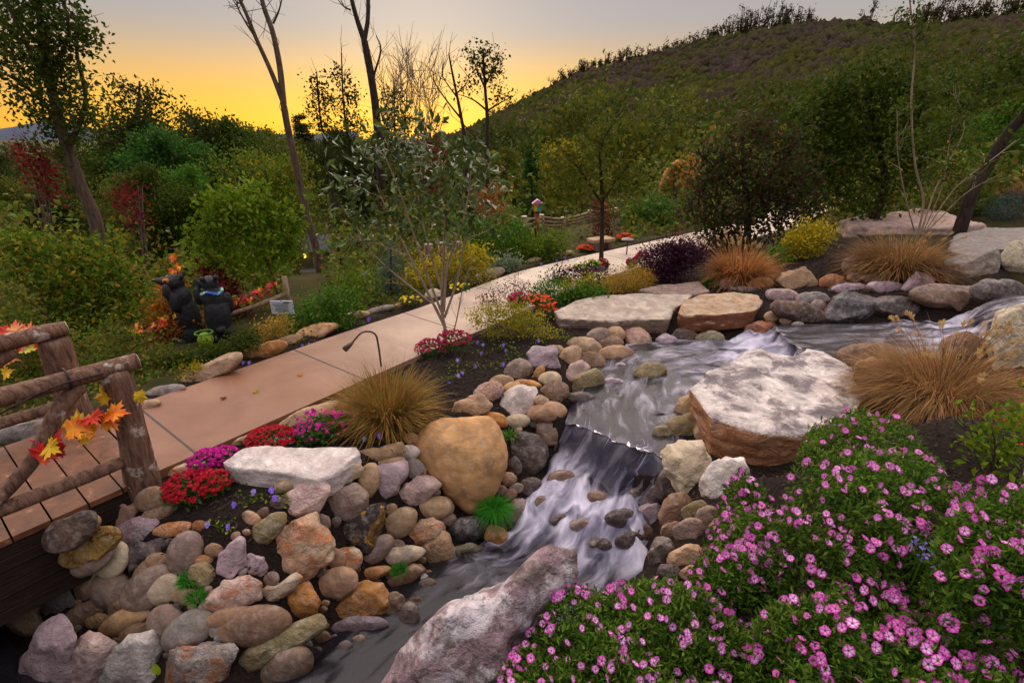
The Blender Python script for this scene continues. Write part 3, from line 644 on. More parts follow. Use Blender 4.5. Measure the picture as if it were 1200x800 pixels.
def rock(sh, color, mat, label, ang=None, thick=None, name=None, cat=None, lift=0.0, depth=None, sub=None, noise=None, group=None, seed=None, flat=None, foot=.42):
    global RCOUNT
    RCOUNT += 1; sd = seed if seed is not None else RCOUNT * 13 + 5; q = np.random.default_rng(sd)
    poly = isinstance(sh[0], tuple)
    if ang is None: ang = 1 if poly else 0
    (cx, cy), th, rad = outline(sh, soft=ang is not None and ang < 0); ry = (rad * np.abs(np.sin(th))).max(); rm = math.sqrt(rad.mean() ** 2)
    D = depth if depth else hit(cx, cy + foot * ry) * 1.0
    k = D / 600.0
    if group == G1 and cx < 215 and cy < 680:      # in front of the bridge beam
        bt_ = ((np.array(edge_r[0]) - CAM) @ BN0) / (ray(cx, cy) @ BN0)
        if bt_ > 0: D = min(D, bt_ * .955); k = D / 600.0
    if sub is None: sub = 5 if rm > 24 else 4
    n, F = ico(sub)
    n = n.copy()
    if ang > 0:      # chip flat faces off the unit shape first, so long stones keep their ends
        for j in range(int(5 + 11 * ang)):
            nv = q.normal(size=3) * .62 + np.array([0, -.15, .75]); nv /= np.linalg.norm(nv)
            h = q.uniform(.58, .86) if ang >= .5 else q.uniform(.80, .93)
            n = n - nv[None] * (np.maximum(n @ nv - h, 0) * .97)[:, None]
    sp = np.sqrt(n[:, 0] ** 2 + n[:, 1] ** 2); ang_ = np.arctan2(n[:, 1], n[:, 0])
    rr = np.interp(ang_, th, rad, period=2 * np.pi) * k * (1.16 if ang > 0 else 1.14 if ang == 0 else 1.03)
    prof = np.clip(sp, 1e-6, 1) ** (.62 if ang >= .5 else .85)
    a = rr * np.cos(ang_) * prof; b = rr * np.sin(ang_) * prof
    c = (thick if thick else .72 * rm) * k if thick is None or thick > 3 else thick
    w = -n[:, 2] * c
    pr = ray(cx, cy); rd = pr / np.linalg.norm(pr)
    V = RGT[None] * a[:, None] - UPV[None] * b[:, None] + rd[None] * w[:, None]
    size = rm * k
    if flat:      # level top cut
        h = np.abs(V[:, 2]).max() * flat; V[:, 2] = np.where(V[:, 2] > h, h + (V[:, 2] - h) * .12, V[:, 2])
    N = V / (np.linalg.norm(V, axis=1)[:, None] + 1e-9)
    am = (noise if noise is not None else (.075 if ang else .035)) * size
    off = q.uniform(0, 50, 3)
    V = V + N * (am * fbm(V / size * 1.3 + off, sd, 4) + am * .25 * fbm(V / size * 6 + off, sd + 3, 3))[:, None]
    if ang >= .5: V = V + N * (size * .10 * (.32 - np.abs(fbm(V / size * 1.9 + off + 9, sd + 7, 3))))[:, None]
    me = mesh_np('rock', V, F)
    nm = name or ('rock' if ang else 'river_stone')
    o = obj(nm, me, M[mat], None, tuple(P_d(cx, cy, D) + np.array([0, 0, lift])))
    o.color = PAL[color] if isinstance(color, str) else color
    vb = q.uniform(.88, 1.1); o.color = (o.color[0] * vb * q.uniform(.96, 1.04), o.color[1] * vb, o.color[2] * vb * q.uniform(.94, 1.06), 1)
    return tag(o, label, cat or ('rock' if ang else 'stone'), group)
G1 = 'stones stacked on the left stream bank'; G2 = 'stones around the middle pool'; G3 = 'rocks behind the upper pool'; G4 = 'stones in the right bank wall'; G5 = 'edging stones along the walk'
E = [  # outline (cx, cy, rx, ry, rot) or polygon, colour, material, angular, label, group
 ((105,641,36,17,-25),'gold','lichen',.6,'mottled black and gold rock just below the edge of the bridge',G1),
 ((82,622,33,18,-30),'dark','plain',.7,'dim brown rock half hidden under the bridge edge',G1),
 ((105,617,15,8,-45),'salmon','plain',.5,'small pale oblong stone wedged under the bridge edge',G1),
 ((177,585,18,13,-20),'brown','smooth',0,'round brown stone at the foot of the front railing post',G1),
 ((188,599,20,8,-20),'brown','plain',.5,'flat brown stone left of the red mums',G1),
 ((160,622,28,14,-15),'mauve','pinkv',.8,'mauve angular rock between the driftwood and the dark slate wedge',G1),
 (((146,648),(160,634),(190,630),(196,640),(190,655),(170,662),(152,672)),'char','plain',1,'dark slate grey wedge beside the tan teardrop stone',G1),
 ((171,664,18,7,-45),'tan','plain',.4,'thin tan curved stone under the dark slate wedge',G1),
 ((184,657,13,9,-10),'salmon','smooth',0,'small salmon pink oval under the dark slate wedge',G1),
 ((131,655,22,17,-50),'cream','smooth',0,'pale tan teardrop shaped stone left of the slate wedge',G1),
 ((108,656,25,13,-35),'taupe','smooth',.2,'grey brown stone behind the brown egg and the teardrop stone',G1),
 ((103,683,20,14,-65),'brown','smooth',0,'brown egg shaped stone standing beside the big pale rock',G1),
 ((130,692,23,21,-20),'taupe','smooth',0,'broad taupe stone under the tan teardrop stone',G1),
 (((41,700),(44,680),(60,664),(80,660),(87,672),(84,690),(90,708),(80,722),(66,726),(50,716)),'grey','white',1,'big pale greenish grey rock at the left water edge',G1),
 ((32,689,11,6,-5),'brown','smooth',.3,'small brown stone left of the big pale rock',G1),
 (((3,722),(14,708),(36,698),(44,708),(48,735),(30,744),(16,738)),'tan','plain',1,'tan blocky rock furthest left in the dark water',G1),
 ((9,702,13,5,-10),'grey','wet',.3,'flat wet grey stone at the left picture edge',G1),
 ((105,717,28,13,-22),'brown','plain',.6,'brown flat stone lying on a yellow stone',G1),
 ((114,728,16,8,-25),'ochre','plain',.6,'yellow stone under the brown flat stone',G1),
 ((137,705,9,18,12),'tan','plain',.6,'small knobby tan stone standing above the orange oval',G1),
 ((148,727,32,13,-25),'ochre','smooth',0,'bright orange oval river stone low on the left bank',G1),
 ((173,690,34,20,-38),'taupe','smooth',0,'large mauve grey oval stone left of the cream oval',G1),
 ((192,690,23,16,-22),'cream','smooth',0,'smooth cream oval stone in the middle of the left bank',G1),
 ((195,731,21,21,-50),'taupe','smooth',.3,'rounded grey tan block between the orange and the long grey ovals',G1),
 (((26,772),(50,738),(70,724),(90,745),(92,800),(60,815),(30,812)),'mauve','white',1,'big purple grey block at the bottom left corner of the bank',G1),
 (((84,762),(104,740),(136,756),(122,790),(104,812),(80,800)),'pink','pinkv',1,'pink and white broken block second along the bottom edge',G1),
 ((158,743,20,11,-30),'salmon','plain',.8,'brownish wedge leaning behind the white topped block',G1),
 (((120,772),(150,744),(180,740),(188,775),(186,812),(122,815)),'white','white',1,'white topped grey block at the bottom edge',G1),
 ((221,739,33,19,-35),'grey','smooth',0,'long speckled grey oval right of the grey tan block',G1),
 ((298,733,40,21,-12),'brown','smooth',0,'large reddish brown oval below the marbled orange rock',G1),
 ((268,722,26,10,-16),'salmon','smooth',0,'slim tan oval resting on the reddish brown oval',G1),
 (((229,713),(262,678),(290,674),(305,683),(302,700),(285,709),(250,714)),'pink','rust',1,'marbled orange and white rock with a pointed left end',G1),
 (((294,712),(305,691),(330,681),(345,670),(353,676),(345,690),(318,708),(300,716)),'cream','rust',1,'bony white and orange tapering stone',G1),
 (((324,706),(345,686),(363,678),(373,705),(366,722),(346,729)),'orange','plain',1,'plain orange brown blocky stone under the big orange rock',G1),
 (((307,645),(318,631),(350,609),(370,602),(389,635),(386,655),(356,676),(328,679)),'tan','rust',1,'big orange tan rock with a dark hollow on its face',G1),
 (((251,672),(256,650),(282,625),(291,628),(287,660),(270,677)),'mauve','white',1,'lilac grey wedge at the corner of the mulch bed',G1),
 ((299,662,15,12,10),'mauve','pinkv',.8,'small pinkish lilac cube beside the lilac grey wedge',G1),
 ((310,623,28,12,-42),'olive','plain',.7,'greenish tan oblong leaning on the mulch above the big orange rock',G1),
 (((331,602),(334,577),(350,567),(376,561),(385,575),(372,600),(345,614)),'pink','pinkv',1,'pink and white angular rock under the white slab',G1),
 ((217,648,25,19,-62),'taupe','smooth',0,'upright taupe oval at the lower edge of the mulch bed',G1),
 ((205,620,23,8,-8),'orange','rust',.4,'slim rusty orange stone under the red mums',G1),
 ((234,617,8,7,0),'rust','plain',.5,'tiny rust stone beside the violet pansy',G1),
 ((237,674,15,14,20),'olive','plain',.4,'greenish cobble below the mulch bed',G1),
 ((221,699,19,9,0),'tan','smooth',0,'tan flat cobble beside the cream oval',G1),
 ((241,656,11,6,-10),'orange','rust',.5,'little orange stone on top of the greenish cobble',G1),
 (((272,776),(283,764),(330,738),(370,722),(377,738),(340,764),(300,792),(278,800)),'olive','plain',1,'long greenish grey slab under the reddish brown oval',G1),
 ((336,783,31,21,-36),'taupe','smooth',0,'spotted brown oval at the water edge near the bottom',G1),
 (((190,798),(205,762),(245,748),(276,762),(272,792),(250,812),(190,815)),'grey','rust',1,'dark streaked grey and rust rock at the bottom edge',G1),
 ((393,685,24,18,-25),'salmon','smooth',.2,'dusty pink cobble above the big orange brown boulder',G1),
 ((393,656,12,12,0),'salmon','smooth',.3,'small pinkish cobble right of the big orange tan rock',G1),
 (((488,518),(510,494),(545,489),(582,490),(592,515),(593,545),(582,566),(576,586),(563,602),(545,604),(532,590),(515,570),(495,550)),'ochre','ochre',-.5,'very large smooth ochre boulder above the green grass tuft',G1),
 (((421,529),(470,517),(472,530),(450,540),(430,545)),'tan','plain',1,'tan grey brick like block beside the white egg stone',G1),
 ((477,530,14,8,-5),'white','smooth',0,'white egg shaped stone touching the ochre boulder',G1),
 ((482,515,8,7,0),'salmon','smooth',.2,'small round brown stone above the white egg stone',G1),
 ((456,542,17,6,-12),'tan','smooth',0,'thin tan stone under the brick like block',G1),
 ((484,549,12,11,0),'grey','smooth',.2,'plain grey cobble below the white egg stone',G1),
 ((492,551,8,8,0),'ochre','plain',.7,'tiny yellowish cube by the ochre boulder',G1),
 (((432,586),(441,549),(474,542),(479,556),(465,576),(445,590)),'mauve','white',1,'lilac grey split block left of the pink topped slab',G1),
 ((431,564,11,21,16),'tan','smooth',.3,'tan pointed stone standing on end',G1),
 (((376,562),(385,553),(417,537),(428,549),(406,572),(385,576)),'cream','rust',1,'flat white stone stained orange at the end of the white slab',G1),
 (((446,589),(470,572),(488,556),(505,560),(515,568),(496,586),(475,596)),'pink','pinkv',1,'pink and white slab with a pointed right end under the ochre boulder',G1),
 ((508,596,22,13,-12),'tan','smooth',.2,'plump tan cobble under the ochre boulder',G1),
 ((468,613,22,14,-40),'tan','smooth',0,'egg shaped tan stone right of the gold crusted rock',G1),
 (((389,632),(400,612),(420,594),(449,591),(453,608),(441,640),(426,646)),'black','lichen',1,'dark rock crusted with gold patches',G1),
 ((402,588,26,19,-18),'taupe','white',.7,'lined mauve grey rock left of the tan pointed stone',G1),
 ((495,624,24,15,-15),'salmon','rust',.5,'half pink half orange cobble',G1),
 (((492,640),(518,620),(527,624),(535,652),(521,666),(505,674)),'tan','plain',1,'square tan rock at the water edge',G1),
 ((549,622,24,16,-8),'char','wet',0,'dark purple oval stone below the ochre boulder',G1),
 ((583,632,12,17,-28),'orange','wet',.2,'wet bright orange stone at the edge of the rapids',G1),
 ((549,646,18,9,0),'olive','wet',.2,'wet olive stone under the dark purple oval',G1),
 ((523,608,11,8,0),'taupe','smooth',0,'small grey stone between the plump tan cobble and the dark oval',G1),
 ((468,652,28,11,-12),'cream','smooth',.4,'pale tan elongated stone pointing right',G1),
 ((440,645,23,12,-40),'taupe','smooth',0,'taupe oval under the gold crusted rock',G1),
 ((465,637,8,5,0),'taupe','smooth',.2,'tiny taupe filler stone above the pale elongated stone',G1),
 ((404,656,19,14,-15),'cream','rust',.6,'small cream and tan broken rock below the gold crusted rock',G1),
 ((437,672,20,7,-15),'orange','smooth',.3,'thin orange brown stone above the big orange brown boulder',G1),
 (((381,716),(400,700),(425,682),(446,686),(455,705),(449,724),(410,731),(384,729)),'orange','plain',.7,'big orange brown boulder at the edge of the dark pool',G1),
 ((420,734,31,11,-6),'mauve','wet',.5,'wet mauve ledge under the big orange brown boulder',G1),
 (((443,684),(460,675),(485,659),(498,668),(480,687),(455,700)),'salmon','plain',1,'long pinkish tan rock carrying a moss cushion',G1),
 ((463,713,12,18,0),'brown','wet',.5,'wet brown slab dipping into the dark pool',G1),
 ((480,722,11,16,0),'taupe','wet',0,'drowned taupe stone in the dark pool',G1),
 ((255,700,10,8,0),'taupe','smooth',.2,'small taupe stone left of the slim tan oval',G1),
 ((362,655,12,8,0),'dark','plain',.4,'dark filler stone under the big orange tan rock',G1),
 ((375,612,12,9,0),'taupe','smooth',.2,'taupe filler stone between the pink rock and the lined mauve rock',G1),
 # around the middle pool
 (((614,413),(625,407),(655,407),(658,430),(650,437),(622,433)),'mauve','white',1,'grey lilac block at the lower end of the mulch bed',G2),
 ((650,411,11,7,0),'tan','plain',.5,'tan stone tucked behind the grey lilac block',G2),
 ((607,435,16,13,-30),'taupe','plain',.8,'taupe angular rock left of the grey lilac block',G2),
 ((631,438,5,11,32),'orange','plain',.5,'slim orange stone standing under the grey lilac block',G2),
 ((644,446,13,10,-10),'cream','smooth',0,'cream round stone under the grey lilac block',G2),
 ((668,418,14,10,-42),'tan','smooth',.2,'rounded tan stone right of the grey lilac block',G2),
 ((684,407,19,11,5),'tan','plain',.6,'lumpy tan rock behind the rounded tan stone',G2),
 ((695,425,16,11,20),'brown','plain',.6,'lumpy brown rock above the white faceted rock',G2),
 (((657,447),(668,425),(682,420),(691,432),(679,444),(667,457)),'pink','white',1,'pinkish white faceted rock at the pool edge',G2),
 ((690,447,19,13,-32),'olive','plain',.8,'greenish grey layered rock at the pool edge',G2),
 ((680,466,16,7,5),'dark','wet',.2,'flat dark wet stone in the pool under the greenish rock',G2),
 ((648,461,17,14,-10),'brown','plain',.8,'dark brown rough rock under the cream round stone',G2),
 (((578,476),(590,462),(612,449),(628,452),(631,466),(618,483),(600,490),(584,485)),'white','white',1,'white topped heavy rock above the ochre boulder',G2),
 ((634,469,8,6,0),'tan','plain',.6,'small tan stone right of the white topped heavy rock',G2),
 ((588,447,13,8,-10),'tan','plain',.7,'tan rock on the bed above the white topped heavy rock',G2),
 ((600,454,10,6,-15),'ochre','smooth',0,'little yellow oval above the white topped heavy rock',G2),
 ((619,450,14,5,8),'orange','smooth',.2,'flat orange tan stone under the taupe angular rock',G2),
 ((573,459,19,10,-15),'salmon','pinkv',.7,'pinkish tan block on the mulch edge',G2),
 (((531,488),(533,471),(550,466),(562,462),(577,474),(575,484),(555,490)),'tan','plain',1,'tan broken block left above the ochre boulder',G2),
 ((580,492,14,8,15),'orange','smooth',.3,'brownish orange stone behind the ochre boulder',G2),
 ((605,494,15,8,-8),'cream','smooth',0,'smooth cream oval right above the ochre boulder',G2),
 ((641,483,21,11,-5),'salmon','smooth',.2,'broad orange tan oval capping the brown pillar rock',G2),
 (((630,500),(640,492),(664,492),(667,515),(660,528),(640,524),(631,514)),'brown','wet',1,'brown pillar rock beside the waterfall lip',G2),
 ((619,533,21,25,-10),'dark','wet',.7,'large dark mauve rock left of the waterfall',G2),
 ((603,547,8,11,0),'dark','wet',.1,'small dark stone at the left of the dark mauve rock',G2),
 ((606,602,15,16,30),'taupe','wet',.7,'brown angular rock right of the green grass tuft',G2),
 ((605,572,8,6,0),'taupe','wet',.2,'small taupe stone above the angular rock by the grass tuft',G2),
 ((615,515,14,8,0),'dark','wet',.4,'dark wedge under the smooth cream oval',G2),
 ((701,393,13,8,-15),'taupe','smooth',0,'rounded taupe stone under the left corner of the great slab',G2),
 ((722,391,10,8,20),'tan','smooth',0,'small tan stone under the middle of the great slab',G2),
 ((714,402,15,8,0),'brown','smooth',0,'smooth brown stone in front of the small tan stone',G2),
 ((746,397,16,12,20),'salmon','pinkv',.7,'pinkish brown rock under the great slab',G2),
 ((720,416,19,10,-8),'salmon','smooth',.3,'reddish tan long stone at the pool head',G2),
 ((781,399,14,7,0),'mauve','wet',.5,'flat purple stone under the right end of the great slab',G2),
 ((803,394,14,10,0),'dark','plain',.8,'dark block between the great slab and the orange slab',G2),
 ((832,397,15,9,0),'olive','wet',.4,'olive stone under the orange brown slab',G2),
 ((762,437,18,11,-12),'olive','plain',.4,'lone grey olive rock standing out of the pool',G2),
 ((727,429,6,4,0),'mauve','wet',.2,'tiny purple pebble at the pool edge',G2),
 ((719,448,12,5,5),'mauve','wet',.2,'wet purple stone just breaking the pool surface',G2),
 ((657,562,15,10,-10),'brown','wet',.2,'brown stone washed over at the top of the rapids',G2),
 ((729,607,18,11,0),'dark','wet',.2,'round dark stone in the right of the rapids',G2),
 ((636,592,11,10,0),'brown','wet',.2,'brown stone at the left of the rapids',G2),
 ((680,617,14,9,0),'taupe','wet',.2,'taupe stone in the middle of the rapids',G2),
 ((700,585,12,9,10),'brown','wet',.3,'brown stone breaking the rapids under the fall',G2),
 ((655,612,13,9,-10),'dark','wet',.3,'dark stone low in the left rapids',G2),
 ((745,582,11,10,0),'dark','wet',.5,'dark stone at the right foot of the fall',G2),
 ((622,572,13,12,-20),'dark','wet',.5,'dark wet stone left of the upper rapids',G2),
 ((590,612,13,10,-20),'brown','wet',.5,'brown wet stone above the bright orange stone',G2),
 ((752,625,12,10,0),'brown','wet',.5,'brown wet stone right of the lower rapids',G2),
 ((700,640,15,9,-5),'dark','wet',.3,'dark flat stone at the bottom of the rapids',G2),
 ((673,523,7,4,0),'rust','wet',.2,'small red stone under the waterfall lip',G2),
 # behind the upper pool
 (((907,329),(917,322),(940,313),(951,317),(961,330),(958,341),(935,345),(915,339)),'tan','plain',.7,'large tan dome shaped rock in the row behind the upper pool',G3),
 ((893,333,14,8,-5),'orange','plain',.6,'orange tan rock left of the tan dome rock',G3),
 ((917,347,18,9,12),'mauve','plain',.7,'mauve block under the tan dome rock',G3),
 ((953,350,19,8,5),'grey','plain',.6,'grey tan flat rock right of the mauve block',G3),
 ((935,365,29,11,12),'dark','plain',.6,'long dark leaning rock above the pebbles',G3),
 (((961,377),(974,346),(990,340),(1015,345),(1032,353),(1024,368),(1000,384),(970,387)),'char','wet',.8,'big dark purple boulder beside the upper pool',G3),
 ((977,330,16,8,-8),'rust','plain',.6,'orange brown rock behind the big dark boulder',G3),
 ((983,337,12,5,-20),'dark','plain',.5,'dark sliver under the orange brown rock',G3),
 ((997,338,21,6,-3),'mauve','plain',.7,'flat purple slab above the big dark boulder',G3),
 ((1003,327,11,6,25),'brown','plain',.7,'small brown wedge by the orange brown rock',G3),
 ((1022,327,16,5,5),'grey','plain',.6,'low grey stone in front of the wide straw grass',G3),
 ((1038,338,21,8,4),'mauve','wet',.6,'mauve brown flat rock under the wide straw grass',G3),
 ((1050,359,29,12,0),'dark','wet',.6,'long dark wet rock at the back of the upper pool',G3),
 ((905,371,9,6,0),'tan','smooth',0,'pale pebble leftmost under the long leaning rock',G3),
 ((922,376,8,5,0),'brown','smooth',0,'middle pebble under the long leaning rock',G3),
 ((935,381,7,4,0),'grey','smooth',0,'rightmost small grey pebble under the long leaning rock',G3),
 ((959,358,8,6,0),'taupe','smooth',.2,'little stone wedged against the big dark boulder',G3),
 ((891,386,17,9,-10),'rust','wet',.5,'wet rust rock at the top of the small cascade',G3),
 ((877,340,19,4,3),'dark','plain',.4,'thin dark stone behind the orange brown slab',G3),
 ((855,334,11,8,0),'mauve','plain',.6,'mauve rock right of the low green herb',G3),
 ((1000,313,14,12,0),'taupe','plain',.8,'square taupe block at the left foot of the wide straw grass',G3),
 (((1058,338),(1074,317),(1096,328),(1090,342),(1068,345)),'mauve','plain',1,'mauve peaked rock between the straw grass and the grey ledge',G3),
 (((1106,318),(1111,306),(1140,297),(1166,291),(1172,310),(1164,328),(1130,333),(1112,329)),'grey','slab',.7,'big grey rounded ledge rock at the right',G3),
 (((1174,302),(1178,282),(1200,280),(1222,290),(1220,325),(1180,320)),'cream','grain',.8,'upright cream rock with dark crust at the right edge',G3),
 ((1120,348,48,14,3),'brown','wet',.6,'low brown wet rock under the grey ledge',G3),
 ((1170,340,30,12,0),'dark','wet',.6,'black wet rock behind the right cascade',G3),
 (((1158,398),(1166,364),(1185,357),(1216,357),(1222,440),(1195,458),(1166,452)),'cream','grain',.8,'tall pale rock with dark streaks right of the cascade',G3),
 ((1016,416,32,15,0),'brown','plain',.8,'brown rock at the left of the fountain grass',G3),
 ((1130,408,26,18,0),'brown','plain',.8,'brown rock behind the fountain grass by the cascade',G3),
 ((1030,433,26,13,0),'tan','plain',.5,'tan rock under the left side of the fountain grass',G3),
 # right bank wall
 (((775,531),(785,523),(822,515),(827,530),(834,552),(826,576),(800,589),(788,568)),'cream','plain',.8,'cream squared block in the wall below the big flat boulder',G4),
 (((825,562),(835,545),(850,537),(870,538),(876,560),(855,588),(832,600),(824,582)),'white','plain',.5,'smooth white block beside the petunias',G4),
 ((800,502,26,15,-28),'olive','plain',.8,'olive tan stone on top of the wall at the pool',G4),
 ((806,478,18,14,-50),'tan','plain',.8,'tan stone under the left corner of the big flat boulder',G4),
 ((783,566,14,18,10),'dark','wet',.7,'dark brown rock under the cream squared block',G4),
 ((795,602,20,22,0),'brown','plain',.7,'tall shaded brown rock in the middle of the wall',G4),
 ((808,622,17,16,20),'taupe','plain',.8,'grey tan rock among the petunia stems',G4),
 ((774,648,14,18,10),'dark','wet',.7,'dark mauve rock at the foot of the wall',G4),
 ((802,652,20,13,-20),'tan','plain',.5,'tan rounded rock low in the wall',G4),
 ((761,606,16,19,-30),'mauve','wet',.5,'wet mauve stone at the right edge of the rapids',G4),
 ((737,633,15,9,-10),'dark','wet',.2,'dark wet stone with a fallen leaf beside it',G4),
 ((812,672,14,9,0),'tan','plain',.5,'small tan stone at the bottom of the wall by the petunias',G4),
 ((770,585,12,16,0),'dark','wet',.4,'dark narrow stone beside the fall',G4),
 ((830,610,14,16,0),'taupe','plain',.5,'taupe stone behind the left petunia stems',G4),
 ((845,625,14,18,0),'brown','plain',.8,'brown rock under the white block behind the petunia stems',G4),
 ((778,508,13,10,0),'olive','wet',.6,'wet olive rock at the right end of the waterfall lip',G4),
 ((790,625,14,12,0),'brown','plain',.8,'brown filler rock under the tall shaded brown rock',G4),
 ((832,505,16,22,-20),'tan','plain',.8,'tan broken rock against the front face of the big flat boulder',G4),
 ((852,522,20,16,10),'taupe','plain',.8,'taupe rock wedged under the big flat boulder',G4),
 ((815,600,15,14,0),'olive','plain',.8,'olive rock below the cream squared block',G4),
 ((783,672,14,11,0),'dark','wet',.6,'dark wet rock lowest at the foot of the wall',G4),
 ((535,808,32,22,-15),'white','grain',.4,'pocked whitish rock at the bottom edge under the petunias',G4),
 # edging along the walk
 ((222,552,24,9,-14),'cream','rust',.6,'cream and rust edging stone by the magenta mums near the bridge',G5),
 ((262,531,14,5,-22),'taupe','plain',.5,'small taupe edging stone behind the magenta mums',G5),
 ((283,517,14,5,-22),'tan','plain',.5,'tan edging stone left of the dark red mums',G5),
 ((320,519,22,7,-4),'white','white',.7,'pale lumpy rock on the back of the white slab',G5),
 ((362,487,38,9,-24),'tan','plain',.5,'long flat tan edging stone by the magenta mound',G5),
 ((193,459,22,7,-12),'grey','plain',.4,'grey edging stone across the walk nearest the bridge',G5),
 ((160,478,26,7,-14),'tan','plain',.4,'flat tan edging stone at the bridge end of the far side',G5),
 ((245,436,39,11,-28),'tan','plain',.5,'long brown tan edging stone in front of the bears',G5),
 ((307,412,27,9,-18),'orange','plain',.5,'orange tan edging stone right of the bears',G5),
 ((337,400,16,6,-18),'tan','plain',.5,'short tan edging stone under the white sign',G5),
 ((372,388,28,8,-16),'ochre','plain',.5,'broad ochre edging stone past the white sign',G5),
 ((415,371,17,5,-12),'tan','plain',.5,'tan edging stone below the blue spruce',G5),
 ((445,363,16,4,-14),'grey','plain',.5,'grey flat edging stone right of the blue spruce',G5),
 ((475,356,16,4,-14),'orange','plain',.5,'orange tan edging stone behind the young magnolia stems',G5),
 ((508,345,9,6,-14),'cream','plain',.5,'pale upright edging stone behind the young magnolia',G5),
 ((573,322,17,6,-16),'grey','plain',.5,'grey edging stone by the silvery herb',G5),
 ((626,305,9,3,-14),'tan','plain',.5,'small tan edging stone where the walk narrows',G5),
 ((660,298,11,3,-14),'tan','plain',.5,'furthest tan edging stone before the red flowers',G5),
 ((33,506,38,13,-10),'grey','plain',.5,'grey rock behind the bridge railing at the left',G5),
 ((58,488,15,6,-5),'taupe','plain',.5,'small taupe rock behind the far railing post',G5),
 ((118,490,22,5,-14),'tan','plain',.4,'tan stone at the foot of the far railing post',G5),
 ((655,330,14,4,-10),'char','plain',.4,'dark grey stone on the near side of the far walk',G5),
 ((690,318,18,5,-12),'char','plain',.4,'dark slate stone by the trunk of the small tree',G5),
]
for sh, color, mat, ang, label, grp in E:
    rock(sh, color, mat, label, ang=ang, group=grp, foot=.35)
rock(((116,612),(122,590),(138,585),(152,592),(166,580),(170,590),(160,608),(140,620)), 'salmon', 'plain', 'gnarled pale driftwood stump beside the front railing post', ang=.9, name='driftwood', cat='driftwood', group=None, depth=None).color = lin('#a07c62')
# small filler stones in the gaps of the left bank
ctr = []
for sh, *_ in E:
    (cx, cy), th_, rad_ = outline(sh); ctr.append((cx, cy, th_, rad_))
q = np.random.default_rng(99); nf = 0
BANK = [(60, 690), (110, 640), (200, 615), (240, 650), (300, 600), (340, 560), (420, 535), (480, 510), (520, 490), (600, 425), (690, 395), (690, 440), (650, 500), (600, 590), (545, 650), (470, 730), (380, 770), (330, 800), (60, 800)]
for tr in range(5000):
    x = q.uniform(60, 690); y = q.uniform(395, 800)
    c = False; j = len(BANK) - 1
    for i in range(len(BANK)):
        (x1, y1), (x2, y2) = BANK[i], BANK[j]
        if (y1 > y) != (y2 > y) and x < (x2 - x1) * (y - y1) / (y2 - y1) + x1: c = not c
        j = i
    if not c: continue
    gap = min(math.hypot(x - a, y - b) - float(np.interp(math.atan2(y - b, x - a), t_, r_, period=2 * np.pi)) * 1.05 for a, b, t_, r_ in ctr)
    if gap < 2.2 or gap > 14: continue
    rr_f = min(9, gap * 1.25 + 1.5); ctr.append((x, y, np.array([-3.1, 3.1]), np.array([rr_f, rr_f])))
    rock((x, y, rr_f * 1.15, rr_f * .85, q.uniform(-60, 20)), ('taupe', 'brown', 'tan', 'dark', 'grey', 'salmon')[nf % 6], ('plain', 'smooth', 'wet')[nf % 3], 'small filler stone in a gap of the left bank', ang=.4, group='filler stones in the gaps of the left bank', sub=3); nf += 1
    if nf >= 70: break
# ---- the large traced slabs: top outline on its own level, real thickness
def slab(name, top, h, color, mat, label, cat, zt=None, spread=1.0, nz=.02, vox=None, seed=1, groove=None, shift=(0, 0)):
    T_ = np.array([P_z(p[0], p[1], p[2] if len(p) > 2 else zt) for p in top]); c = T_.mean(0)
    B_ = T_.copy(); B_[:, :2] = c[:2] + (B_[:, :2] - c[:2]) * spread + np.array(shift); B_[:, 2] = B_[:, 2] - h
    n = len(T_); V = np.concatenate([T_, B_, [c], [B_.mean(0)]])
    i = np.arange(n); j = (i + 1) % n
    F = [np.stack([np.full(n, 2 * n), i, j], 1), np.stack([np.full(n, 2 * n + 1), n + j, n + i], 1), np.stack([i, n + i, n + j, j], 1)]
    ext = np.ptp(T_[:, :2], axis=0).max()
    d = lambda Q: nz * fbm(Q * 3.0 + seed, seed, 5) + nz * .5 * fbm(Q * np.array([4, 4, 22]) + seed, seed + 5, 3) - (0 if groove is None else groove(Q))
    me = remesh(V, F, vox or ext / 70, 3, d)
    me.name = name
    a = np.zeros(len(me.vertices) * 3); me.vertices.foreach_get('co', a); a = a.reshape(-1, 3) - c; me.vertices.foreach_set('co', a.ravel()); me.update()
    o = obj(name, me, M[mat], None, tuple(c)); o.color = PAL[color]; return tag(o, label, cat)
slab('boulder', [(808,455,.30),(830,433,.34),(875,411,.38),(893,409,.38),(930,418,.36),(945,408,.38),(968,412,.38),(1000,430,.36),(1020,452,.34),(1005,485,.33),(960,500,.33),(938,512,.30),(885,506,.30),(832,490,.30),(824,478,.30)],
     .42, 'white', 'crust', 'huge flat topped lichen grey boulder right of the waterfall', 'boulder', spread=.93, nz=.022, seed=3)
slab('slab', [(648,364,.17),(668,355,.18),(688,347,.19),(745,342,.20),(812,345,.20),(806,352,.20),(790,362,.19),(785,374,.17),(750,374,.16),(720,377,.16),(690,375,.16),(655,373,.16)],
     .24, 'bench', 'slab', 'great flat grey tan slab left of the orange brown slab', 'slab', spread=.97, nz=.016, seed=4)
slab('slab', [(748,340,.18),(770,334,.20),(820,329,.20),(832,341,.19),(815,345,.18),(775,345,.17)], .16, 'taupe', 'slab', 'thin upper slab lying behind the great flat slab', 'slab', spread=1.0, nz=.014, seed=6)
slab('slab', [(795,366,.24),(802,352,.26),(818,344,.27),(860,342,.27),(890,345,.26),(895,354,.25),(886,363,.24),(840,369,.23),(800,369,.23)], .26, 'tan', 'bslab', 'orange brown thick slab over the small cascade', 'slab', spread=.96, nz=.02, seed=8)
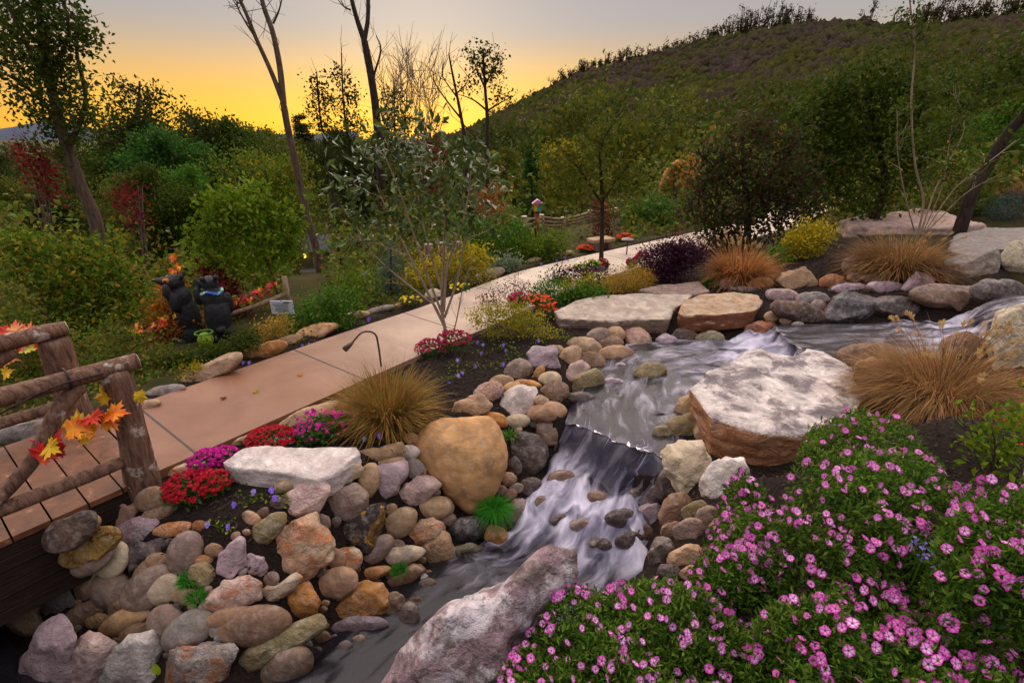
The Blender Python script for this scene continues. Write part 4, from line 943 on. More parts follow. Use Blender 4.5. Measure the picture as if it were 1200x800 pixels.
slab('slab', [(258,541,.16),(285,525,.18),(312,519,.18),(345,523,.17),(418,521,.17),(424,530,.15),(388,556,.13),(370,562,.13),(330,554,.14),(300,551,.14),(266,547,.14)], .20, 'white', 'white', 'long white flat slab between the red mums and the stacked stones', 'slab', spread=.97, nz=.014, seed=12)
slab('slab', [(1112,292,.62),(1116,276,.64),(1150,267,.66),(1230,265,.68),(1235,292,.64),(1168,294,.62),(1135,300,.60)], .25, 'grey', 'slab', 'grey layered slab on top of the ledge at the right', 'slab', spread=.97, nz=.03, seed=14)
slab('slab', [(985,258,.55),(1030,250,.62),(1080,244,.75),(1120,250,.75),(1155,262,.65),(1120,266,.60),(1050,264,.58),(1000,264,.55)], .3, 'pink', 'white', 'pale pink flat rock behind the wide straw grass', 'slab', spread=1.05, nz=.05, seed=15)
# the mauve mossy boulder that carries the petunias
rock(((640,640),(662,640),(676,648),(678,672),(660,700),(640,740),(610,790),(590,830),(540,850),(470,840),(455,808),(480,765),(507,735),(536,713),(574,694),(601,671),(625,650)), 'mauve', 'mauve',
     'huge mauve boulder with moss patches under the petunias', ang=.55, thick=.30, name='boulder', cat='boulder', depth=2.62, sub=6, noise=.075, foot=.2).color = lin('#94797f', 1)
# stone bench by the far walk
b = P_z(703, 291, 0.0)
t_ = thing('stone_bench', 'low stone bench beside the far end of the walk', 'bench', tuple(b))
o = obj('seat', remesh(*box((0, 0, .20), (.62, .36, .09), .5), .02, 2, lambda Q: .012 * fbm(Q * 6, 3, 3)), M['plain'], t_); o.color = PAL['tan']
for s in (-1, 1):
    o = obj('support', remesh(*box((s * .2 * math.cos(.5), s * .2 * math.sin(.5), .07), (.14, .3, .2), .5), .02, 2), M['plain'], t_); o.color = PAL['taupe']
# ------------------------------------------------------------------ rustic footbridge
BA = np.array(edge_r[0]); BL = np.array(edge_l[0])          # where the walk meets the deck (near / far corner)
bd = -T[0].copy(); bd[2] = 0; bd /= np.linalg.norm(bd)       # along the bridge, away from the walk
bn = np.array([-NR[0][0], -NR[0][1], 0])                     # across the bridge, towards the far side
bang = math.atan2(bd[1], bd[0])
ORG = BA + np.array([0, 0, -.02])
def bp(s, w, z): return ORG + bd * s + bn * w + np.array([0, 0, z])     # s along, w across (0 near side .. PW far side)
bridge = thing('footbridge', 'rustic log railed wooden footbridge at the left picture edge', 'footbridge', tuple(ORG))
deckm = NT('deck_boards'); v = deckm.coord('Object'); n1 = deckm.noise(deckm.coord('Object', (3, 3, 3)), 2.5, 5, .6, .8); n2 = deckm.noise(v, 30, 4, .7)
dc = deckm.mix(deckm.rng(n1, .3, .7), lin('#4a2a18'), lin('#7c5034')); dc = deckm.mix(deckm.rng(n1, .62, .72, 0, .5), dc, lin('#c09a7c'))
dc = deckm.mix(deckm.rng(n2, .55, .75, 0, .3), dc, lin('#3a2418'))
MDECK = deckm.done(deckm.pbr(dc, deckm.rng(n1, .3, .7, .42, .65), deckm.bump(n2, .3, .01), .35))
MBEAM = bark_mat('beam_dark', '#1c1410', '#3a2a22', (3, 3, 40), .8)
bw = .215
for k in range(15):
    c = bp(bw * (k + .5) + .01, PW / 2 + .02, 0.0); c[2] = ORG[2] + .012
    V, F = box((0, 0, 0), (bw - .012, PW + .10, .045), bang); 
    o = geo('deck_board', [(V + c, F)], MDECK, bridge, False, ORG)
for w, nm in ((.0, 'side_beam'), (PW, 'side_beam')):
    parts = []
    for q in range(6):       # laminated planks on edge
        V, F = box((0, 0, 0), (3.3, .05 + .012 * (q % 2), .088), bang); parts.append((V + bp(1.67, w + .01, -.062 - .098 * q), F))
    geo(nm, parts, MBEAM, bridge, False, ORG)
def log_part(nm, a, b, r0, r1, seed, ends=True, wob=.012, mat=LOG):
    a, b = np.array(a), np.array(b); n = 22; tt = np.linspace(0, 1, n)
    p = a[None] + (b - a)[None] * tt[:, None]; q = np.random.default_rng(seed)
    p = p + wob * np.stack([np.sin(tt * 7 + q.uniform(0, 6)), np.cos(tt * 5 + q.uniform(0, 6)), np.sin(tt * 6 + q.uniform(0, 6))], 1)
    rad = (r0 + (r1 - r0) * tt) * (1 + .05 * np.sin(tt * 9 + q.uniform(0, 6)))
    rad[0] *= .93; rad[-1] *= .93
    o = geo(nm, [tube(p, rad, 20, True, .07, seed)], mat, bridge, True, ORG)
    if ends:
        for e, sgn in ((p[-1], 1),):
            ax = (b - a) / np.linalg.norm(b - a); rr = rad[-1] * .93
            V, F = tube([e - ax * .004, e + ax * .006], [rr, rr * .95], 20); geo('cut_end', [(V, F)], LOGEND, o, True, ORG)
    return o
# near railing (posts at the walk end)
log_part('post', bp(.10, -.02, -.25), bp(.02, .0, .95), .12, .088, 1, False)
log_part('post', bp(2.2, -.02, -.25), bp(2.2, .0, .93), .125, .10, 2, False)
log_part('rail', bp(2.9, .0, 1.0), bp(-.10, -.01, 1.0), .070, .064, 3)
log_part('rail', bp(2.9, -.02, .27), bp(.12, -.02, .25), .052, .048, 4, False)
log_part('brace', bp(.92, -.02, .28), bp(.22, .0, .92), .045, .055, 5, False, .02)
log_part('brace', bp(.98, -.02, .28), bp(1.55, .0, .92), .062, .055, 6, False, .02)
log_part('brace', bp(1.05, -.03, .30), bp(1.75, -.02, .48), .045, .04, 7, False, .02)
log_part('brace', bp(1.9, -.02, .28), bp(1.5, .0, .9), .045, .045, 8, False)
# far railing
log_part('post', bp(.12, PW + .08, -.3), bp(.10, PW + .08, .87), .135, .11, 11, False)
log_part('rail', bp(2.9, PW + .06, .93), bp(-.02, PW + .08, .93), .072, .072, 12)
log_part('rail', bp(2.9, PW + .06, .25), bp(.12, PW + .08, .25), .055, .05, 13, False)
log_part('brace', bp(1.3, PW + .06, .28), bp(.36, PW + .06, .86), .05, .055, 14, False)
log_part('post', bp(2.2, PW + .06, -.25), bp(2.2, PW + .06, .9), .125, .10, 15, False)
V, F = tube([bp(.30, 0, 1.0) + np.array([0, 0, .074 * math.sin(a)]) + bn * .074 * math.cos(a) for a in np.linspace(0, 2 * math.pi, 18)], .007, 6)
geo('wire_tie', [(V, F)], flat_mat('wire', '#2a2220', .6), bridge, True, ORG)
# ------------------------------------------------------------------ maple leaf garlands wound on the two railings
HALF = [(0, 0), (.10, .02), (.34, -.10), (.30, .04), (.58, .10), (.46, .20), (.54, .30), (.36, .32), (.66, .62), (.44, .58), (.40, .70), (.20, .54), (.22, .80), (.10, .76), (0, 1.05)]
def maple(size, q, curl=.6):
    pts = [(x, y) for x, y in HALF] + [(-x, y) for x, y in HALF[-2:0:-1]]
    V = np.array([[x * size, y * size, curl * size * (x * x * .8 - (y - .4) ** 2 * .6) + q.normal() * .015 * size] for x, y in pts]); c = np.array([[0, .35 * size, .02 * size]])
    n = len(pts); V = np.concatenate([V, c]); i = np.arange(n)
    return V, np.stack([np.full(n, n), i, (i + 1) % n], 1)
def rotm(q, up, tilt=.6):
    z = np.array(up, float) + tilt * q.normal(size=3); z /= np.linalg.norm(z); x = np.cross(q.normal(size=3), z); x /= np.linalg.norm(x); y = np.cross(z, x)
    return np.stack([x, y, z], 1)
def silk(name, a, b):
    t = NT(name); v = t.coord('Object'); n = t.noise(v, 9, 3)
    return t.done(t.pbr(t.mix(t.rng(n, .4, .62), lin(a), lin(b)), .5, None, .3))
SILK = [silk('silk_red', '#b81c1c', '#c43c1c'), silk('silk_orange', '#d8641c', '#e89a24'), silk('silk_yellow', '#d8b022', '#c89418'), silk('silk_coral', '#d8603c', '#e0a060'), silk('silk_yellowgreen', '#c8b43a', '#a8a02c')]
def garland(label, stem, items, seed, group=None):
    q = np.random.default_rng(seed); root = thing('leaf_garland', label, 'garland', tuple(stem[0]), group)
    geo('vine', [tube(smooth_line(stem, 30), .007, 6)], BARKD, root, True, stem[0])
    for p, size, mi, up in items:
        V, F = maple(size, q); V = V @ rotm(q, up, .35).T; o = obj('leaf', mesh_np('maple_leaf', V, F, False), SILK[mi], root); o.location = tuple(np.array(p) - stem[0])
st = [bp(s, -.10 + .05 * math.sin(s * 9), .95 + .07 * math.sin(s * 5)) for s in (.1, .4, .8, 1.2, 1.6, 2.0)]
it = []
for (px, py, s, mi) in [(28, 488, .20, 0), (92, 440, .15, 2), (66, 448, .13, 0), (60, 468, .18, 2), (84, 462, .14, 1), (92, 455, .15, 1), (72, 478, .12, 2), (46, 470, .14, 1), (138, 440, .11, 2), (78, 470, .12, 1), (20, 478, .13, 2), (8, 490, .14, 0), (54, 458, .11, 1), (36, 497, .14, 0)]:
    d = 4.05 if px > 50 else 3.9
    w_ = P_d(px, py, d); sdist = ((w_ - ORG) * bd).sum(); w_ = bp(sdist, -.11, w_[2] - ORG[2])
    it.append((w_, s, mi, -FWD + np.array([0, 0, .4])))
garland('red and yellow maple leaf garland hanging under the near bridge rail', st, it, 3)
st = [bp(s, PW + .0, 1.0) for s in (.4, .8, 1.2, 1.6)]; it = []
for (px, py, s, mi) in [(20, 395, .22, 3), (38, 391, .18, 3), (8, 402, .20, 2), (26, 408, .20, 4), (40, 402, .18, 0), (3, 415, .20, 3), (10, 425, .16, 1), (14, 388, .16, 0), (3, 440, .15, 2), (30, 400, .16, 0)]:
    w_ = P_d(px, py, 5.0); it.append((w_, s * .82, mi, -FWD + np.array([0, 0, .6])))
st = [np.array(i[0]) for i in it[:1]] + [P_d(36, 398, 5.05), P_d(10, 410, 5.05), P_d(-20, 420, 5.05)]
garland('coral and yellow maple leaf garland over the far bridge rail', st, it, 4)

# ------------------------------------------------------------------ two black bear statues
FUR = NT('bear_fur'); v = FUR.coord('Object', (30, 30, 8)); n = FUR.noise(v, 2.2, 5, .7)
MFUR = FUR.done(FUR.pbr(FUR.mix(FUR.rng(n, .35, .7), lin('#0a0a0e'), lin('#23232b')), .55, FUR.bump(n, .9, .02), .4))
def bear(label, base, face, scale, facing, garl):
    """standing bear, facing = unit vector in the ground plane"""
    f = np.array([facing[0], facing[1], 0.]); f /= np.linalg.norm(f); s = np.array([-f[1], f[0], 0]); u = np.array([0, 0, 1.])
    Mx = np.stack([f, s, u], 1)
    root = thing('bear_statue', label, 'statue', tuple(base))
    el = [((0, 0, .44), (.165, .195, .36)), ((.02, 0, .74), (.135, .17, .22)), ((.0, .10, .12), (.13, .11, .2)), ((.0, -.10, .12), (.13, .11, .2)), ((.09, .10, .04), (.15, .09, .06)), ((.09, -.10, .04), (.15, .09, .06)),
          ((.04, 0, .86), (.11, .12, .12)), ((.07, 0, .99), (.14, .135, .13))] + face
    el += [((-.06, .095, 1.10), (.03, .05, .055)), ((-.06, -.095, 1.10), (.03, .05, .055))]
    parts = []
    for c, r_ in el:
        V, F = ellipsoid(c, r_, 3); parts.append(((V * scale) @ Mx.T, F))
    V, F = join_geo(parts)
    me = remesh(V, F, .016, 5, lambda Q: .004 * fbm(Q * np.array([40, 40, 14]), 3, 3))
    obj('body', me, MFUR, root)
    return root, Mx * scale
fb = P_z(228, 398, -.25); fb[2] = g1(fb[0], fb[1]) - .03
bear1, MX = bear('black bear statue with its head raised to the left', fb, [((.17, 0, 1.02), (.13, .075, .07)), ((.27, 0, 1.035), (.06, .055, .05)), ((.10, -.20, .72), (.07, .07, .17)), ((.17, -.18, .88), (.06, .06, .11)), ((.10, .20, .72), (.07, .07, .17)), ((.16, .20, .90), (.06, .06, .13)), ((-.12, 0, .25), (.08, .08, .07))], .90, (-.92, -.38), None)
def bpart(root, MX, nm, c, r_, mat, sub=2):
    V, F = ellipsoid(c, r_, sub); return obj(nm, mesh_np(nm, V @ MX.T, F), mat, root)
TANF = flat_mat('bear_muzzle_tan', '#b8702a', .7, .2, .2)
BLK = flat_mat('bear_black_gloss', '#08080a', .25, .5, .1)
for s in (-1, 1):
    e = bpart(bear1, MX, 'eye_patch', (.155, s * .095, 1.045), (.05, .035, .042), TANF); o = bpart(bear1, MX, 'eye', (.165, s * .122, 1.045), (.024, .016, .022), BLK); o.parent = e
bpart(bear1, MX, 'nose', (.335, 0, 1.05), (.026, .032, .024), BLK)
fb2 = P_z(262, 400, -.25); fb2[2] = g1(fb2[0], fb2[1]) - .03
bear2, MX2 = bear('black bear statue seen from behind with a beaded collar', fb2, [((.14, 0, .97), (.11, .07, .065)), ((.10, .20, .80), (.07, .07, .16)), ((.18, .17, .98), (.06, .055, .11)), ((.08, -.21, .62), (.07, .07, .19)), ((-.12, 0, .25), (.08, .08, .07))], .86, (-.55, .83), None)
BEAD = [flat_mat('bead_' + n, c, .35, .5, .1) for n, c in (('green', '#2a9a3a'), ('blue', '#2a5ad0'), ('silver', '#c8ccd4'), ('teal', '#2ab0a0'))]
q = np.random.default_rng(4); nk = []
for k in range(0):
    a = k / 44 * 2 * math.pi; c = np.array([.04 + .145 * math.cos(a), .15 * math.sin(a), .86 + .02 * math.sin(a * 3) + .015 * q.normal()]); pass
an = np.linspace(0, 2 * math.pi, 133)[:-1]; cp_ = np.stack([.04 + .145 * np.cos(an), .15 * np.sin(an), .86 + .02 * np.sin(an * 3)], 1) @ MX2.T
tb = NT('bead_mix'); vn = tb.node('ShaderNodeTexVoronoi'); vn.inputs['Scale'].default_value = 26; tb.link(tb.coord('Object'), vn.inputs['Vector'])
sx = tb.node('ShaderNodeSeparateColor'); tb.link(vn.outputs['Color'], sx.inputs[0]); rmp = ramp(tb.n, [(0, lin('#2a9a3a')), (.3, lin('#2a5ad0')), (.55, lin('#c8ccd4')), (.8, lin('#2ab060'))], 'CONSTANT'); tb.link(sx.outputs[0], rmp.inputs[0])
V, F = tube(cp_, .012 + .012 * np.abs(np.sin(an * 22)), 8, False); F = F + [np.stack([len(V) - 8 + np.arange(8), len(V) - 8 + (np.arange(8) + 1) % 8, (np.arange(8) + 1) % 8, np.arange(8)], 1)]
geo('collar', [(V, F)], tb.done(tb.pbr(rmp.outputs[0], .35)), bear2)
# head wreath of copper leaves on the first bear
q = np.random.default_rng(9); base = fb + MX @ np.array([.0, 0, 1.12])
root = thing('leaf_wreath', 'copper autumn leaf spray standing on the raised bear head', 'leaf spray', tuple(base))
geo('stem', [tube([(0, 0, -.03), (0, 0, .12), (.01, 0, .22)], .006, 5)], BARKD, root)
for k in range(10):
    V, F = maple(.085, q); V = V @ rotm(q, -FWD, .6).T; o = obj('leaf', mesh_np('maple_leaf', V, F, False), SILK[(1, 3, 1, 0)[k % 4]], root); o.location = (q.normal() * .035, q.normal() * .02, .03 + .2 * q.random())
base = fb2 + np.array([-.10, -.24, 0]); base[2] = g1(base[0], base[1])
root = thing('green_ornament', 'bright green glittery ball at the feet of the second bear', 'ornament', tuple(base))
V, F = ico(3); V = V * .10 + np.array([0, 0, .10]); obj('ball', mesh_np('ball', V * (1 + .05 * fbm(V * 30, 3, 2))[:, None], F, False), flat_mat('green_glitter', '#7c9420', .5, .3, .6, 40), root)
geo('bead_trim', [tube([(.11 * math.cos(a), .11 * math.sin(a), .2) for a in np.linspace(0, 6.28, 30)], .012, 8, False)], flat_mat('trim_green', '#4c7a2a', .6), root)
# ------------------------------------------------------------------ sign on its rail fence behind the bears
WOODP = bark_mat('wood_weathered', '#6a5442', '#9c8468', (10, 10, 3), .4)
s0 = P_y(300, 372, 8.2); s1 = P_y(352, 350, 9.3)
def fence(label, pts, hts, rails, group=None, mat=WOODP, r0=.05, caps=False, rr=.035):
    root = thing('rail_fence', label, 'fence', tuple(pts[0]), group); pts = [np.array(p) for p in pts]
    for p, h in zip(pts, hts):
        o = geo('post', [tube([p - [0, 0, .3], p + [0, 0, h * .5], p + [0, 0, h]], [r0, r0, r0 * .95], 10, True, .05)], mat, root, True, pts[0])
        if caps: geo('post_cap', [tube([p + [0, 0, h], p + [0, 0, h + .02]], [r0 * 1.05, r0 * .8], 10)], flat_mat('post_cap_pale', '#c8b8a4', .8), o, True, pts[0])
    for f_ in rails:
        for a, b, ha, hb in zip(pts[:-1], pts[1:], hts[:-1], hts[1:]):
            geo('rail', [tube([a + [0, 0, ha * f_], (a + b) / 2 + [0, 0, (ha + hb) / 2 * f_ - .02], b + [0, 0, hb * f_]], rr, 8, True, .05)], mat, root, True, pts[0])
    return root
def gnd(p): p = np.array(p); p[2] = g1(p[0], p[1]); return p
fp = [gnd(P_y(262, 372, 7.2)), gnd(P_y(338, 352, 8.0))]
fence('short wooden rail fence behind the bears', fp, [.45, .62], [.55], r0=.045)
q = np.random.default_rng(12)
a, b = fp[0] + [0, 0, .45], fp[1] + [0, 0, .56]; mid = (a + b) / 2 - [0, 0, .05]
items = []
ln = smooth_line([a, mid, b], 30)
SILK.append(silk('silk_dark_red', '#6e1618', '#92321c'))
for k in range(24): items.append((ln[k + 2 if k < 28 else 28] + q.normal(size=3) * .02, .10, (5, 5, 0, 5, 1, 5)[k % 6], -FWD + np.array([0, 0, .5])))
garland('dark red and orange leaf garland on the fence beside the bears', [a, mid, b], items, 13)
a, b = gnd(P_y(150, 392, 6.6)) , gnd(P_y(222, 388, 6.9)); a[2] += .28; b[2] += .42; items = []; ln = smooth_line([a, (a + b) / 2 - [0, 0, .06], b], 20)
for k in range(14): items.append((ln[k + 1] + q.normal(size=3) * .02, .10, (1, 2, 1, 5, 1, 0)[k % 6], -FWD + np.array([0, 0, .5])))
garland('orange leaf garland strung left of the raised bear', [a, (a + b) / 2 - [0, 0, .06], b], items, 14)
sb = gnd(P_y(331, 362, 7.4))
root = thing('notice_sign', 'small white notice board on a post behind the bears', 'sign', tuple(sb))
top = P_y(332, 360, 7.4); zc = top[2] - sb[2]
geo('post', [tube([(0, .03, -.2), (0, .03, zc)], .03, 8)], WOODP, root)
bo = geo('board', [box((0, 0, zc), (.34, .02, .21))], flat_mat('sign_white', '#c4c2cc', .5, .3, .03), root, False)
geo('print_lines', [box((-.02 + .012 * (k % 3), -.0125, zc + .055 - .024 * k), (.24 - .03 * (k % 3), .004, .007)) for k in range(6)] + [box((.08, -.0125, zc + .08), (.09, .004, .022))], flat_mat('sign_print', '#5a5a66', .6), bo, False)
# ------------------------------------------------------------------ fence and bird house by the far walk
pts = [gnd(P_y(614, 286, 13.5)), gnd(P_y(634, 284, 15.5)), gnd(P_y(659, 281, 16.2)), gnd(P_y(690, 272, 17.0)), gnd(P_y(720, 262, 18.5))]
hts = [P_y(614, 254, 13.5)[2] - pts[0][2], P_y(634, 252, 15.5)[2] - pts[1][2], P_y(659, 255, 16.2)[2] - pts[2][2], P_y(690, 247, 17)[2] - pts[3][2], P_y(720, 244, 18.5)[2] - pts[4][2]]
fence('weathered split rail fence with pale topped posts beyond the walk', pts, hts, [.42, .65, .88], caps=True, r0=.085, rr=.04)
pts2 = [gnd(P_y(503, 300, 9.6)), gnd(P_y(519, 298, 10.2)), gnd(P_y(537, 296, 10.8))]
for k, (p, px, lb) in enumerate(zip(pts2, (503, 519, 537), ('leftmost of three pale log posts behind the young magnolia', 'middle of three pale log posts behind the young magnolia', 'rightmost, browner log post behind the young magnolia'))):
    h = P_y(px, 277, (9.6, 10.2, 10.8)[k])[2] - p[2]
    root = thing('log_post', lb, 'post', tuple(p), 'log posts behind the magnolia')
    h *= .8; geo('trunk', [tube([(0, 0, -.2), (0, 0, h * .5), (0, 0, h)], .085, 12, True, .06, k)], LOG, root); geo('cut_top', [tube([(0, 0, h), (0, 0, h + .015)], [.082, .078], 12)], flat_mat('post_top', '#8c7a6c', .8), root)
bp_ = gnd(P_y(629, 282, 14.4)); hh = P_y(629, 247, 14.4)[2] - bp_[2]
root = thing('birdhouse', 'colourful birdhouse on a rust brown pole by the fence', 'birdhouse', tuple(bp_))
geo('pole', [tube([(0, 0, -.3), (0, 0, hh)], .065, 10)], flat_mat('pole_rust', '#7a3a1e', .7), root)
bh = geo('house_body', [box((0, 0, hh + .10), (.20, .2, .22))], flat_mat('birdhouse_teal', '#2a9a8a', .5), root, False)
geo('front_panel', [box((-.055, -.104, hh + .10), (.085, .01, .2)), box((0, -.112, hh + .16), (.06, .01, .05))], flat_mat('birdhouse_yellow', '#d8a81e', .5), bh, False)
V = np.array([(-.15, -.15, hh + .20), (.15, -.15, hh + .20), (.15, .15, hh + .20), (-.15, .15, hh + .20), (0, -.15, hh + .31), (0, .15, hh + .31)], float)
obj('roof', mesh_np('roof', V, [np.array([[0, 1, 2, 3], [0, 4, 5, 3][::-1], [1, 2, 5, 4]]), np.array([[0, 1, 4], [3, 5, 2]])], False), flat_mat('birdhouse_pink', '#b87aa0', .5), root)
# ------------------------------------------------------------------ two copper path lights
COP = flat_mat('copper_aged', '#4a342a', .38, .6, .3, 30)
def path_light(label, base, head, htop):
    root = thing('path_light', label, 'path light', tuple(base)); head = np.array(head) - base; a = np.array([0, 0, 0.]); up = head + np.array([0, 0, .02]); 
    col = smooth_line([a - [0, 0, .1], a + [0, 0, htop * .6] + head * .02, a + [0, 0, htop * .95] + head * np.array([.12, .12, 0]), head * np.array([.55, .55, 0]) + [0, 0, htop * 1.02], head], 24)
    geo('stem', [tube(col, .011, 8)], COP, root)
    d = head - (head * np.array([.55, .55, 0]) + [0, 0, htop]); d /= np.linalg.norm(d)
    geo('lamp_shade', [tube([head - d * .02, head + d * .03, head + d * .11], [.016, .028, .034], 12)], COP, root)
b = on(447, 432); path_light('copper path light with a bent neck beside the green rust grass', b, P_y(412, 402, b[1] - .10), P_y(434, 388, b[1])[2] - b[2])
b = on(734, 300); root = thing('path_light', 'dark flat topped path light by the far walk', 'path light', tuple(b)); h = P_y(734, 281, b[1])[2] - b[2]
geo('stem', [tube([(0, 0, -.1), (0, 0, h)], .014, 8)], COP, root); geo('lamp_shade', [tube([(0, 0, h - .01), (0, 0, h + .02), (0, 0, h + .05)], [.17, .13, .02], 16)], COP, root)
# ------------------------------------------------------------------ the cottage with lit lamps below the woods
hb = P_y(360, 306, 30); hb[2] = P_y(360, 312, 30)[2]
root = thing('cottage', 'small grey roofed cottage with two lit lamps below the woods', 'house', tuple(hb)); WALL = flat_mat('cottage_wall', '#8a8070', .8); RF = flat_mat('cottage_roof', '#565560', .8, .2, .15, 6)
geo('wall', [box((1.0, 2.0, .6), (6.5, 3.6, 1.7))], WALL, root, False)
V = np.array([(-2.6, -.1, 1.4), (4.6, -.1, 1.4), (4.6, 4.1, 1.4), (-2.6, 4.1, 1.4), (-2.3, 2, 2.7), (4.3, 2, 2.7)], float)
obj('roof', mesh_np('roof', V, [np.array([[0, 1, 5, 4], [2, 3, 4, 5], [3, 2, 1, 0]]), np.array([[0, 4, 3], [1, 2, 5]])], False), RF, root)
geo('door', [box((.9, .17, .35), (.8, .06, 1.2))], flat_mat('cottage_door', '#c8b890', .7), root, False)
for x in (-.2, 1.1): geo('lamp', [ellipsoid((x, .0, 1.0), (.16, .12, .2), 2)], flat_mat('lamp_glow', '#ffd84a', .5, emit=2.2), root)
root.scale = (.62, .62, .62); pv = P_y(352, 316, 28.5); pv[2] = hb[2] - .1
V = np.array([(-3.5, -2, 0), (4, -2, .05), (4, 1.6, .05), (-3.5, 1.6, 0)]) + pv
tag(obj('road', mesh_np('road', V, np.array([[0, 1, 2, 3]])), flat_mat('asphalt', '#5a5658', .9, .2, .1, 3)), None, None, kind='structure')
# ------------------------------------------------------------------ planted things near the camera
def in_poly(P, poly):
    x, y = P[:, 0], P[:, 1]; c = np.zeros(len(P), bool); q = np.array(poly, float); j = len(q) - 1
    for i in range(len(q)):
        a = (q[i, 1] > y) != (q[j, 1] > y); xs = (q[j, 0] - q[i, 0]) * (y - q[i, 1]) / (q[j, 1] - q[i, 1] + 1e-12) + q[i, 0]
        c ^= a & (x < xs); j = i
    return c
def sample_poly(poly, n, r):
    q = np.array(poly, float); lo, hi = q.min(0), q.max(0); out = []
    while sum(map(len, out)) < n:
        P = lo + r.random((n * 2, 2)) * (hi - lo); out.append(P[in_poly(P, poly)])
    return np.concatenate(out)[:n]
def edge_dist(P, poly):
    q = np.array(poly, float); d = np.full(len(P), 1e9)
    for i in range(len(q)):
        a, b = q[i], q[(i + 1) % len(q)]; t = np.clip(((P - a) @ (b - a)) / ((b - a) @ (b - a)), 0, 1); d = np.minimum(d, np.linalg.norm(P - (a + t[:, None] * (b - a)), axis=1))
    return d
# petunia bloom: five lobed trumpet, white with a magenta star and a rosy rim
def petunia_mesh(seed):
    q = np.random.default_rng(seed); na = 30; rings = [(.0, -.55), (.12, -.42), (.24, -.12), (.55, .0), (.82, .03), (1.0, -.02)]; V = []; C = []
    for ri, (rr, z) in enumerate(rings):
        for k in range(na):
            a = 2 * math.pi * k / na; lobe = 1 - .13 * abs(math.sin(2.5 * a)) ** 3 * (rr > .5) ; rad = rr * lobe * (1 + .05 * q.normal() * (rr > .7))
            V.append((rad * math.cos(a), rad * math.sin(a), z + .06 * q.normal() * (rr > .7)))
            m = abs(((a / (2 * math.pi) * 5 + .5) % 1) - .5)              # 0 on the middle of a lobe
            star = max(0, 1 - m / (.25 - .06 * rr)) if rr < .95 else .2; rim = max(0, (rr - .55) / .45) * .9
            w = np.array([.86, .56, .86]); mg = np.array([.44, .003, .25]); pk = np.array([.56, .006, .40])
            c = w * (1 - rim) + pk * rim; c = c * (1 - min(1, star * 1.3)) + mg * min(1, star * 1.3)
            if rr < .2: c = np.array([.35, .02, .16]) if rr > .05 else np.array([.7, .6, .2])
            C.append((*c, 1))
    nr = len(rings); i = (np.arange(nr - 1)[:, None] * na + np.arange(na)[None]).ravel(); j = (np.arange(nr - 1)[:, None] * na + (np.arange(na) + 1)[None] % na).ravel()
    me = mesh_np('petunia', np.array(V), np.stack([i, j, j + na, i + na], 1)); at = me.color_attributes.new('petal', 'FLOAT_COLOR', 'POINT'); at.data.foreach_set('color', np.array(C, np.float32).ravel()); return me
t = NT('petunia_petals'); a = t.node('ShaderNodeAttribute', attribute_name='petal'); oi = t.node('ShaderNodeObjectInfo')
c = t.mix(t.rng(oi.outputs['Random'], 0, 1, 0, .6), a.outputs['Color'], lin('#c8149a'))
p = t.pbr(c, .6, None, .2); tr = t.node('ShaderNodeBsdfTranslucent'); t.link(c, tr.inputs[0]); mx = t.node('ShaderNodeMixShader'); mx.inputs[0].default_value = .25; t.link(p, mx.inputs[1]); t.link(tr.outputs[0], mx.inputs[2])
MPET = t.done(mx.outputs[0]); PET = [petunia_mesh(s) for s in range(4)]
for m_ in PET: m_.materials.append(MPET)
BUD = mesh_np('bud', *[(np.concatenate([ellipsoid((0, 0, 0), (.3, .3, .7), 2)[0]])), ellipsoid((0, 0, 0), (1, 1, 1), 2)[1]]); BUD.materials.append(flat_mat('petunia_bud', '#c02a86', .6))
def look(n, roll):
    z = Vector(n).normalized(); m = z.to_track_quat('Z', 'Y').to_matrix().to_4x4(); return m @ Matrix.Rotation(roll, 4, 'Z')
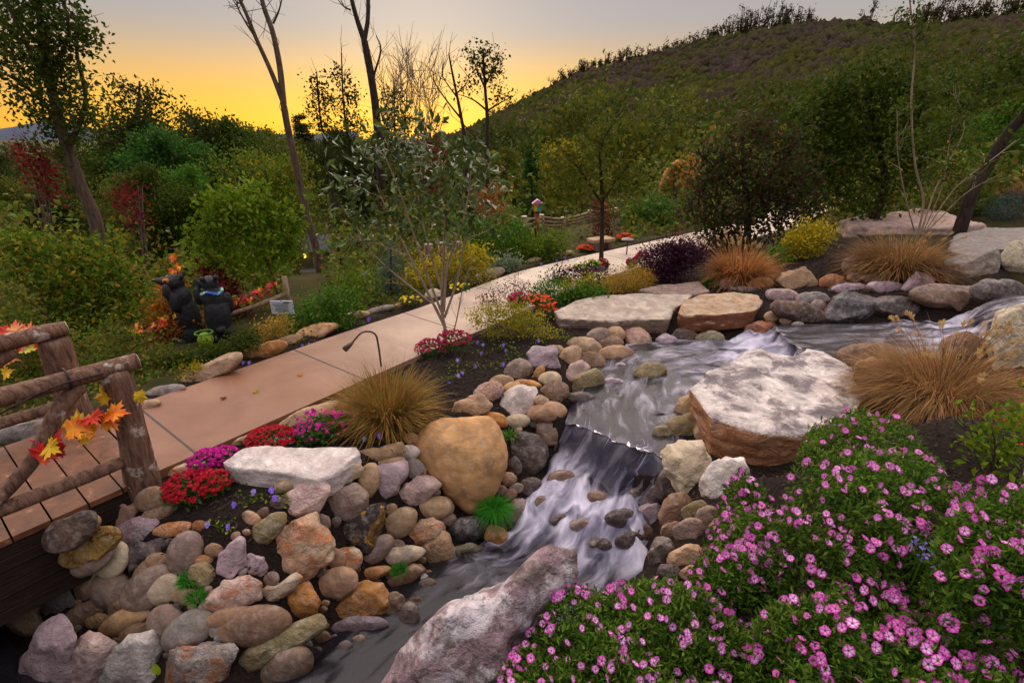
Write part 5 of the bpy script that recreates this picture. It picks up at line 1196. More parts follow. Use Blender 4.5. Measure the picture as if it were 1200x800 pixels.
def mound(label, poly, z0, h, nleaf, nfl, seed, fsize=.027, lsize=.034, mat='petleaf', zs=None, fl=True, cl=None, extra=0):
    r = np.random.default_rng(seed); pr = sample_poly(poly, nleaf, r); e = edge_dist(pr, poly); em = e.max()
    def lift(pr, dz):
        zz = np.array([z0] * len(pr)) if zs is None else z0 + zs[0] * (pr[:, 0] - zs[1]) + zs[2] * (pr[:, 1] - zs[3])
        dome = h * np.sqrt(np.clip(1 - (1 - np.clip(edge_dist(pr, poly) / (em * .8), 0, 1)) ** 2, 0, 1))
        rx = FWD[None] + RGT[None] * ((pr[:, 0] - 600) / 600)[:, None] - UPV[None] * ((pr[:, 1] - 400) / 600)[:, None]
        return (CAM + rx * ((zz - CAMZ) / rx[:, 2])[:, None]) + np.array([0, 0, 1.])[None] * (dome - h * 1.05 + dz)[:, None]
    base = lift(pr, 0 * pr[:, 0]); bump = .13 * fbm(base * 4.5, seed, 3)
    P = base + np.array([0, 0, 1.])[None] * (bump - .16 * r.random(len(pr)) ** 1.5)[:, None]
    c0 = P.mean(0); c0[2] = P[:, 2].min()
    root = thing('petunia', label, 'petunia', tuple(c0))
    dirs = np.array([0, -.3, .55])[None] + .75 * r.normal(size=P.shape)
    V, F = leaves(P, lsize, r, .34, dirs=dirs); obj('foliage', mesh_np('foliage', V - c0, F, False), L[mat], root)
    st = []
    for k in range(120):
        p = P[r.integers(len(P))]; st.append(tube([p - [0, 0, .12], p, p + r.normal(size=3) * .02 + [0, 0, .04]], .0022, 4, False))
    geo('stems', st, L['green'], root, True, c0)['kind'] = 'stuff'
    if nfl:
        pf = sample_poly(poly, nfl, r)
        if cl is not None:      # blooms gather towards clusters
            k = r.random(nfl) < .55; cc = np.array(cl, float)[r.integers(0, len(cl), nfl)]; alt = cc + r.normal(size=(nfl, 2)) * 14; k &= in_poly(alt, poly); pf[k] = alt[k]
        bf = lift(pf, 0 * pf[:, 0]); bf[:, 2] += .13 * fbm((bf) * 4.5, seed, 3) + .012 + .02 * r.random(nfl)
        for k in range(nfl):
            bud = r.random() < .10
            o = bpy.data.objects.new('bud' if bud else 'flower', BUD if bud else PET[r.integers(4)]); COL.objects.link(o); o.parent = root
            nv = np.array([0, -.62, .62]) + .42 * r.normal(size=3)
            s = (fsize * r.uniform(.78, 1.12)) * (.45 if bud else 1)
            o.matrix_local = Matrix.Translation(Vector(bf[k] - c0)) @ look(nv, r.uniform(0, 6.28)) @ Matrix.Scale(s, 4)
    if extra:      # the smaller blooms beyond the hundred counted ones
        V0 = np.zeros(len(PET[0].vertices) * 3); PET[0].vertices.foreach_get('co', V0); V0 = V0.reshape(-1, 3); F0 = np.array([p.vertices[:] for p in PET[0].polygons]); C0 = np.zeros(len(V0) * 4, np.float32); PET[0].color_attributes[0].data.foreach_get('color', C0)
        pf = sample_poly(poly, extra, r); bf = lift(pf, 0 * pf[:, 0]); bf[:, 2] += .13 * fbm(bf * 4.5, seed, 3) + .004; pp = []
        for k in range(extra):
            nv = np.array([0, -.62, .62]) + .55 * r.normal(size=3); m = np.array(look(nv, r.uniform(0, 6.28)).to_3x3()); pp.append(((V0 * fsize * r.uniform(.7, .98)) @ m.T + bf[k] - c0, F0))
        V, F = join_geo(pp); me = mesh_np('small_flowers', V, F); at = me.color_attributes.new('petal', 'FLOAT_COLOR', 'POINT'); at.data.foreach_set('color', np.tile(C0, extra)); obj('small_flowers', me, MPET, root)['kind'] = 'stuff'
    return root
mound('petunia mound in front of the huge flat boulder and the fountain grass', [(905, 600), (925, 555), (938, 515), (950, 475), (985, 462), (1040, 468), (1085, 487), (1120, 512), (1140, 545), (1130, 600), (1110, 650), (1040, 670), (960, 660), (915, 635)], .86, .26, 17000, 99, 21, .0225, extra=120)
mound('petunia cluster at the right picture edge above the orange flowers', [(1100, 640), (1110, 580), (1135, 548), (1170, 535), (1230, 530), (1240, 700), (1170, 700), (1120, 690)], 1.0, .2, 9000, 52, 22, .025, extra=40)
mound('petunia spilling beside the smooth white wall block', [(812, 640), (830, 600), (850, 560), (866, 540), (890, 552), (925, 580), (940, 630), (930, 680), (880, 690), (830, 690)], .55, .2, 10000, 99, 23, .0205, extra=90, cl=[(855, 590), (845, 625), (880, 560), (905, 590), (835, 655), (900, 610), (870, 650)])
mound('large petunia mound draped over the mauve mossy boulder', [(560, 800), (590, 740), (630, 700), (665, 665), (690, 648), (720, 650), (770, 662), (830, 670), (900, 680), (905, 760), (900, 840), (700, 850), (545, 850)], .54, .2, 19000, 99, 24, .0205, extra=190, cl=[(690, 660), (640, 705), (600, 740), (575, 790), (720, 670), (830, 690), (880, 720), (660, 690)])
mound('wide front petunia mass in the bottom right corner', [(890, 690), (960, 655), (1050, 650), (1130, 680), (1230, 680), (1240, 840), (880, 845), (880, 760)], .72, .16, 19000, 99, 25, .022, extra=190, cl=[(950, 740), (960, 760), (1060, 740), (1050, 680), (1130, 760), (930, 690), (1080, 750)])
# small lavender bloom heads among the petunias
q = np.random.default_rng(31)
def tiny_flower(n=5, r0=1.0):
    V = [(0, 0, 0)]; F = []
    for k in range(n):
        a = 2 * math.pi * k / n; b = 2 * math.pi * (k + .5) / n - math.pi / n; i = len(V)
        V += [(r0 * .6 * math.cos(a - .45), r0 * .6 * math.sin(a - .45), .08), (r0 * math.cos(a), r0 * math.sin(a), .02), (r0 * .6 * math.cos(a + .45), r0 * .6 * math.sin(a + .45), .08)]; F.append((0, i, i + 1, i + 2))
    return np.array(V, float), np.array(F)
def flower_cloud(P, size, r, up=(0, -.5, .7), jit=.5, n=5):
    fv, ff = tiny_flower(n); out = []
    for p in P:
        m = rotm(r, up, jit); out.append(((fv * size * r.uniform(.8, 1.15)) @ m.T + p, ff))
    return join_geo(out)
P = []
for (x, y) in [(1070, 636), (1085, 642), (1098, 650), (1112, 638), (1128, 645), (1100, 664), (1085, 655), (1126, 678), (1118, 688)]:
    for k in range(10): P.append(P_z(x + q.normal() * 5, y + q.normal() * 4, .84))
P = np.array(P); c0 = P.mean(0); root = thing('ageratum', 'lavender blue small flowered plant between the petunia mounds', 'flower', tuple(c0 - [0, 0, .2]))
V, F = flower_cloud(P, .009, q); obj('blooms', mesh_np('blooms', V - (c0 - [0, 0, .2]), F, False), FL['lavender'], root)['kind'] = 'stuff'
geo('stems', [tube([p - [0, 0, .16], p], .0018, 4, False) for p in P[::2]], L['green'], root, True, c0 - [0, 0, .2])['kind'] = 'stuff'
# ------------------------------------------------------------------ grasses
def grass(name, label, cat, base, n, length, spread, arch, width, mat, seed, plumes=0, lean=(0, 0), plume_len=.10, group=None, up=.55, stiff=.5, rad=.08):
    r = np.random.default_rng(seed); K = 6
    az = r.uniform(0, 2 * np.pi, n); el = np.clip(r.normal(up, .28, n), .05, 1.45); Ln = length * r.uniform(.55, 1.1, n)
    d = np.stack([np.cos(az) * np.cos(el), np.sin(az) * np.cos(el), np.sin(el)], 1) + np.array([lean[0], lean[1], 0])
    b0 = np.stack([np.cos(az) * rad * r.random(n) ** .5, np.sin(az) * rad * r.random(n) ** .5, 0 * az], 1)
    side = np.stack([-np.sin(az), np.cos(az), 0 * az], 1); bend = arch * r.uniform(.4, 1.3, n); rows = []
    w = width * r.uniform(.6, 1.3, n); wig = r.normal(size=(n, 3)) * .06
    for k in range(K):
        t = k / (K - 1); p = b0 + d * (Ln * t)[:, None] + np.array([0, 0, -1.])[None] * (bend * Ln * t ** 2.2)[:, None] + wig * (Ln * t * t)[:, None]
        ww = (w * (1 - t ** 2.0) + .0004)[:, None]; rows.append(np.stack([p - side * ww, p + side * ww], 1))
    V = np.stack(rows, 1).reshape(-1, 3); o_ = np.arange(n)[:, None] * (2 * K) + np.arange(K - 1)[None] * 2
    F = np.stack([o_, o_ + 1, o_ + 3, o_ + 2], -1).reshape(-1, 4)
    root = thing(name, label, cat, tuple(base), group); obj('blades', mesh_np('blades', V, F, False), L[mat], root)
    if plumes:
        sm, pl_ = [], []
        for k in range(plumes):
            a = r.uniform(0, 6.28); e = r.uniform(.75, 1.35); Lk = length * r.uniform(.8, 1.12); dd = np.array([math.cos(a) * math.cos(e), math.sin(a) * math.cos(e), math.sin(e)]) + np.array([lean[0], lean[1], 0]) * .6
            p0 = np.zeros(3); p1 = dd * Lk * .6; p2 = dd * Lk + np.array([0, 0, -.10 * Lk]); ln = smooth_line([p0, p1, p2], 8); sm.append(tube(ln, .0022, 4, False))
            ax = ln[-1] - ln[-2]; ax /= np.linalg.norm(ax); nb = 90; tt = r.random(nb); q0 = ln[-1][None] + ax[None] * ((tt - .3) * plume_len)[:, None]
            dv = r.normal(size=(nb, 3)); dv -= (dv @ ax)[:, None] * ax; V_, F_ = leaves(q0, .028 * np.sin(np.pi * np.clip(tt, .12, .95)) + .006, r, .16, dirs=dv * .7 + ax * .9); pl_.append((V_, F_))
        geo('stalks', sm, L['straw'], root); geo('plumes', pl_, L['plume'], root, False)
    return root
def gb(px, py): p = on(px, py); p[2] = g1(p[0], p[1]) + .0; return p
grass('ornamental_grass', 'green and rust grass clump on the bed beside the walk', 'grass clump', gb(455, 494), 2600, .72, 1, .42, .0030, 'greenrust', 41, up=.95, rad=.13)
grass('ornamental_grass', 'rusty pink tipped grass clump behind the stones left of the golden daisy bush', 'grass clump', gb(865, 330), 3000, .86, 1, .5, .0045, 'rustgrass', 42, plumes=26, up=.95, plume_len=.12, rad=.22)
grass('ornamental_grass', 'wide straw brown grass clump below the thin stemmed sapling', 'grass clump', gb(1050, 320), 3400, .98, 1, .55, .0042, 'straw', 43, plumes=12, up=.9, rad=.34)
grass('ornamental_grass', 'sprawling fountain grass clump with seed plumes above the petunias', 'grass clump', P_z(1100, 466, .38), 5000, .80, 1, .62, .0026, 'straw', 44, plumes=34, up=.72, rad=.30, plume_len=.085, lean=(-.05, -.05))
grass('ornamental_grass', 'tawny plumed grass clump at the right edge by the leaning trunk', 'grass clump', gb(1205, 240), 1300, 1.0, 1, .5, .006, 'straw', 45, plumes=16, up=.95, rad=.2, lean=(-.25, 0))
grass('grass_tuft', 'small bright green grass tuft under the ochre boulder', 'grass tuft', hit and P_d(580, 597, hit(580, 590) - .22), 1100, .22, 1, .85, .0016, 'grassgreen', 46, up=.85, rad=.05, lean=(0, -.15))
grass('moss_cushion', 'little green moss cushion on the long pinkish rock', 'moss', P_d(467, 669, hit(467, 668) - .14), 260, .075, 1, .5, .0016, 'grassgreen', 47, up=.9, rad=.04)
grass('moss_cushion', 'green moss growing beside the cream oval stone', 'moss', P_d(222, 680, hit(222, 680) - .05), 300, .09, 1, .5, .002, 'grassgreen', 48, up=.8, rad=.05)
grass('moss_cushion', 'moss strip in the gap right of the marbled rocks', 'moss', P_d(231, 700, hit(231, 700) - .07), 200, .08, 1, .5, .002, 'grassgreen', 49, up=.8, rad=.05)
grass('weed', 'small grassy weed below the waterfall stones at the ochre boulder', 'weed', P_d(597, 512, hit(597, 516) - .12), 60, .13, 1, .5, .006, 'green', 50, up=.9, rad=.04)
# ------------------------------------------------------------------ shrubs: foliage cloud of a given photo outline, at a real depth
def cloud(ells, D, n, r, thick=.8, shell=.55):
    """points through ellipsoids given by photo ellipses (cx,cy,rx,ry) at camera depth D (+ own depth offset in metres)"""
    area = np.array([e[2] * e[3] for e in ells], float); cnt = np.maximum(4, (n * area / area.sum())).astype(int); out = []; nr = []
    for e, c in zip(ells, cnt):
        v = r.normal(size=(c, 3)); v /= np.linalg.norm(v, axis=1)[:, None]; rr = shell + (1 - shell) * r.random(c) ** .6; rr *= 1 + .10 * r.normal(size=c); q = v * rr[:, None]
        dd = D + (e[4] if len(e) > 4 else 0); s = dd / 600; cen = P_d(e[0], e[1], dd)
        out.append(cen + RGT[None] * (q[:, 0] * e[2] * s)[:, None] + UPV[None] * (q[:, 1] * e[3] * s)[:, None] + FWD[None] * (q[:, 2] * (e[2] + e[3]) / 2 * s * thick)[:, None]); nr.append(v[:, 0:1] * RGT + v[:, 1:2] * UPV + v[:, 2:3] * FWD)
    return np.concatenate(out), np.concatenate(nr)
def shrub(name, label, cat, ells, foot, mat, n, lsize, seed, D=None, aspect=.5, bloom=None, stems=8, upw=.3, group=None, shell=.5, bsize=.02, bn=0, outward=.6, stem_mat=None, thick=.8):
    r = np.random.default_rng(seed)
    if D is None: D = hit(*foot)
    P, N = cloud(ells, D, n, r, thick, shell); f = P_d(foot[0], foot[1], D); f[2] = g1(f[0], f[1])
    P[:, 2] = np.maximum(P[:, 2], f[2] - .02)
    root = thing(name, label, cat, tuple(f), group)
    kk = max(6, len(P) // 22); cen = P[r.permutation(len(P))[:kk]]; jj = r.integers(0, kk, len(P)); P = np.where((r.random(len(P)) < .65)[:, None], cen[jj] + r.normal(size=P.shape) * lsize * 1.7, P)
    V, F = leaves(P, lsize, r, aspect, upw=upw, dirs=N * outward + .8 * r.normal(size=P.shape) + np.array([0, 0, .15])); obj('foliage', mesh_np('foliage', V - f, F, False), L[mat] if isinstance(mat, str) else mat, root)
    st = []
    for k in range(stems):
        e = P[r.integers(len(P))]; m = f + (e - f) * .5 + np.array([0, 0, .12 * np.linalg.norm(e - f)]) ; b = f + r.normal(size=3) * np.array([.05, .05, 0]); h = np.linalg.norm(e - f); st.append(tube(smooth_line([b - [0, 0, .05], m, e], 6), np.linspace(.012, .004, 6) * max(.5, min(2.5, h)), 5, False))
    if len(st) > 24: geo('stems', st, stem_mat or BARK, root, True, f)['kind'] = 'stuff'
    else:
        for s_ in st: geo('stem', [s_], stem_mat or BARK, root, True, f)
    if bloom:
        k = P[:, 2] > np.percentile(P[:, 2], 35); Pb = P[k][r.permutation(k.sum())[:bn]] + N[k][r.permutation(k.sum())[:bn]] * 0 ; V, F = flower_cloud(Pb + np.array([0, -.02, .03]), bsize, r, (0, -.5, .7), .5, 6)
        o = obj('blooms', mesh_np('blooms', V - f, F, False), FL[bloom], root); o['kind'] = 'stuff'
    return root
def mum(label, ells, foot, color, n, seed, cat='chrysanthemum', size=.017, D=None, leafn=700):
    r = np.random.default_rng(seed); D = D or hit(*foot); f = P_d(foot[0], foot[1], D); f[2] = g1(f[0], f[1]); s = D / 600
    root = thing('chrysanthemum', label, cat, tuple(f)); Pb = []; Pl = []
    for e in ells:
        c = P_d(e[0], e[1], D); k = int(n * e[2] * e[3] / sum(x[2] * x[3] for x in ells)); v = r.normal(size=(k * 3, 3)); v /= np.linalg.norm(v, axis=1)[:, None]; v = v[(v[:, 2] > -.1)][:k]
        R3 = np.array([e[2] * s, e[2] * s * .8, e[3] * s * 1.15]); Pb.append(c + v * R3 * (1 + .05 * r.normal(size=(len(v), 1))))
        v = r.normal(size=(leafn // len(ells), 3)); v /= np.linalg.norm(v, axis=1)[:, None]; Pl.append(c + v * R3 * (.5 + .45 * r.random((len(v), 1))) - np.array([0, 0, .02]))
    Pb = np.concatenate(Pb); Pl = np.concatenate(Pl); Pl[:, 2] = np.maximum(Pl[:, 2], f[2])
    V, F = leaves(Pl, .04, r, .5); obj('foliage', mesh_np('foliage', V - f, F, False), L['deepgreen'], root)
    parts = [flower_cloud(Pb, size, r, (0, -.3, .8), .35, 8), flower_cloud(Pb + [0, 0, .006], size * .65, r, (0, -.3, .8), .35, 7)]
    o = obj('blooms', mesh_np('blooms', join_geo([(V, F[0]) for V, F in parts])[0] - f, join_geo([(V, F[0]) for V, F in parts])[1], False), FL[color], root); o['kind'] = 'stuff'
    return root
mum('magenta mum mound beside the white slab nearest the bridge', [(247, 545, 24, 17), (262, 536, 18, 10)], (240, 560), 'magenta', 300, 61)
mum('dark red mum in front of the magenta mound near the bridge', [(225, 572, 29, 17), (250, 566, 20, 13), (205, 578, 14, 10)], (225, 590), 'red', 420, 62)
mum('dark red mum behind the white slab', [(318, 513, 27, 9)], (318, 522), 'red', 300, 63)
mum('magenta pink mum beside the green rust grass clump', [(378, 500, 30, 17), (365, 508, 20, 12), (400, 492, 14, 10)], (376, 518), 'magenta', 120, 64, leafn=1400, size=.02)
mum('crimson magenta mum behind the young magnolia stems', [(505, 408, 18, 9), (532, 398, 20, 9)], (515, 416), 'cerise', 320, 65)
mum('orange red mum left of the golden mound', [(635, 354, 15, 7), (642, 366, 12, 8), (625, 350, 10, 5)], (636, 374), 'orange', 100, 66, size=.024)
mum('small crimson mum behind the orange red mum', [(607, 352, 12, 8)], (607, 362), 'cerise', 70, 67, size=.026)
mum('red flowers at the far end of the walk by the stone bench', [(732, 278, 9, 4)], (732, 283), 'orange', 60, 68, size=.04)
mum('red orange flowers in front of the stone bench', [(686, 291, 9, 3)], (686, 295), 'orange', 60, 69, size=.04)
mum('cerise celosia beside the golden mound', [(752, 303, 8, 7), (740, 308, 6, 5)], (748, 316), 'cerise', 90, 70, size=.03)
mum('cerise celosia left of the golden mound', [(707, 310, 7, 6)], (707, 318), 'cerise', 50, 71, size=.03)
mum('crimson flowers behind the rusty pink grass clump', [(862, 279, 14, 6), (845, 284, 10, 5)], (860, 292), 'cerise', 120, 72, size=.035)
mum('lime yellow flower heads behind the purple shrub', [(680, 314, 10, 4), (695, 309, 10, 4)], (686, 320), 'lime', 50, 73, size=.03)
mum('yellow flowers across the walk from the young magnolia', [(455, 366, 10, 3), (480, 352, 14, 3), (540, 336, 12, 3)], (476, 362), 'yellow', 40, 74, size=.03)
shrub('golden_shrub', 'round golden feathery mound left of the purple leaved bush', 'shrub', [(738, 328, 28, 17), (722, 334, 22, 13), (752, 330, 14, 14)], (736, 343), 'gold', 5200, .035, 81, aspect=.3, outward=1.0)
shrub('yellow_shrub', 'low yellow green shrub in the middle of the bed', 'shrub', [(592, 379, 34, 20), (570, 372, 24, 14), (617, 377, 26, 14), (640, 390, 18, 8), (592, 362, 26, 10)], (600, 398), 'goldgreen', 4600, .03, 82, aspect=.5)
shrub('bronze_shrub', 'bronze leaved spirea at the walk edge above the yellow shrub', 'shrub', [(603, 338, 22, 14), (575, 350, 16, 12), (618, 345, 14, 10)], (600, 358), 'redbrown', 1100, .035, 83, shell=.2)
shrub('green_perennial', 'leafy green perennial below the golden mound', 'plant', [(690, 345, 22, 10), (665, 352, 12, 10)], (688, 356), 'green', 1500, .05, 84)
shrub('yellow_perennial', 'yellow tipped perennial between the orange mum and golden mound', 'plant', [(672, 338, 14, 14), (690, 330, 10, 10)], (675, 352), 'goldgreen', 1000, .035, 85)
shrub('purple_shrub', 'dark purple leaved shrub left of the golden mound', 'shrub', [(672, 322, 20, 10), (698, 322, 18, 9), (655, 328, 12, 10)], (680, 334), 'purple', 1500, .05, 86)
shrub('purple_shrub', 'large dark purple leaved bush right of the golden mound', 'shrub', [(785, 305, 34, 18), (770, 318, 26, 12), (805, 300, 22, 14), (790, 292, 26, 8)], (785, 330), 'purple', 7000, .05, 87)
shrub('green_shrub', 'mixed green shrub above the orange mum', 'shrub', [(648, 336, 18, 12), (635, 340, 12, 10)], (645, 350), 'green', 1300, .04, 88)
shrub('daisy_bush', 'olive gold daisy bush between the two straw grasses', 'shrub', [(945, 283, 24, 18), (930, 290, 18, 14), (955, 275, 20, 14)], (942, 304), 'yellow', 2600, .06, 89, bloom='yellow', bn=30, bsize=.03)
shrub('green_herb', 'low green herb at the back of the thin upper slab', 'plant', [(832, 333, 10, 5)], (833, 338), 'deepgreen', 350, .04, 90, stems=3)
shrub('green_perennial', 'green perennial right of the rusty pink grass', 'plant', [(905, 302, 14, 12)], (905, 314), 'green', 700, .06, 91)
shrub('silver_herb', 'silvery green herb across the walk', 'plant', [(593, 311, 14, 9)], (593, 320), leaf_mat('leaves_silver', ['#6a7a5a', '#84947a', '#5a6a4c']), 900, .06, 92)
shrub('corner_weed', 'broad leaved green weed with orange flowers at the right edge', 'plant', [(1180, 512, 30, 22, 0), (1165, 530, 20, 14, 0), (1195, 490, 16, 16)], (1180, 540), 'bright', 420, .05, 93, D=3.0, bloom='orange', bn=16, bsize=.008)
# sprouts in the dark mulch
for k, (x, y, lb) in enumerate([(664, 398, 'green seedling under the left corner of the great slab'), (604, 415, 'pale green seedling beside the slim lavender pansy')]):
    shrub('seedling', lb, 'plant', [(x, y, 8, 5)], (x, y + 4), 'bright', 60, .035, 95 + k, stems=2)
# pansies
def pansy(label, foot, blooms, seed, color='violet', fs=.026):
    r = np.random.default_rng(seed); D = hit(*foot); f = P_d(foot[0], foot[1], D); f[2] = g1(f[0], f[1]); root = thing('pansy', label, 'pansy', tuple(f)); st = []
    n = 26; s = D / 600; P = np.stack([r.normal(size=n) * 8 * s, r.normal(size=n) * 5 * s, .015 + .05 * r.random(n)], 1); V, F = leaves(P, .035, r, .55, upw=.5); obj('foliage', mesh_np('foliage', V, F, False), L['bright'], root)
    for x, y in blooms:
        p = P_d(x, y, D - .05) - f; fl = bpy.data.objects.new('flower', None); V = []; F = []; n0 = 0
        for a, rr, w in ((60, .8, .75), (120, .8, .75), (0, .75, .7), (180, .75, .7), (270, .9, .95)):
            th = np.linspace(0, 2 * np.pi, 11)[:-1]; c = np.array([math.cos(R(a)), math.sin(R(a))]) * rr * .62; pts = np.stack([c[0] + w * .55 * np.cos(th), c[1] + w * .55 * np.sin(th), .04 * np.cos(th * 3) + .002 * n0], 1)
            V.append(pts); F.append(np.arange(10)[None] + n0); n0 += 10
        V = np.concatenate(V) * fs; m = np.array(look(Vector((.3 * r.normal(), -.85, .5)), 0).to_3x3()); bpy.data.objects.remove(fl)
        o = obj('flower', mesh_np('pansy_flower', V @ m.T + p, np.concatenate(F), False), FL[color if r.random() < .7 else 'lavender'], root)
        geo('flower_eye', [ellipsoid(np.array(p) + m @ np.array([0, 0, .006]), (.005, .005, .005), 1)], FL['yellow'], o); st.append(tube([(0, 0, 0), p * .6 + [0, 0, .01], p], .002, 4, False))
    for s_ in st: geo('stem', [s_], L['green'], root)
for k, (ft, bl, lb) in enumerate([((262, 620), [(243, 614), (267, 617)], 'violet pansy lowest in the mulch below the dark red mum'), ((292, 590), [(297, 576), (274, 591)], 'deep violet pansy under the front edge of the white slab'), ((325, 588), [(318, 574), (322, 583)], 'light violet pansy beside the pink and white angular rock'),
      ((436, 521), [(427, 514), (444, 510)], 'violet pansy pair above the brick like block'), ((470, 500), [(471, 490)], 'violet pansy below the green rust grass clump'), ((525, 446), [(537, 440), (526, 449)], 'violet pansy pair left end of the upper mulch'), ((532, 428), [(536, 422)], 'violet pansy upper left in the mulch by the magnolia trunk'),
      ((541, 438), [(542, 437)], 'violet pansy third along the mulch by the magnolia'), ((560, 405), [(560, 401), (566, 404)], 'dark violet pansy beside the crimson magenta mum'), ((563, 418), [(564, 414)], 'pale violet pansy under the dark violet pansy'), ((592, 410), [(590, 404), (593, 411)], 'slim lavender pansy below the yellow shrub'), ((632, 404), [(631, 399)], 'single lavender pansy near the great slab'),
      ((558, 431), [(557, 429)], 'small lavender pansy in the middle of the mulch'), ((586, 430), [(590, 427)], 'low pansy mostly leaves near the taupe rock'),
      ((243, 430), [(243, 427)], 'violet pansy across the walk nearest the bears'), ((286, 425), [(285, 425), (292, 425)], 'violet pansy pair across the walk beside the long edging stone'), ((322, 415), [(321, 412)], 'violet pansy across the walk by the orange tan edging stone'), ((355, 404), [(354, 405), (362, 403)], 'violet pansy pair across the walk below the white sign'), ((412, 378), [(410, 379), (432, 374)], 'pale violet pansy across the walk below the blue spruce'),
      ((632, 309), [(625, 311), (634, 310)], 'lavender pansies where the walk narrows'), ((655, 305), [(652, 305), (662, 302)], 'lavender pansies further up the walk edge')]):
    pansy(lb, ft, bl, 100 + k, fs=.026 if ft[1] > 400 else .04)
# a strip of dark soil on the far side of the walk is part of the ground; small fallen leaves
for k, (x, y, s, lb) in enumerate([(498, 679, .055, 'pale green fallen leaf at the edge of the dark pool'), (757, 628, .07, 'pale green fallen leaf caught at the foot of the right wall'), (183, 784, .04, 'tiny yellow green leaf on the white topped block')]):
    q = np.random.default_rng(k); th = np.linspace(0, 2 * np.pi, 13)[:-1]; V = np.stack([s * .6 * np.cos(th), s * np.sin(th), .1 * s * np.cos(2 * th)], 1) @ rotm(q, (0, -.5, .8), .2).T
    o = obj('fallen_leaf', mesh_np('fallen_leaf', V, np.arange(12)[None], False), L['magpale'] if k < 2 else L['bright']); o.location = tuple(P_d(x, y, hit(x, y) - (.04 if k < 2 else .19))); tag(o, lb, 'leaf')

# bark mulch chips lying on the planted beds
r = np.random.default_rng(61); n = 42000; x = r.uniform(-3.2, 6.5, n); y = r.uniform(2.5, 9.5, n); sd = x - np.interp(y, edge_r[:, 1], edge_r[:, 0]); d, i = poly_dist(np.stack([x, y], 1), WC2)
dp2, _ = poly_dist(np.stack([x, y], 1), PC)
k = ((sd > .02) | ((x - np.interp(y, edge_l[:, 1], edge_l[:, 0]) < 0) & (dp2 < PW / 2 + .45))) & (d > WH2[i] + .15) & (dp2 > PW / 2 - .10 + .12 * r.random(n) ** .35); x, y = x[k], y[k]; z = ground(x, y) + .012 + .018 * fbm(np.stack([x * 6, y * 6, 0 * x], 1), 3, 4)
V, F = leaves(np.stack([x, y, z], 1), .042, r, .34, upw=.75, dirs=r.normal(size=(len(x), 3)) * np.array([1, 1, .25]))
tag(obj('mulch', mesh_np('mulch', V, F, False), leaf_mat('mulch_chips', ['#1a1412', '#2a201c', '#3a2c26', '#221a18', '#54443a'], .0, .9, .15)), 'dark shredded bark mulch on the planted beds', 'mulch', kind='stuff')
for k, (x, y, mi, lb) in enumerate([(352, 442, 'orange', 'orange fallen leaf on the walk near the joint'), (262, 470, 'redbrown', 'brown fallen leaf on the walk near the bridge'), (540, 352, 'yellow', 'yellow fallen leaf on the pale part of the walk'), (300, 462, 'yellow', 'small yellow fallen leaf in the middle of the walk')]):
    q = np.random.default_rng(k + 40); V, F = maple(.055, q); V = V @ rotm(q, (0, 0, 1), .15).T; o = obj('fallen_leaf', mesh_np('maple_leaf', V, F, False), L[mi]); p = P_z(x, y, 0.0); d, i = poly_dist(p[None, :2], PC); o.location = (p[0], p[1], PC[i[0], 2] + .03); tag(o, lb, 'leaf')
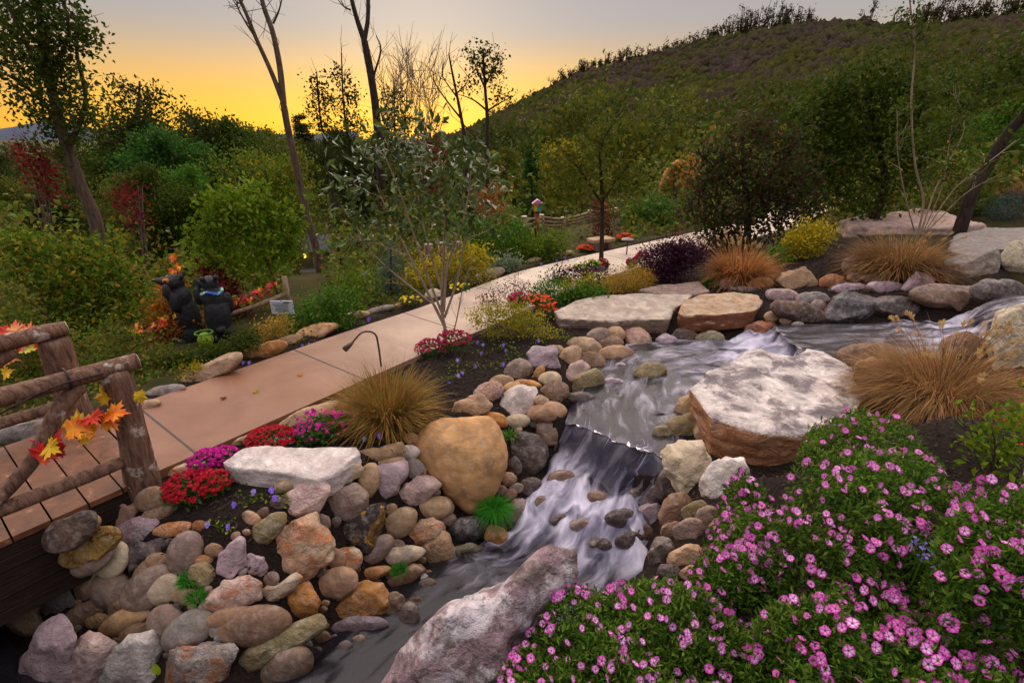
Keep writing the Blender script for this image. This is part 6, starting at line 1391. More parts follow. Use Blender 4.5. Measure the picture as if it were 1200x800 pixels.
# ------------------------------------------------------------------ trees
def px_tree(name, label, cat, Y, branches, crown, mat, nleaf, lsize, seed, bark=None, twigs=0, twig_len=.5, shell=.25, thick=.8, aspect=.55, upw=.2, twig_r=.008, leaf_parts=None, group=None, fx=None, outward=.3):
    """branches: [(points px, r0, r1[, depth offset])], all at world distance Y; crown: photo ellipses"""
    r = np.random.default_rng(seed); base = P_y(*branches[0][0][0], Y); base[2] = g1(base[0], base[1]); root = thing(name, label, cat, tuple(base), group); parts = []; tips = []
    for bi, b in enumerate(branches):
        off = b[3] if len(b) > 3 else 0; pts = np.array([P_y(x, y, Y + off * i / max(1, len(b[0]) - 1)) for i, (x, y) in enumerate(b[0])])
        if bi == 0: pts = np.concatenate([[base - [0, 0, .2]], pts]) if pts[0][2] > base[2] + .05 else pts
        ln = smooth_line(pts, max(8, 6 * len(pts))); parts.append(tube(ln, np.linspace(b[1], b[2], len(ln)), 9 if b[1] > .03 else 6, False, .05, bi)); tips.append(ln)
    for k in range(twigs):
        ln = tips[r.integers(len(tips))]; i = r.integers(len(ln) // 4, len(ln)); p = ln[i]; ax = ln[min(i + 1, len(ln) - 1)] - ln[max(i - 1, 0)]; ax /= np.linalg.norm(ax) + 1e-9
        d = ax * .8 + r.normal(size=3) * .6 + [0, 0, .35]; d /= np.linalg.norm(d); Lk = twig_len * r.uniform(.4, 1.2); q1 = p + d * Lk * .5 + r.normal(size=3) * .05 * Lk; q2 = p + d * Lk + r.normal(size=3) * .12 * Lk
        parts.append(tube([p, q1, q2], [twig_r, twig_r * .7, twig_r * .35], 4, False))
        if r.random() < .6: parts.append(tube([q1, q1 + (d + r.normal(size=3) * .5) * Lk * .45], [twig_r * .6, twig_r * .3], 4, False))
    geo('trunk', parts, bark or BARK, root, True, base)
    if crown and nleaf:
        D = (Y * FWD[1] + (0) * 1)   # photo ellipses carry their own depth from the distance at their centre
        Ps = []; Ns = []; ar = sum(e[2] * e[3] for e in crown)
        for e in crown:
            dd = np.linalg.norm(P_y(e[0], e[1], Y + (e[4] if len(e) > 4 else 0)) - CAM) / np.linalg.norm(ray(e[0], e[1])); P, N = cloud([e[:4]], dd, max(6, int(nleaf * e[2] * e[3] / ar)), r, thick, shell); Ps.append(P); Ns.append(N)
        P = np.concatenate(Ps); N = np.concatenate(Ns)
        # gather the leaves into sprays so that gaps open between them
        k = max(8, len(P) // 26); cen = P[r.permutation(len(P))[:k]]; j = r.integers(0, k, len(P)); sp = lsize * 2.6; P = np.where((r.random(len(P)) < .8)[:, None], cen[j] + r.normal(size=P.shape) * sp * .6, P)
        V, F = leaves(P, lsize, r, aspect, upw=upw, dirs=N * outward + .9 * r.normal(size=P.shape) - np.array([0, 0, .2])); obj('crown', mesh_np('crown', V - base, F, False), L[mat] if isinstance(mat, str) else mat, root)
    return root
# tall leafy tree at the left
px_tree('broadleaf_tree', 'tall leafy tree leaning into the top left corner', 'tree', 13.5, [([(128, 330), (112, 260), (92, 210), (72, 150), (58, 90), (48, 30), (42, -40)], .20, .05), ([(72, 150), (50, 120), (20, 95), (-5, 82)], .05, .02), ([(80, 175), (100, 120), (90, 60), (95, 10)], .07, .02, .8), ([(62, 110), (30, 50), (10, 5), (0, -30)], .06, .02, -.5), ([(92, 210), (60, 180), (35, 170)], .04, .015), ([(58, 90), (80, 40), (70, -20)], .05, .02)],
    [(40, 20, 34, 36), (8, 30, 26, 34), (75, 28, 22, 40), (92, 50, 18, 24), (100, 42, 10, 14), (60, 75, 34, 34), (20, 85, 24, 24), (85, 100, 24, 28), (45, 120, 30, 24), (75, 140, 34, 22), (12, 60, 18, 20), (50, -20, 40, 26), (105, 130, 16, 14), (65, 170, 30, 16), (5, -10, 26, 20)], 'forest', 6400, .12, 201, twigs=90)
# leaning forked bare tree
px_tree('bare_tree', 'bare forked tree with a pinkish trunk left of centre', 'tree', 12.5, [([(379, 345), (370, 290), (358, 245), (346, 190), (337, 150), (332, 121)], .10, .068), ([(332, 121), (318, 85), (300, 45), (288, 15), (276, -10)], .055, .03), ([(332, 121), (328, 80), (320, 40), (309, 8), (303, -20)], .07, .04, .3), ([(320, 28), (327, 12), (332, -8)], .025, .012), ([(300, 45), (290, 30), (280, 12), (277, 2)], .025, .012)], [], None, 0, 0, 202, BARK, twigs=40, twig_len=.7)
px_tree('bare_tree', 'taller dark bare tree forked near the top centre', 'tree', 19, [([(449, 280), (446, 200), (441, 135), (434, 85), (427, 48)], .17, .11), ([(427, 48), (418, 22), (411, -5), (408, -20)], .09, .05), ([(427, 48), (431, 22), (431, -5), (428, -20)], .08, .05, .5), ([(436, 95), (446, 60), (441, 42)], .04, .015), ([(411, 12), (403, 8), (396, 0)], .03, .012)], [], None, 0, 0, 203, BARKD, twigs=50, twig_len=.9)
# rising open trees in front of the glow
def spire(name, label, Y, x0, y0, x1, y1, crown, mat, n, ls, seed, rad=.07, tw=26, bark=BARKD, extra=()):
    px_tree(name, label, 'tree', Y, [([(x0, y0), ((x0 * 2 + x1) / 3 + 2, (y0 * 2 + y1) / 3), ((x0 + 2 * x1) / 3 - 2, (y0 + 2 * y1) / 3), (x1, y1)], rad, rad * .25)] + list(extra), crown, mat, n, ls, seed, bark, twigs=tw, twig_len=.7)
spire('slender_tree', 'slender open tree leftmost of the clump before the glow', 17, 392, 260, 371, 84, [(375, 110, 10, 14), (368, 98, 7, 8), (384, 120, 10, 12), (380, 150, 16, 16), (368, 130, 9, 10), (392, 170, 16, 18)], 'forest_dark', 1200, .10, 204)
spire('slender_tree', 'slender dark tree with tufted branch tips left of the tall bare tree', 17.5, 415, 260, 400, 62, [(398, 92, 8, 12), (410, 110, 11, 12), (396, 128, 12, 14), (415, 145, 14, 16), (404, 165, 18, 16), (420, 185, 16, 16)], 'forest_dark', 1500, .10, 205)
spire('slender_tree', 'dark tufted tree right of the tall bare tree', 20, 470, 260, 462, 100, [(458, 116, 9, 12), (472, 112, 7, 10), (462, 138, 16, 14), (478, 140, 12, 10), (450, 150, 14, 14), (470, 165, 20, 14), (440, 165, 16, 14)], 'forest_dark', 1500, .11, 206)
for k, (x, y, y0, lb) in enumerate([(462, 84, 210, 'fine twigged bare tree leftmost against the glow'), (478, 76, 215, 'fine twigged bare tree second from the left against the glow'), (494, 72, 215, 'tallest fine twigged bare tree against the glow'), (508, 92, 215, 'fine twigged bare tree rightmost against the glow')]):
    r = np.random.default_rng(300 + k); br = [([(x - 6, y0), (x - 3, (y + y0) / 2), (x, y)], .06, .012)]
    for j in range(16):
        f = r.uniform(.25, .85); sx = x - 5 * f; sy = y0 + (y - y0) * f; dx = r.choice([-1, 1]) * r.uniform(5, 17); br.append(([(sx, sy), (sx + dx * .6, sy - 16), (sx + dx, sy - r.uniform(26, 46))], .02, .007, r.normal() * .6))
    px_tree('bare_tree', lb, 'tree', 26 + k, br, [], None, 0, 0, 310 + k, BARKP, twigs=90, twig_len=1.3, twig_r=.013)
px_tree('dead_tree', 'dead leaning tree in front of the sunset gap', 'tree', 21, [([(548, 240), (545, 170), (540, 135), (534, 105), (528, 75), (526, 62)], .10, .02), ([(541, 140), (525, 120), (510, 98), (508, 84)], .04, .012), ([(542, 145), (556, 160), (562, 168)], .03, .012), ([(536, 115), (520, 92), (518, 80)], .03, .01), ([(535, 110), (545, 100), (550, 90)], .03, .012)], [(536, 100, 4, 4), (542, 108, 3, 4)], 'forest_dark', 50, .14, 207, BARKD, twigs=34, twig_len=.9, twig_r=.012)
px_tree('open_tree', 'silhouetted tree with separate leaf clumps in front of the sunset', 'tree', 21, [([(572, 250), (571, 190), (571, 140), (569, 110), (567, 80), (566, 58)], .11, .03), ([(571, 130), (556, 118), (542, 112)], .04, .015), ([(571, 130), (584, 122), (597, 115)], .04, .015), ([(569, 105), (560, 85), (555, 72)], .035, .012), ([(568, 100), (578, 82), (584, 72)], .035, .012)],
    [(555, 68, 12, 7), (568, 60, 8, 7), (581, 72, 7, 9), (558, 84, 9, 6), (572, 90, 8, 8), (583, 82, 5, 5), (553, 100, 8, 3), (588, 112, 9, 7), (578, 118, 6, 4), (565, 75, 8, 8)], 'forest_dark', 800, .13, 208, BARKD, twigs=26, twig_len=.7, twig_r=.012, shell=.1)
# bright green young tree behind the bears
px_tree('young_tree', 'bright green young tree behind the bears', 'tree', 8.6, [([(327, 352), (322, 330), (314, 310), (300, 280), (290, 240)], .028, .012), ([(314, 310), (335, 285), (345, 262)], .014, .006), ([(305, 290), (270, 275), (245, 262)], .014, .006), ([(300, 275), (280, 245), (262, 232)], .012, .006)],
    [(290, 232, 34, 14), (262, 245, 26, 18), (325, 250, 26, 18), (245, 275, 22, 20), (285, 265, 44, 24), (335, 275, 24, 16), (270, 298, 36, 22), (315, 290, 26, 16), (250, 305, 20, 16), (290, 222, 12, 6), (348, 262, 14, 10), (295, 315, 22, 12)], 'bright', 3600, .10, 209, twigs=20, twig_len=.25, twig_r=.005)
# young many stemmed magnolia beside the walk
mg = [([(521, 415), (522, 390), (518, 362), (520, 300), (522, 250)], .030, .014), ([(520, 380), (505, 350), (480, 300), (455, 250), (440, 215)], .022, .008, .2), ([(519, 370), (500, 320), (470, 230), (452, 185)], .018, .007, -.2), ([(521, 372), (535, 330), (545, 280), (560, 225), (575, 190)], .018, .007, .15), ([(520, 365), (525, 310), (545, 250), (552, 200)], .018, .007, -.2), ([(510, 358), (480, 335), (450, 310), (425, 285)], .012, .005, .2),
      ([(521, 350), (500, 280), (490, 230), (495, 185)], .016, .007, .3), ([(526, 408), (535, 375), (542, 340), (555, 300)], .010, .005, -.1), ([(480, 300), (440, 285), (415, 280)], .008, .004), ([(545, 280), (575, 268), (595, 240)], .009, .004)]
px_tree('young_magnolia', 'young many stemmed magnolia growing beside the walk', 'tree', 5.95, mg, [(430, 180, 26, 18), (460, 170, 28, 20), (500, 168, 30, 18), (540, 178, 28, 18), (565, 195, 22, 16), (410, 215, 26, 18), (450, 215, 34, 20), (505, 215, 34, 22), (552, 225, 28, 16), (590, 218, 14, 8), (420, 250, 26, 18), (470, 255, 26, 18), (520, 258, 22, 16), (560, 255, 18, 10), (430, 285, 20, 12), (405, 240, 12, 12), (455, 310, 12, 10), (540, 330, 12, 10)], 'magnolia', 1050, .115, 210, BARKY, twigs=50, twig_len=.28, twig_r=.004, shell=.1, aspect=.44, outward=.6)
r = np.random.default_rng(77); mroot = [o for o in bpy.data.objects if o.name.startswith('young_magnolia')][0]; bse = np.array(mroot.location)
P, N = cloud([(430, 180, 26, 16), (470, 168, 30, 14), (550, 190, 32, 14), (585, 220, 18, 8), (412, 215, 24, 14), (500, 185, 40, 16), (565, 240, 20, 10)], 6.6, 230, r, .8, .3); V, F = leaves(P, .085, r, .30, upw=.6); obj('upturned_leaves', mesh_np('upturned_leaves', V - bse, F, False), L['magpale'], mroot)
# small tree on the near edge of the far walk
px_tree('small_tree', 'small round crowned tree beside the far walk', 'tree', 10.3, [([(704, 320), (705, 290), (706, 240), (704, 200)], .055, .03), ([(706, 240), (680, 200), (650, 165)], .025, .01), ([(706, 235), (740, 190), (790, 140)], .025, .01), ([(705, 220), (705, 170), (735, 120)], .025, .01), ([(706, 245), (665, 235), (635, 215)], .015, .008)],
    [(648, 150, 30, 22), (690, 125, 36, 22), (660, 190, 36, 26), (720, 160, 42, 30), (770, 125, 34, 20), (800, 110, 22, 12), (752, 162, 40, 24), (705, 205, 44, 24), (660, 225, 28, 14), (790, 152, 26, 18), (735, 215, 30, 18), (700, 100, 16, 8)], 'olive', 3900, .10, 211, BARKD, twigs=60, twig_len=.5, twig_r=.006)
px_tree('dense_tree', 'dark dense purplish green tree right of the tan arch', 'tree', 11.5, [([(875, 300), (876, 250), (872, 200), (870, 160)], .09, .03), ([(876, 240), (840, 200), (820, 180)], .03, .012), ([(876, 230), (915, 190), (935, 165)], .03, .012)],
    [(862, 152, 22, 18), (895, 158, 20, 16), (835, 178, 20, 20), (925, 168, 22, 18), (832, 205, 16, 18), (945, 205, 18, 22), (812, 245, 18, 20), (952, 240, 16, 20), (870, 190, 30, 22), (880, 205, 50, 32), (830, 225, 30, 24), (930, 210, 30, 30), (880, 245, 54, 28), (840, 255, 34, 22), (925, 250, 30, 26), (880, 148, 16, 10), (850, 280, 26, 14), (885, 272, 44, 16), (910, 225, 34, 26)], leaf_mat('leaves_dark_purple_green', ['#34471f', '#465224', '#553a2c', '#403024', '#3a4e26']), 7000, .11, 212, BARKD, twigs=60, shell=.08)
px_tree('broadleaf_tree', 'large green tree with a dark leaning trunk right of centre', 'tree', 12.5, [([(1022, 262), (1030, 240), (1037, 215), (1030, 170), (1015, 110)], .14, .05), ([(1037, 215), (1010, 200), (975, 185), (950, 160)], .05, .02), ([(1034, 195), (1070, 150), (1085, 110)], .05, .02), ([(1030, 170), (1000, 130), (980, 100)], .04, .015)],
    [(985, 105, 36, 24), (1025, 88, 36, 22), (960, 135, 34, 28), (1010, 130, 46, 32), (1060, 115, 36, 28), (950, 175, 34, 28), (1000, 175, 48, 32), (1060, 165, 40, 32), (965, 210, 34, 24), (1010, 215, 40, 22), (1065, 210, 34, 24), (930, 200, 18, 22), (1000, 240, 44, 12)], 'forest', 11000, .11, 213, BARKD, twigs=40)
sap = [([(1076, 272), (1082, 235), (1072, 190), (1068, 120), (1072, 60), (1066, 0), (1064, -20)], .022, .008)]
sap += [([(1080, 270), (1095, 225), (1112, 190), (1130, 150), (1120, 110)], .016, .006, .3), ([(1072, 272), (1062, 235), (1052, 180), (1052, 130)], .013, .005, -.3), ([(1085, 270), (1120, 220), (1165, 185), (1190, 165)], .012, .004, .2), ([(1090, 268), (1130, 228), (1170, 205)], .010, .004, -.2), ([(1084, 268), (1105, 215), (1115, 150), (1125, 105)], .010, .004)]
px_tree('sapling', 'thin stemmed open sapling above the wide straw grass', 'tree', 9.4, sap, [(1060, 20, 14, 12), (1075, 5, 16, 10), (1085, 30, 10, 8), (1070, 45, 12, 10), (1120, 90, 18, 14), (1060, 130, 16, 14), (1125, 125, 20, 16), (1100, 160, 26, 18), (1140, 165, 18, 14), (1050, 165, 14, 12), (1160, 190, 20, 12), (1110, 200, 26, 14), (1090, 60, 10, 8)], 'forest', 1700, .075, 214, BARKY, twigs=46, twig_len=.4, twig_r=.004, aspect=.45)
px_tree('leaning_tree', 'dark leaning trunk at the right picture edge', 'tree', 11, [([(1140, 225), (1155, 200), (1175, 165), (1200, 135), (1240, 90), (1280, 50)], .13, .07)], [(1190, 60, 26, 24), (1175, 95, 26, 20), (1215, 90, 30, 30), (1150, 110, 18, 16), (1195, 130, 30, 16), (1230, 40, 40, 30), (1165, 130, 20, 14)], 'forest', 1300, .11, 215, BARKD, twigs=24)
px_tree('weeping_tree', 'orange leaved small tree beside the tan arch', 'tree', 18, [([(792, 262), (791, 230), (790, 205)], .08, .04)], [(806, 190, 10, 7), (815, 203, 8, 7), (802, 214, 9, 6)], leaf_mat('leaves_tan_orange', ['#b87a34', '#cc9448', '#a8682c', '#8c5a26']), 240, .11, 216, BARKD, outward=1.0)
px_tree('blue_spruce', 'blue green spruce across the walk behind the magnolia', 'tree', 8.6, [([(458, 362), (458, 320), (458, 288)], .035, .01)], [(458, 296, 8, 12), (458, 312, 15, 12), (457, 328, 22, 12), (456, 344, 27, 12), (456, 354, 27, 8)], 'blue', 4200, .055, 217, BARKD, aspect=.14, outward=1.2, shell=.4)
# tan woven arch seen behind the far end of the walk
a = np.linspace(R(10), R(170), 24); cen = P_y(792, 226, 19); b0 = cen.copy(); b0[2] = g1(cen[0], cen[1]); hz = P_y(792, 190, 19)[2] - cen[2]; root = thing('garden_arch', 'tan woven arch in the foliage behind the far end of the walk', 'arch', tuple(b0))
ax = np.array([1.0, .35, 0]); rw = .62; ln = [cen - b0 + ax * rw * math.cos(t) + np.array([0, 0, hz * math.sin(t)]) for t in a]; ln = [ln[0] * np.array([1, 1, 0])] + ln + [ln[-1] * np.array([1, 1, 0])]
V, F = tube(smooth_line(ln, 50), .085, 10, True, .1, 3); geo('hoop', [(V, F)], flat_mat('woven_tan', '#b07c44', .8, .2, .35, 18, .5), root)
V = np.array([cen - b0 + ax * rw * s * math.cos(t) + np.array([0, .25 * (1 - s), hz * s * math.sin(t)]) for s in (.15, .6, .95) for t in a]); i = (np.arange(2)[:, None] * 24 + np.arange(23)[None]).ravel()
V = np.concatenate([V, V + np.array([.0, .04, 0])]); obj('panel', mesh_np('panel', V, np.concatenate([np.stack([i, i + 1, i + 25, i + 24], 1), np.stack([i + 72, i + 96, i + 97, i + 73], 1)])), flat_mat('woven_panel', '#8a6a34', .9, .1, .4, 12, .5), root)
# ------------------------------------------------------------------ shrubs on the far side of the walk
shrub('red_maple', 'red Japanese maple bush behind the bears', 'shrub', [(250, 325, 15, 16), (262, 345, 18, 20), (275, 360, 14, 16)], (262, 385), 'red', 1700, .07, 121, D=8.6)
shrub('autumn_bush', 'large yellow green bush at the left behind the bridge', 'shrub', [(45, 288, 30, 12), (95, 300, 34, 16), (30, 318, 30, 18), (75, 330, 34, 20), (128, 312, 26, 16), (110, 345, 40, 18), (150, 335, 24, 16), (50, 365, 44, 18), (20, 285, 22, 12), (150, 365, 24, 14), (95, 378, 40, 14), (135, 278, 16, 7)], (85, 395), 'autumn', 6000, .085, 122, D=7.6, stems=16, shell=.2)
shrub('orange_bush', 'rusty orange bush low behind the raised bear', 'shrub', [(205, 345, 14, 20), (195, 375, 22, 22), (222, 380, 16, 16), (180, 395, 18, 16)], (200, 405), leaf_mat('leaves_rust_bush', ['#8a4a1e', '#a8601e', '#6a4a1a', '#c07a24']), 1800, .06, 123, D=7.4)
shrub('green_bush', 'olive green bush between the bridge and the bears', 'shrub', [(130, 400, 46, 22), (170, 420, 40, 20), (100, 430, 34, 22), (150, 440, 34, 14), (60, 410, 34, 24), (20, 400, 30, 40), (0, 360, 30, 30), (30, 450, 40, 20)], (125, 455), 'under', 5200, .055, 124, D=6.1)
shrub('low_shrub', 'dark green low shrub in front of the bears', 'shrub', [(228, 420, 24, 8), (262, 412, 24, 8), (205, 430, 20, 10), (288, 398, 18, 11)], (240, 424), 'forest', 3400, .038, 125, D=None)
shrub('yellow_perennial', 'straw yellow perennial below the white sign', 'plant', [(320, 388, 14, 18), (335, 378, 10, 14), (305, 392, 12, 12)], (320, 404), 'gold', 900, .035, 126, shell=.1)
shrub('yellow_perennial', 'small yellow flowered perennial in front of the second bear', 'plant', [(232, 432, 8, 10), (222, 438, 10, 8)], (230, 445), 'yellow', 380, .03, 127, shell=.1)
shrub('green_bush', 'grey green bush behind the white sign', 'shrub', [(375, 365, 24, 18), (400, 352, 26, 16), (355, 380, 20, 14), (395, 375, 20, 10)], (378, 386), 'green', 3000, .05, 128)
shrub('green_bush', 'fresh green bushes beside the blue spruce', 'shrub', [(412, 352, 14, 14), (405, 340, 22, 16), (425, 330, 20, 18)], (415, 364), 'bright', 1500, .055, 129)
shrub('yellow_bush', 'yellow green bush behind the young magnolia stems', 'shrub', [(505, 318, 24, 20), (530, 312, 22, 20), (555, 300, 22, 16), (485, 330, 18, 14), (560, 320, 16, 12)], (525, 336), 'yellow', 2400, .065, 130)
shrub('green_bush', 'leafy green bush along the walk below the fence', 'shrub', [(630, 290, 22, 12), (650, 284, 18, 12), (610, 298, 18, 12), (590, 300, 16, 12), (640, 296, 20, 8)], (628, 304), 'bright', 2200, .08, 131)
shrub('green_bush', 'loose green brush right of the magnolia', 'shrub', [(580, 285, 26, 18), (560, 270, 22, 18), (605, 275, 20, 14)], (580, 305), 'green', 2200, .08, 132, D=11.2)
shrub('arborvitae', 'reddish dark conical shrub behind the small tree trunk', 'shrub', [(705, 256, 13, 12), (705, 272, 14, 12), (703, 242, 10, 10), (706, 284, 12, 6)], (705, 290), 'redbrown', 1600, .06, 133, D=13)
shrub('green_bush', 'dark green bushes lining the far end of the walk', 'shrub', [(750, 258, 24, 14), (775, 252, 22, 14), (735, 268, 14, 8), (760, 240, 24, 14), (780, 265, 12, 8)], (755, 276), 'deepgreen', 2600, .09, 134, D=15)
shrub('twiggy_shrub', 'bare twiggy dark shrub in front of the dense tree', 'shrub', [(820, 285, 22, 12), (800, 275, 18, 10), (840, 275, 20, 12)], (818, 298), 'redbrown', 700, .05, 135, shell=.1, stems=40)
shrub('blue_green_shrub', 'blue green juniper at the right edge', 'shrub', [(1190, 240, 26, 18), (1170, 245, 16, 12)], (1188, 258), 'blue', 2200, .06, 136, aspect=.2, outward=1)
shrub('bright_shrub', 'bright yellow green shrub left of the juniper', 'shrub', [(1147, 238, 16, 14), (1135, 245, 12, 8)], (1146, 252), 'bright', 900, .06, 137)
shrub('brown_shrub', 'brown green brush between the large green tree and the leaning trunk', 'shrub', [(1110, 235, 28, 18), (1090, 248, 20, 10), (1130, 220, 24, 16), (1160, 205, 20, 16)], (1115, 255), 'under', 2200, .08, 138)
shrub('red_sumac', 'dark red sumac at the far left', 'shrub', [(38, 182, 16, 13), (48, 200, 14, 14), (60, 222, 10, 12)], (60, 300), 'red', 700, .11, 139, D=13, stems=5)
shrub('red_sumac', 'red sumac spray in the middle of the left woods', 'shrub', [(148, 235, 14, 14), (158, 255, 12, 16), (150, 225, 8, 8)], (165, 300), 'red', 500, .09, 140, D=12, stems=4)
shrub('red_brown_tree', 'reddish tree crown behind the young magnolia', 'shrub', [(500, 190, 12, 24), (508, 165, 8, 10), (505, 215, 10, 14)], (505, 260), 'redbrown', 800, .15, 141, D=17, stems=4)
shrub('rust_bush', 'rust coloured brush right of the young magnolia', 'shrub', [(572, 240, 12, 18), (565, 255, 12, 14), (580, 225, 8, 10)], (572, 275), leaf_mat('leaves_rust_brush', ['#8a3e20', '#a85a2c', '#6a4424']), 700, .10, 142, D=13, stems=6)
# ------------------------------------------------------------------ the woods: a few trees built once, then copied
def proto(kind, seed, H, W, n, ls, mat, bark=BARK):
    """-> (trunk mesh, crown mesh) of a tree of height H, crown width W, foot at the origin"""
    r = np.random.default_rng(seed); parts = []; ln = smooth_line([(0, 0, -.5), (r.normal() * .1, r.normal() * .1, H * .3), (r.normal() * .25, r.normal() * .25, H * .65), (r.normal() * .3, r.normal() * .3, H * .96)], 20); parts.append(tube(ln, np.linspace(.018 * H, .004 * H, 20), 8, False)); cl = []
    nb = 26 if kind != 'conifer' else 60
    for k in range(nb):
        t = r.uniform(.22 if kind != 'tall' else .4, .97); p = ln[int(t * 19)]; a = r.uniform(0, 6.28); f = math.sin(math.pi * min(1, (t - .1) / .9) ** .8) if kind != 'conifer' else (1.05 - t)
        Lb = W * .5 * (f * .9 + .18) * r.uniform(.65, 1.15); el = r.uniform(.1, .8) if kind != 'conifer' else r.uniform(-.25, .1); d = np.array([math.cos(a) * math.cos(el), math.sin(a) * math.cos(el), math.sin(el)]); e = p + d * Lb; parts.append(tube([p, p + d * Lb * .5 + [0, 0, .06 * Lb], e], [.007 * H * .8, .004 * H, .0015 * H], 5, False))
        for q in np.linspace(.35, 1.05, 5 if kind != 'conifer' else 4): cl.append((p + d * Lb * q, .16 * W * (.55 + .5 * f) if kind != 'conifer' else .07 * W))
    C = np.array([c[0] for c in cl]); S = np.array([c[1] for c in cl]); j = r.integers(0, len(C), n); v = r.normal(size=(n, 3)) * .5; P = C[j] + v * S[j][:, None] * np.array([1, 1, .75])
    V, F = leaves(P, ls, r, .6, upw=.25, dirs=(P - np.array([0, 0, H * .5])) * .12 + .8 * r.normal(size=P.shape)); tv, tf = join_geo(parts)
    a = mesh_np('trunk_mesh', tv, tf); a.materials.append(bark); b = mesh_np('crown_mesh', V, F, False); b.materials.append(L[mat]); return a, b
PR = [proto('broad', 401, 9, 6.5, 15000, .18, 'forest'), proto('broad', 402, 9, 5.5, 13000, .18, 'forest'), proto('tall', 403, 10, 5, 9000, .18, 'forest', BARKD), proto('broad', 404, 8, 7, 15000, .17, 'olive'), proto('conifer', 405, 9, 4.2, 9000, .18, 'deepgreen', BARKD), proto('tall', 406, 10, 5.5, 4600, .16, 'olive', BARK)]
CM = dict(f='forest', d='forest_dark', o='olive', g='deepgreen', a='autumn', y='yellow', n='green', r='redbrown', e='orange')
def wood_tree(px, top, Y, pr, c, label, hmin=3.0, wide=1.0):
    p = P_y(px, top, Y); b = np.array([p[0], p[1], g1(p[0], p[1]) - .1]); h = max(hmin, p[2] - b[2]); H0 = 9 if pr in (0, 1, 4) else (10 if pr in (2, 5) else 8); s = h / H0
    root = thing('woodland_tree' if pr != 4 else 'conifer', label, 'tree', tuple(b), 'trees of the woods beyond the garden'); rz = (px * 7 + Y * 13) % 6.28
    for nm, me in zip(('trunk', 'crown'), PR[pr]):
        o = obj(nm, me, None, root); o.rotation_euler = (0, 0, rz); w = s if h < H0 * 1.15 else (s * .78); o.scale = (w * wide, w * wide, s)
        if nm == 'crown': o.material_slots[0].link = 'OBJECT'; o.material_slots[0].material = L[CM[c]]
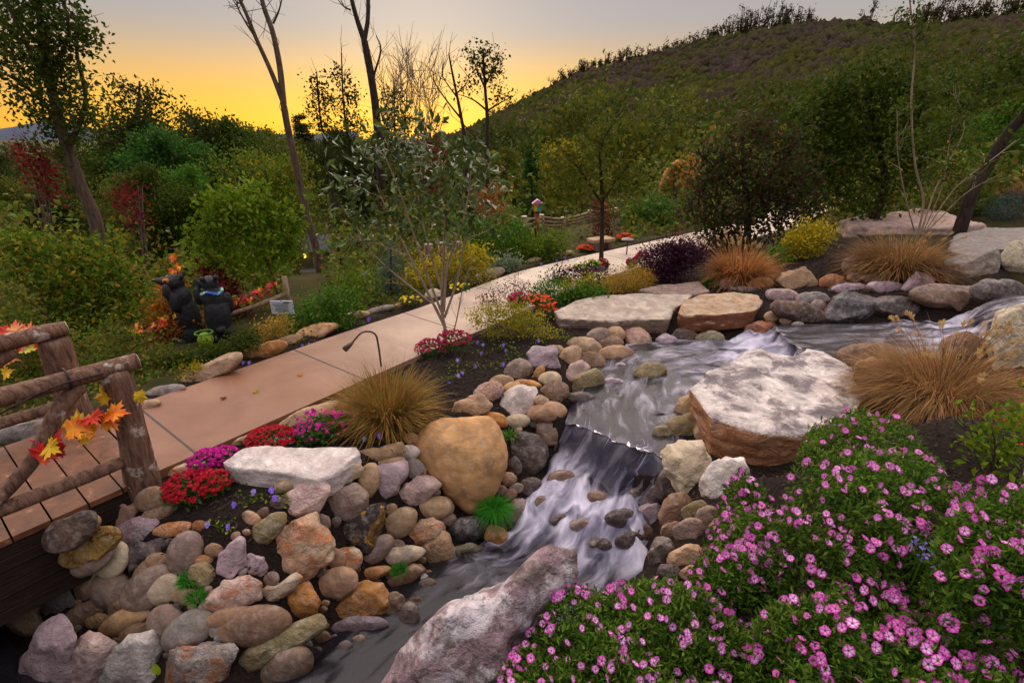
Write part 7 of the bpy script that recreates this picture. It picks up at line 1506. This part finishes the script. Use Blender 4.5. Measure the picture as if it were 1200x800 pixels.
WOODS = [(-30, 170, 26, 0, 'd', 'dark tree cut by the left picture edge'), (12, 205, 22, 3, 'o', 'olive tree under the haze blue far hill'), (48, 225, 18, 1, 'd', 'low dark tree behind the dark red sumac'), (85, 168, 27, 0, 'f', 'forest tree half hidden by the tall leafy tree'), (112, 150, 24, 1, 'f', 'forest tree just right of the tall leafy trunk'),
 (140, 82, 24, 5, 'd', 'tall open topped tree rising above the left woods'), (150, 140, 26, 0, 'f', 'broad forest tree below the tall open topped one'), (175, 132, 24, 2, 'f', 'narrow forest tree in the left woods skyline'), (196, 140, 21, 1, 'g', 'deep green tree in the middle of the left woods'), (215, 120, 27, 5, 'd', 'open crowned tree peaking on the left skyline'), (232, 128, 29, 2, 'f', 'narrow tree right of the open crowned peak'),
 (180, 190, 17, 0, 'f', 'nearer broad tree below the left skyline'), (135, 205, 18, 3, 'o', 'olive tree in front of the left woods'), (225, 185, 18, 1, 'n', 'fresh green tree above the bright young tree'), (258, 135, 26, 0, 'f', 'broad tree on the skyline above the bright young tree'), (285, 140, 28, 1, 'o', 'olive brown tree on the skyline left of the bare fork'), (300, 175, 20, 3, 'a', 'mixed autumn tree behind the bare forked trunk'),
 (316, 150, 48, 0, 'd', 'dark tree beneath the bare fork'), (345, 160, 50, 2, 'o', 'olive tree right of the pinkish trunk'), (366, 185, 52, 1, 'a', 'autumn tinted tree beyond the cottage roof'), (392, 150, 49, 0, 'd', 'dark tree at the base of the slender open trees'), (352, 128, 54, 4, 'd', 'dark conifer left of the slender trees'), (420, 165, 24, 1, 'd', 'dark tree behind the left of the magnolia'), (455, 172, 26, 0, 'f', 'forest tree behind the magnolia top'),
 (485, 185, 24, 3, 'o', 'olive tree under the fine twigged bare trees'), (520, 180, 27, 1, 'd', 'dark tree below the dead leaning tree'), (555, 190, 25, 5, 'f', 'open tree under the sunset gap'), (590, 195, 24, 0, 'o', 'olive tree right of the sunset gap'), (615, 170, 29, 1, 'f', 'forest tree at the foot of the mountain'), (640, 150, 30, 0, 'f', 'forest tree behind the small round crowned tree'), (625, 205, 20, 4, 'g', 'deep green conifer above the birdhouse'), (655, 215, 22, 3, 'y', 'yellow tinted tree behind the split rail fence'), (680, 200, 24, 0, 'a', 'autumn tinted tree left behind the small round tree'),
 (700, 140, 30, 1, 'o', 'olive tree above the split rail fence'), (740, 135, 28, 0, 'o', 'olive broad tree right behind the small round tree'), (760, 178, 27, 3, 'f', 'forest tree left of the tan arch'), (800, 165, 26, 0, 'o', 'olive tree above the tan arch'), (825, 150, 30, 4, 'g', 'conifer left behind the dense purplish tree'), (850, 130, 34, 0, 'o', 'tree on the lower slope above the dense tree'), (885, 118, 38, 1, 'f', 'forest tree on the lower slope left of the golden one'), (918, 118, 26, 2, 'y', 'golden narrow tree above the dense purplish tree', 3.0, .35), (900, 110, 30, 2, 'r', 'rust brown narrow tree beside the golden one', 3.0, .5),
 (930, 90, 34, 0, 'f', 'forest tree left behind the large green tree'), (960, 78, 38, 3, 'o', 'olive tree above the large green tree'), (1000, 72, 32, 1, 'f', 'forest tree directly above the large green tree'), (1045, 80, 28, 0, 'f', 'forest tree behind the sapling'), (1085, 95, 26, 3, 'o', 'olive tree right behind the sapling'), (1120, 75, 32, 0, 'f', 'forest tree between sapling and leaning trunk'), (1150, 105, 24, 1, 'f', 'forest tree behind the leaning trunk'), (1185, 90, 28, 3, 'o', 'olive tree above the leaning trunk at the right edge'), (1215, 100, 20, 0, 'f', 'forest tree cut by the right picture edge'), (1150, 165, 16, 0, 'n', 'nearer green tree low behind the leaning trunk'), (1190, 175, 17, 3, 'a', 'autumn tinted tree low at the right edge'), (1090, 160, 19, 1, 'f', 'forest tree low behind the sapling stems'), (960, 160, 20, 0, 'f', 'forest tree low behind the large green tree')]
for w_ in WOODS:
    w_ = list(w_)
    if w_[0] > 835: w_[1] += 32
    wood_tree(*w_)
# undergrowth: one leafy mass over the slopes beyond the walk, and the deeper woods below the mountain
r = np.random.default_rng(55); n = 80000
rad = 6.5 + 34 * r.random(n) ** 1.4; az = np.radians(r.uniform(-62, 60, n)); x = rad * np.sin(az); y = rad * np.cos(az)
side = x - np.interp(y, edge_l[:, 1], edge_l[:, 0]); k = ((side < -.75) | (rad > 19) | ((x > 8.5) & (y > 12.5))) & (np.hypot(x - fb[0], y - fb[1]) > .9) & (np.hypot(x - fb2[0], y - fb2[1]) > .9); x, y, rad, side = x[k], y[k], rad[k], side[k]
qx = 600 + 600 * x / (y * CP + 3.2 * SP); k = ~(((qx > 338) & (qx < 386) & (rad > 8.2)) | ((qx > 604) & (qx < 728) & (rad < 19.5) & (rad > 11.0) & (r.random(len(x)) < .85))); x, y, rad, side = x[k], y[k], rad[k], side[k]      # open strips: before the cottage, before the split rail fence
hgt = np.clip(.12 + .34 * np.clip(fbm(np.stack([x * .55, y * .55, 0 * x], 1), 8, 3) + .5, 0, 2), .08, 1) * np.clip(np.where(side < 0, -side - .5, 2) / 1.6, .2, 1.9) * np.clip((rad / 9), .7, 2.6)
z = ground(x, y, False) + hgt * r.random(len(x)) ** .6; P = np.stack([x, y, z], 1); sz = np.clip(.011 * rad, .07, .34)
V, F = leaves(P, sz, r, .6, upw=.3)
tag(obj('undergrowth', mesh_np('undergrowth', V, F, False), L['under']), 'mixed undergrowth covering the slopes beyond the walk', 'undergrowth', kind='stuff')
r = np.random.default_rng(56); n = 260000
rad = 42 + 80 * r.random(n); az = np.radians(r.uniform(-60, 62, n)); x = rad * np.sin(az); y = rad * np.cos(az)
g = ground(x, y, False); hgt = (6.0 + 3.0 * fbm(np.stack([x * .12, y * .12, 0 * x], 1), 18, 3)) * np.clip((az + .9) / 1.1, .55, 1.25); hgt = hgt * np.where(az > .2, .62, 1.0); z = g + hgt * (.15 + .85 * r.random(n) ** .5); P = np.stack([x, y, z], 1); qx = 600 + 600 * x / (y * CP + 3.2 * SP); P = P[~((qx > 330) & (qx < 392) & (rad < 53))]
V, F = leaves(P, .40, r, .75, upw=.3)
tag(obj('woodland', mesh_np('woodland', V, F, False), leaf_mat('leaves_woodland', ['#324214', '#424e1a', '#52521e', '#3a4820', '#5a4e22'])), 'deeper woods filling the valley below the mountain', 'woods', kind='stuff')
# low ground cover on the near bank, right of the petunias
r = np.random.default_rng(91); n = 26000; x = r.uniform(2.2, 11, n); y = r.uniform(-.4, 7, n); qx = 600 + 600 * x / (y * CP + (CAMZ - .7) * SP); d, i = poly_dist(np.stack([x, y], 1), WC2)
k = (qx > 1225) & (d > WH2[i] + .5); x, y = x[k], y[k]; z = ground(x, y) + (.05 + .16 * np.clip(fbm(np.stack([x, y, 0 * x], 1), 44, 3) + .4, 0, 1.5)) * r.random(len(x)) ** .7
V, F = leaves(np.stack([x, y, z], 1), .06, r, .5, upw=.4)
tag(obj('ground_cover', mesh_np('ground_cover', V, F, False), L['under']), 'low leafy ground cover right of the petunias', 'ground cover', kind='stuff')
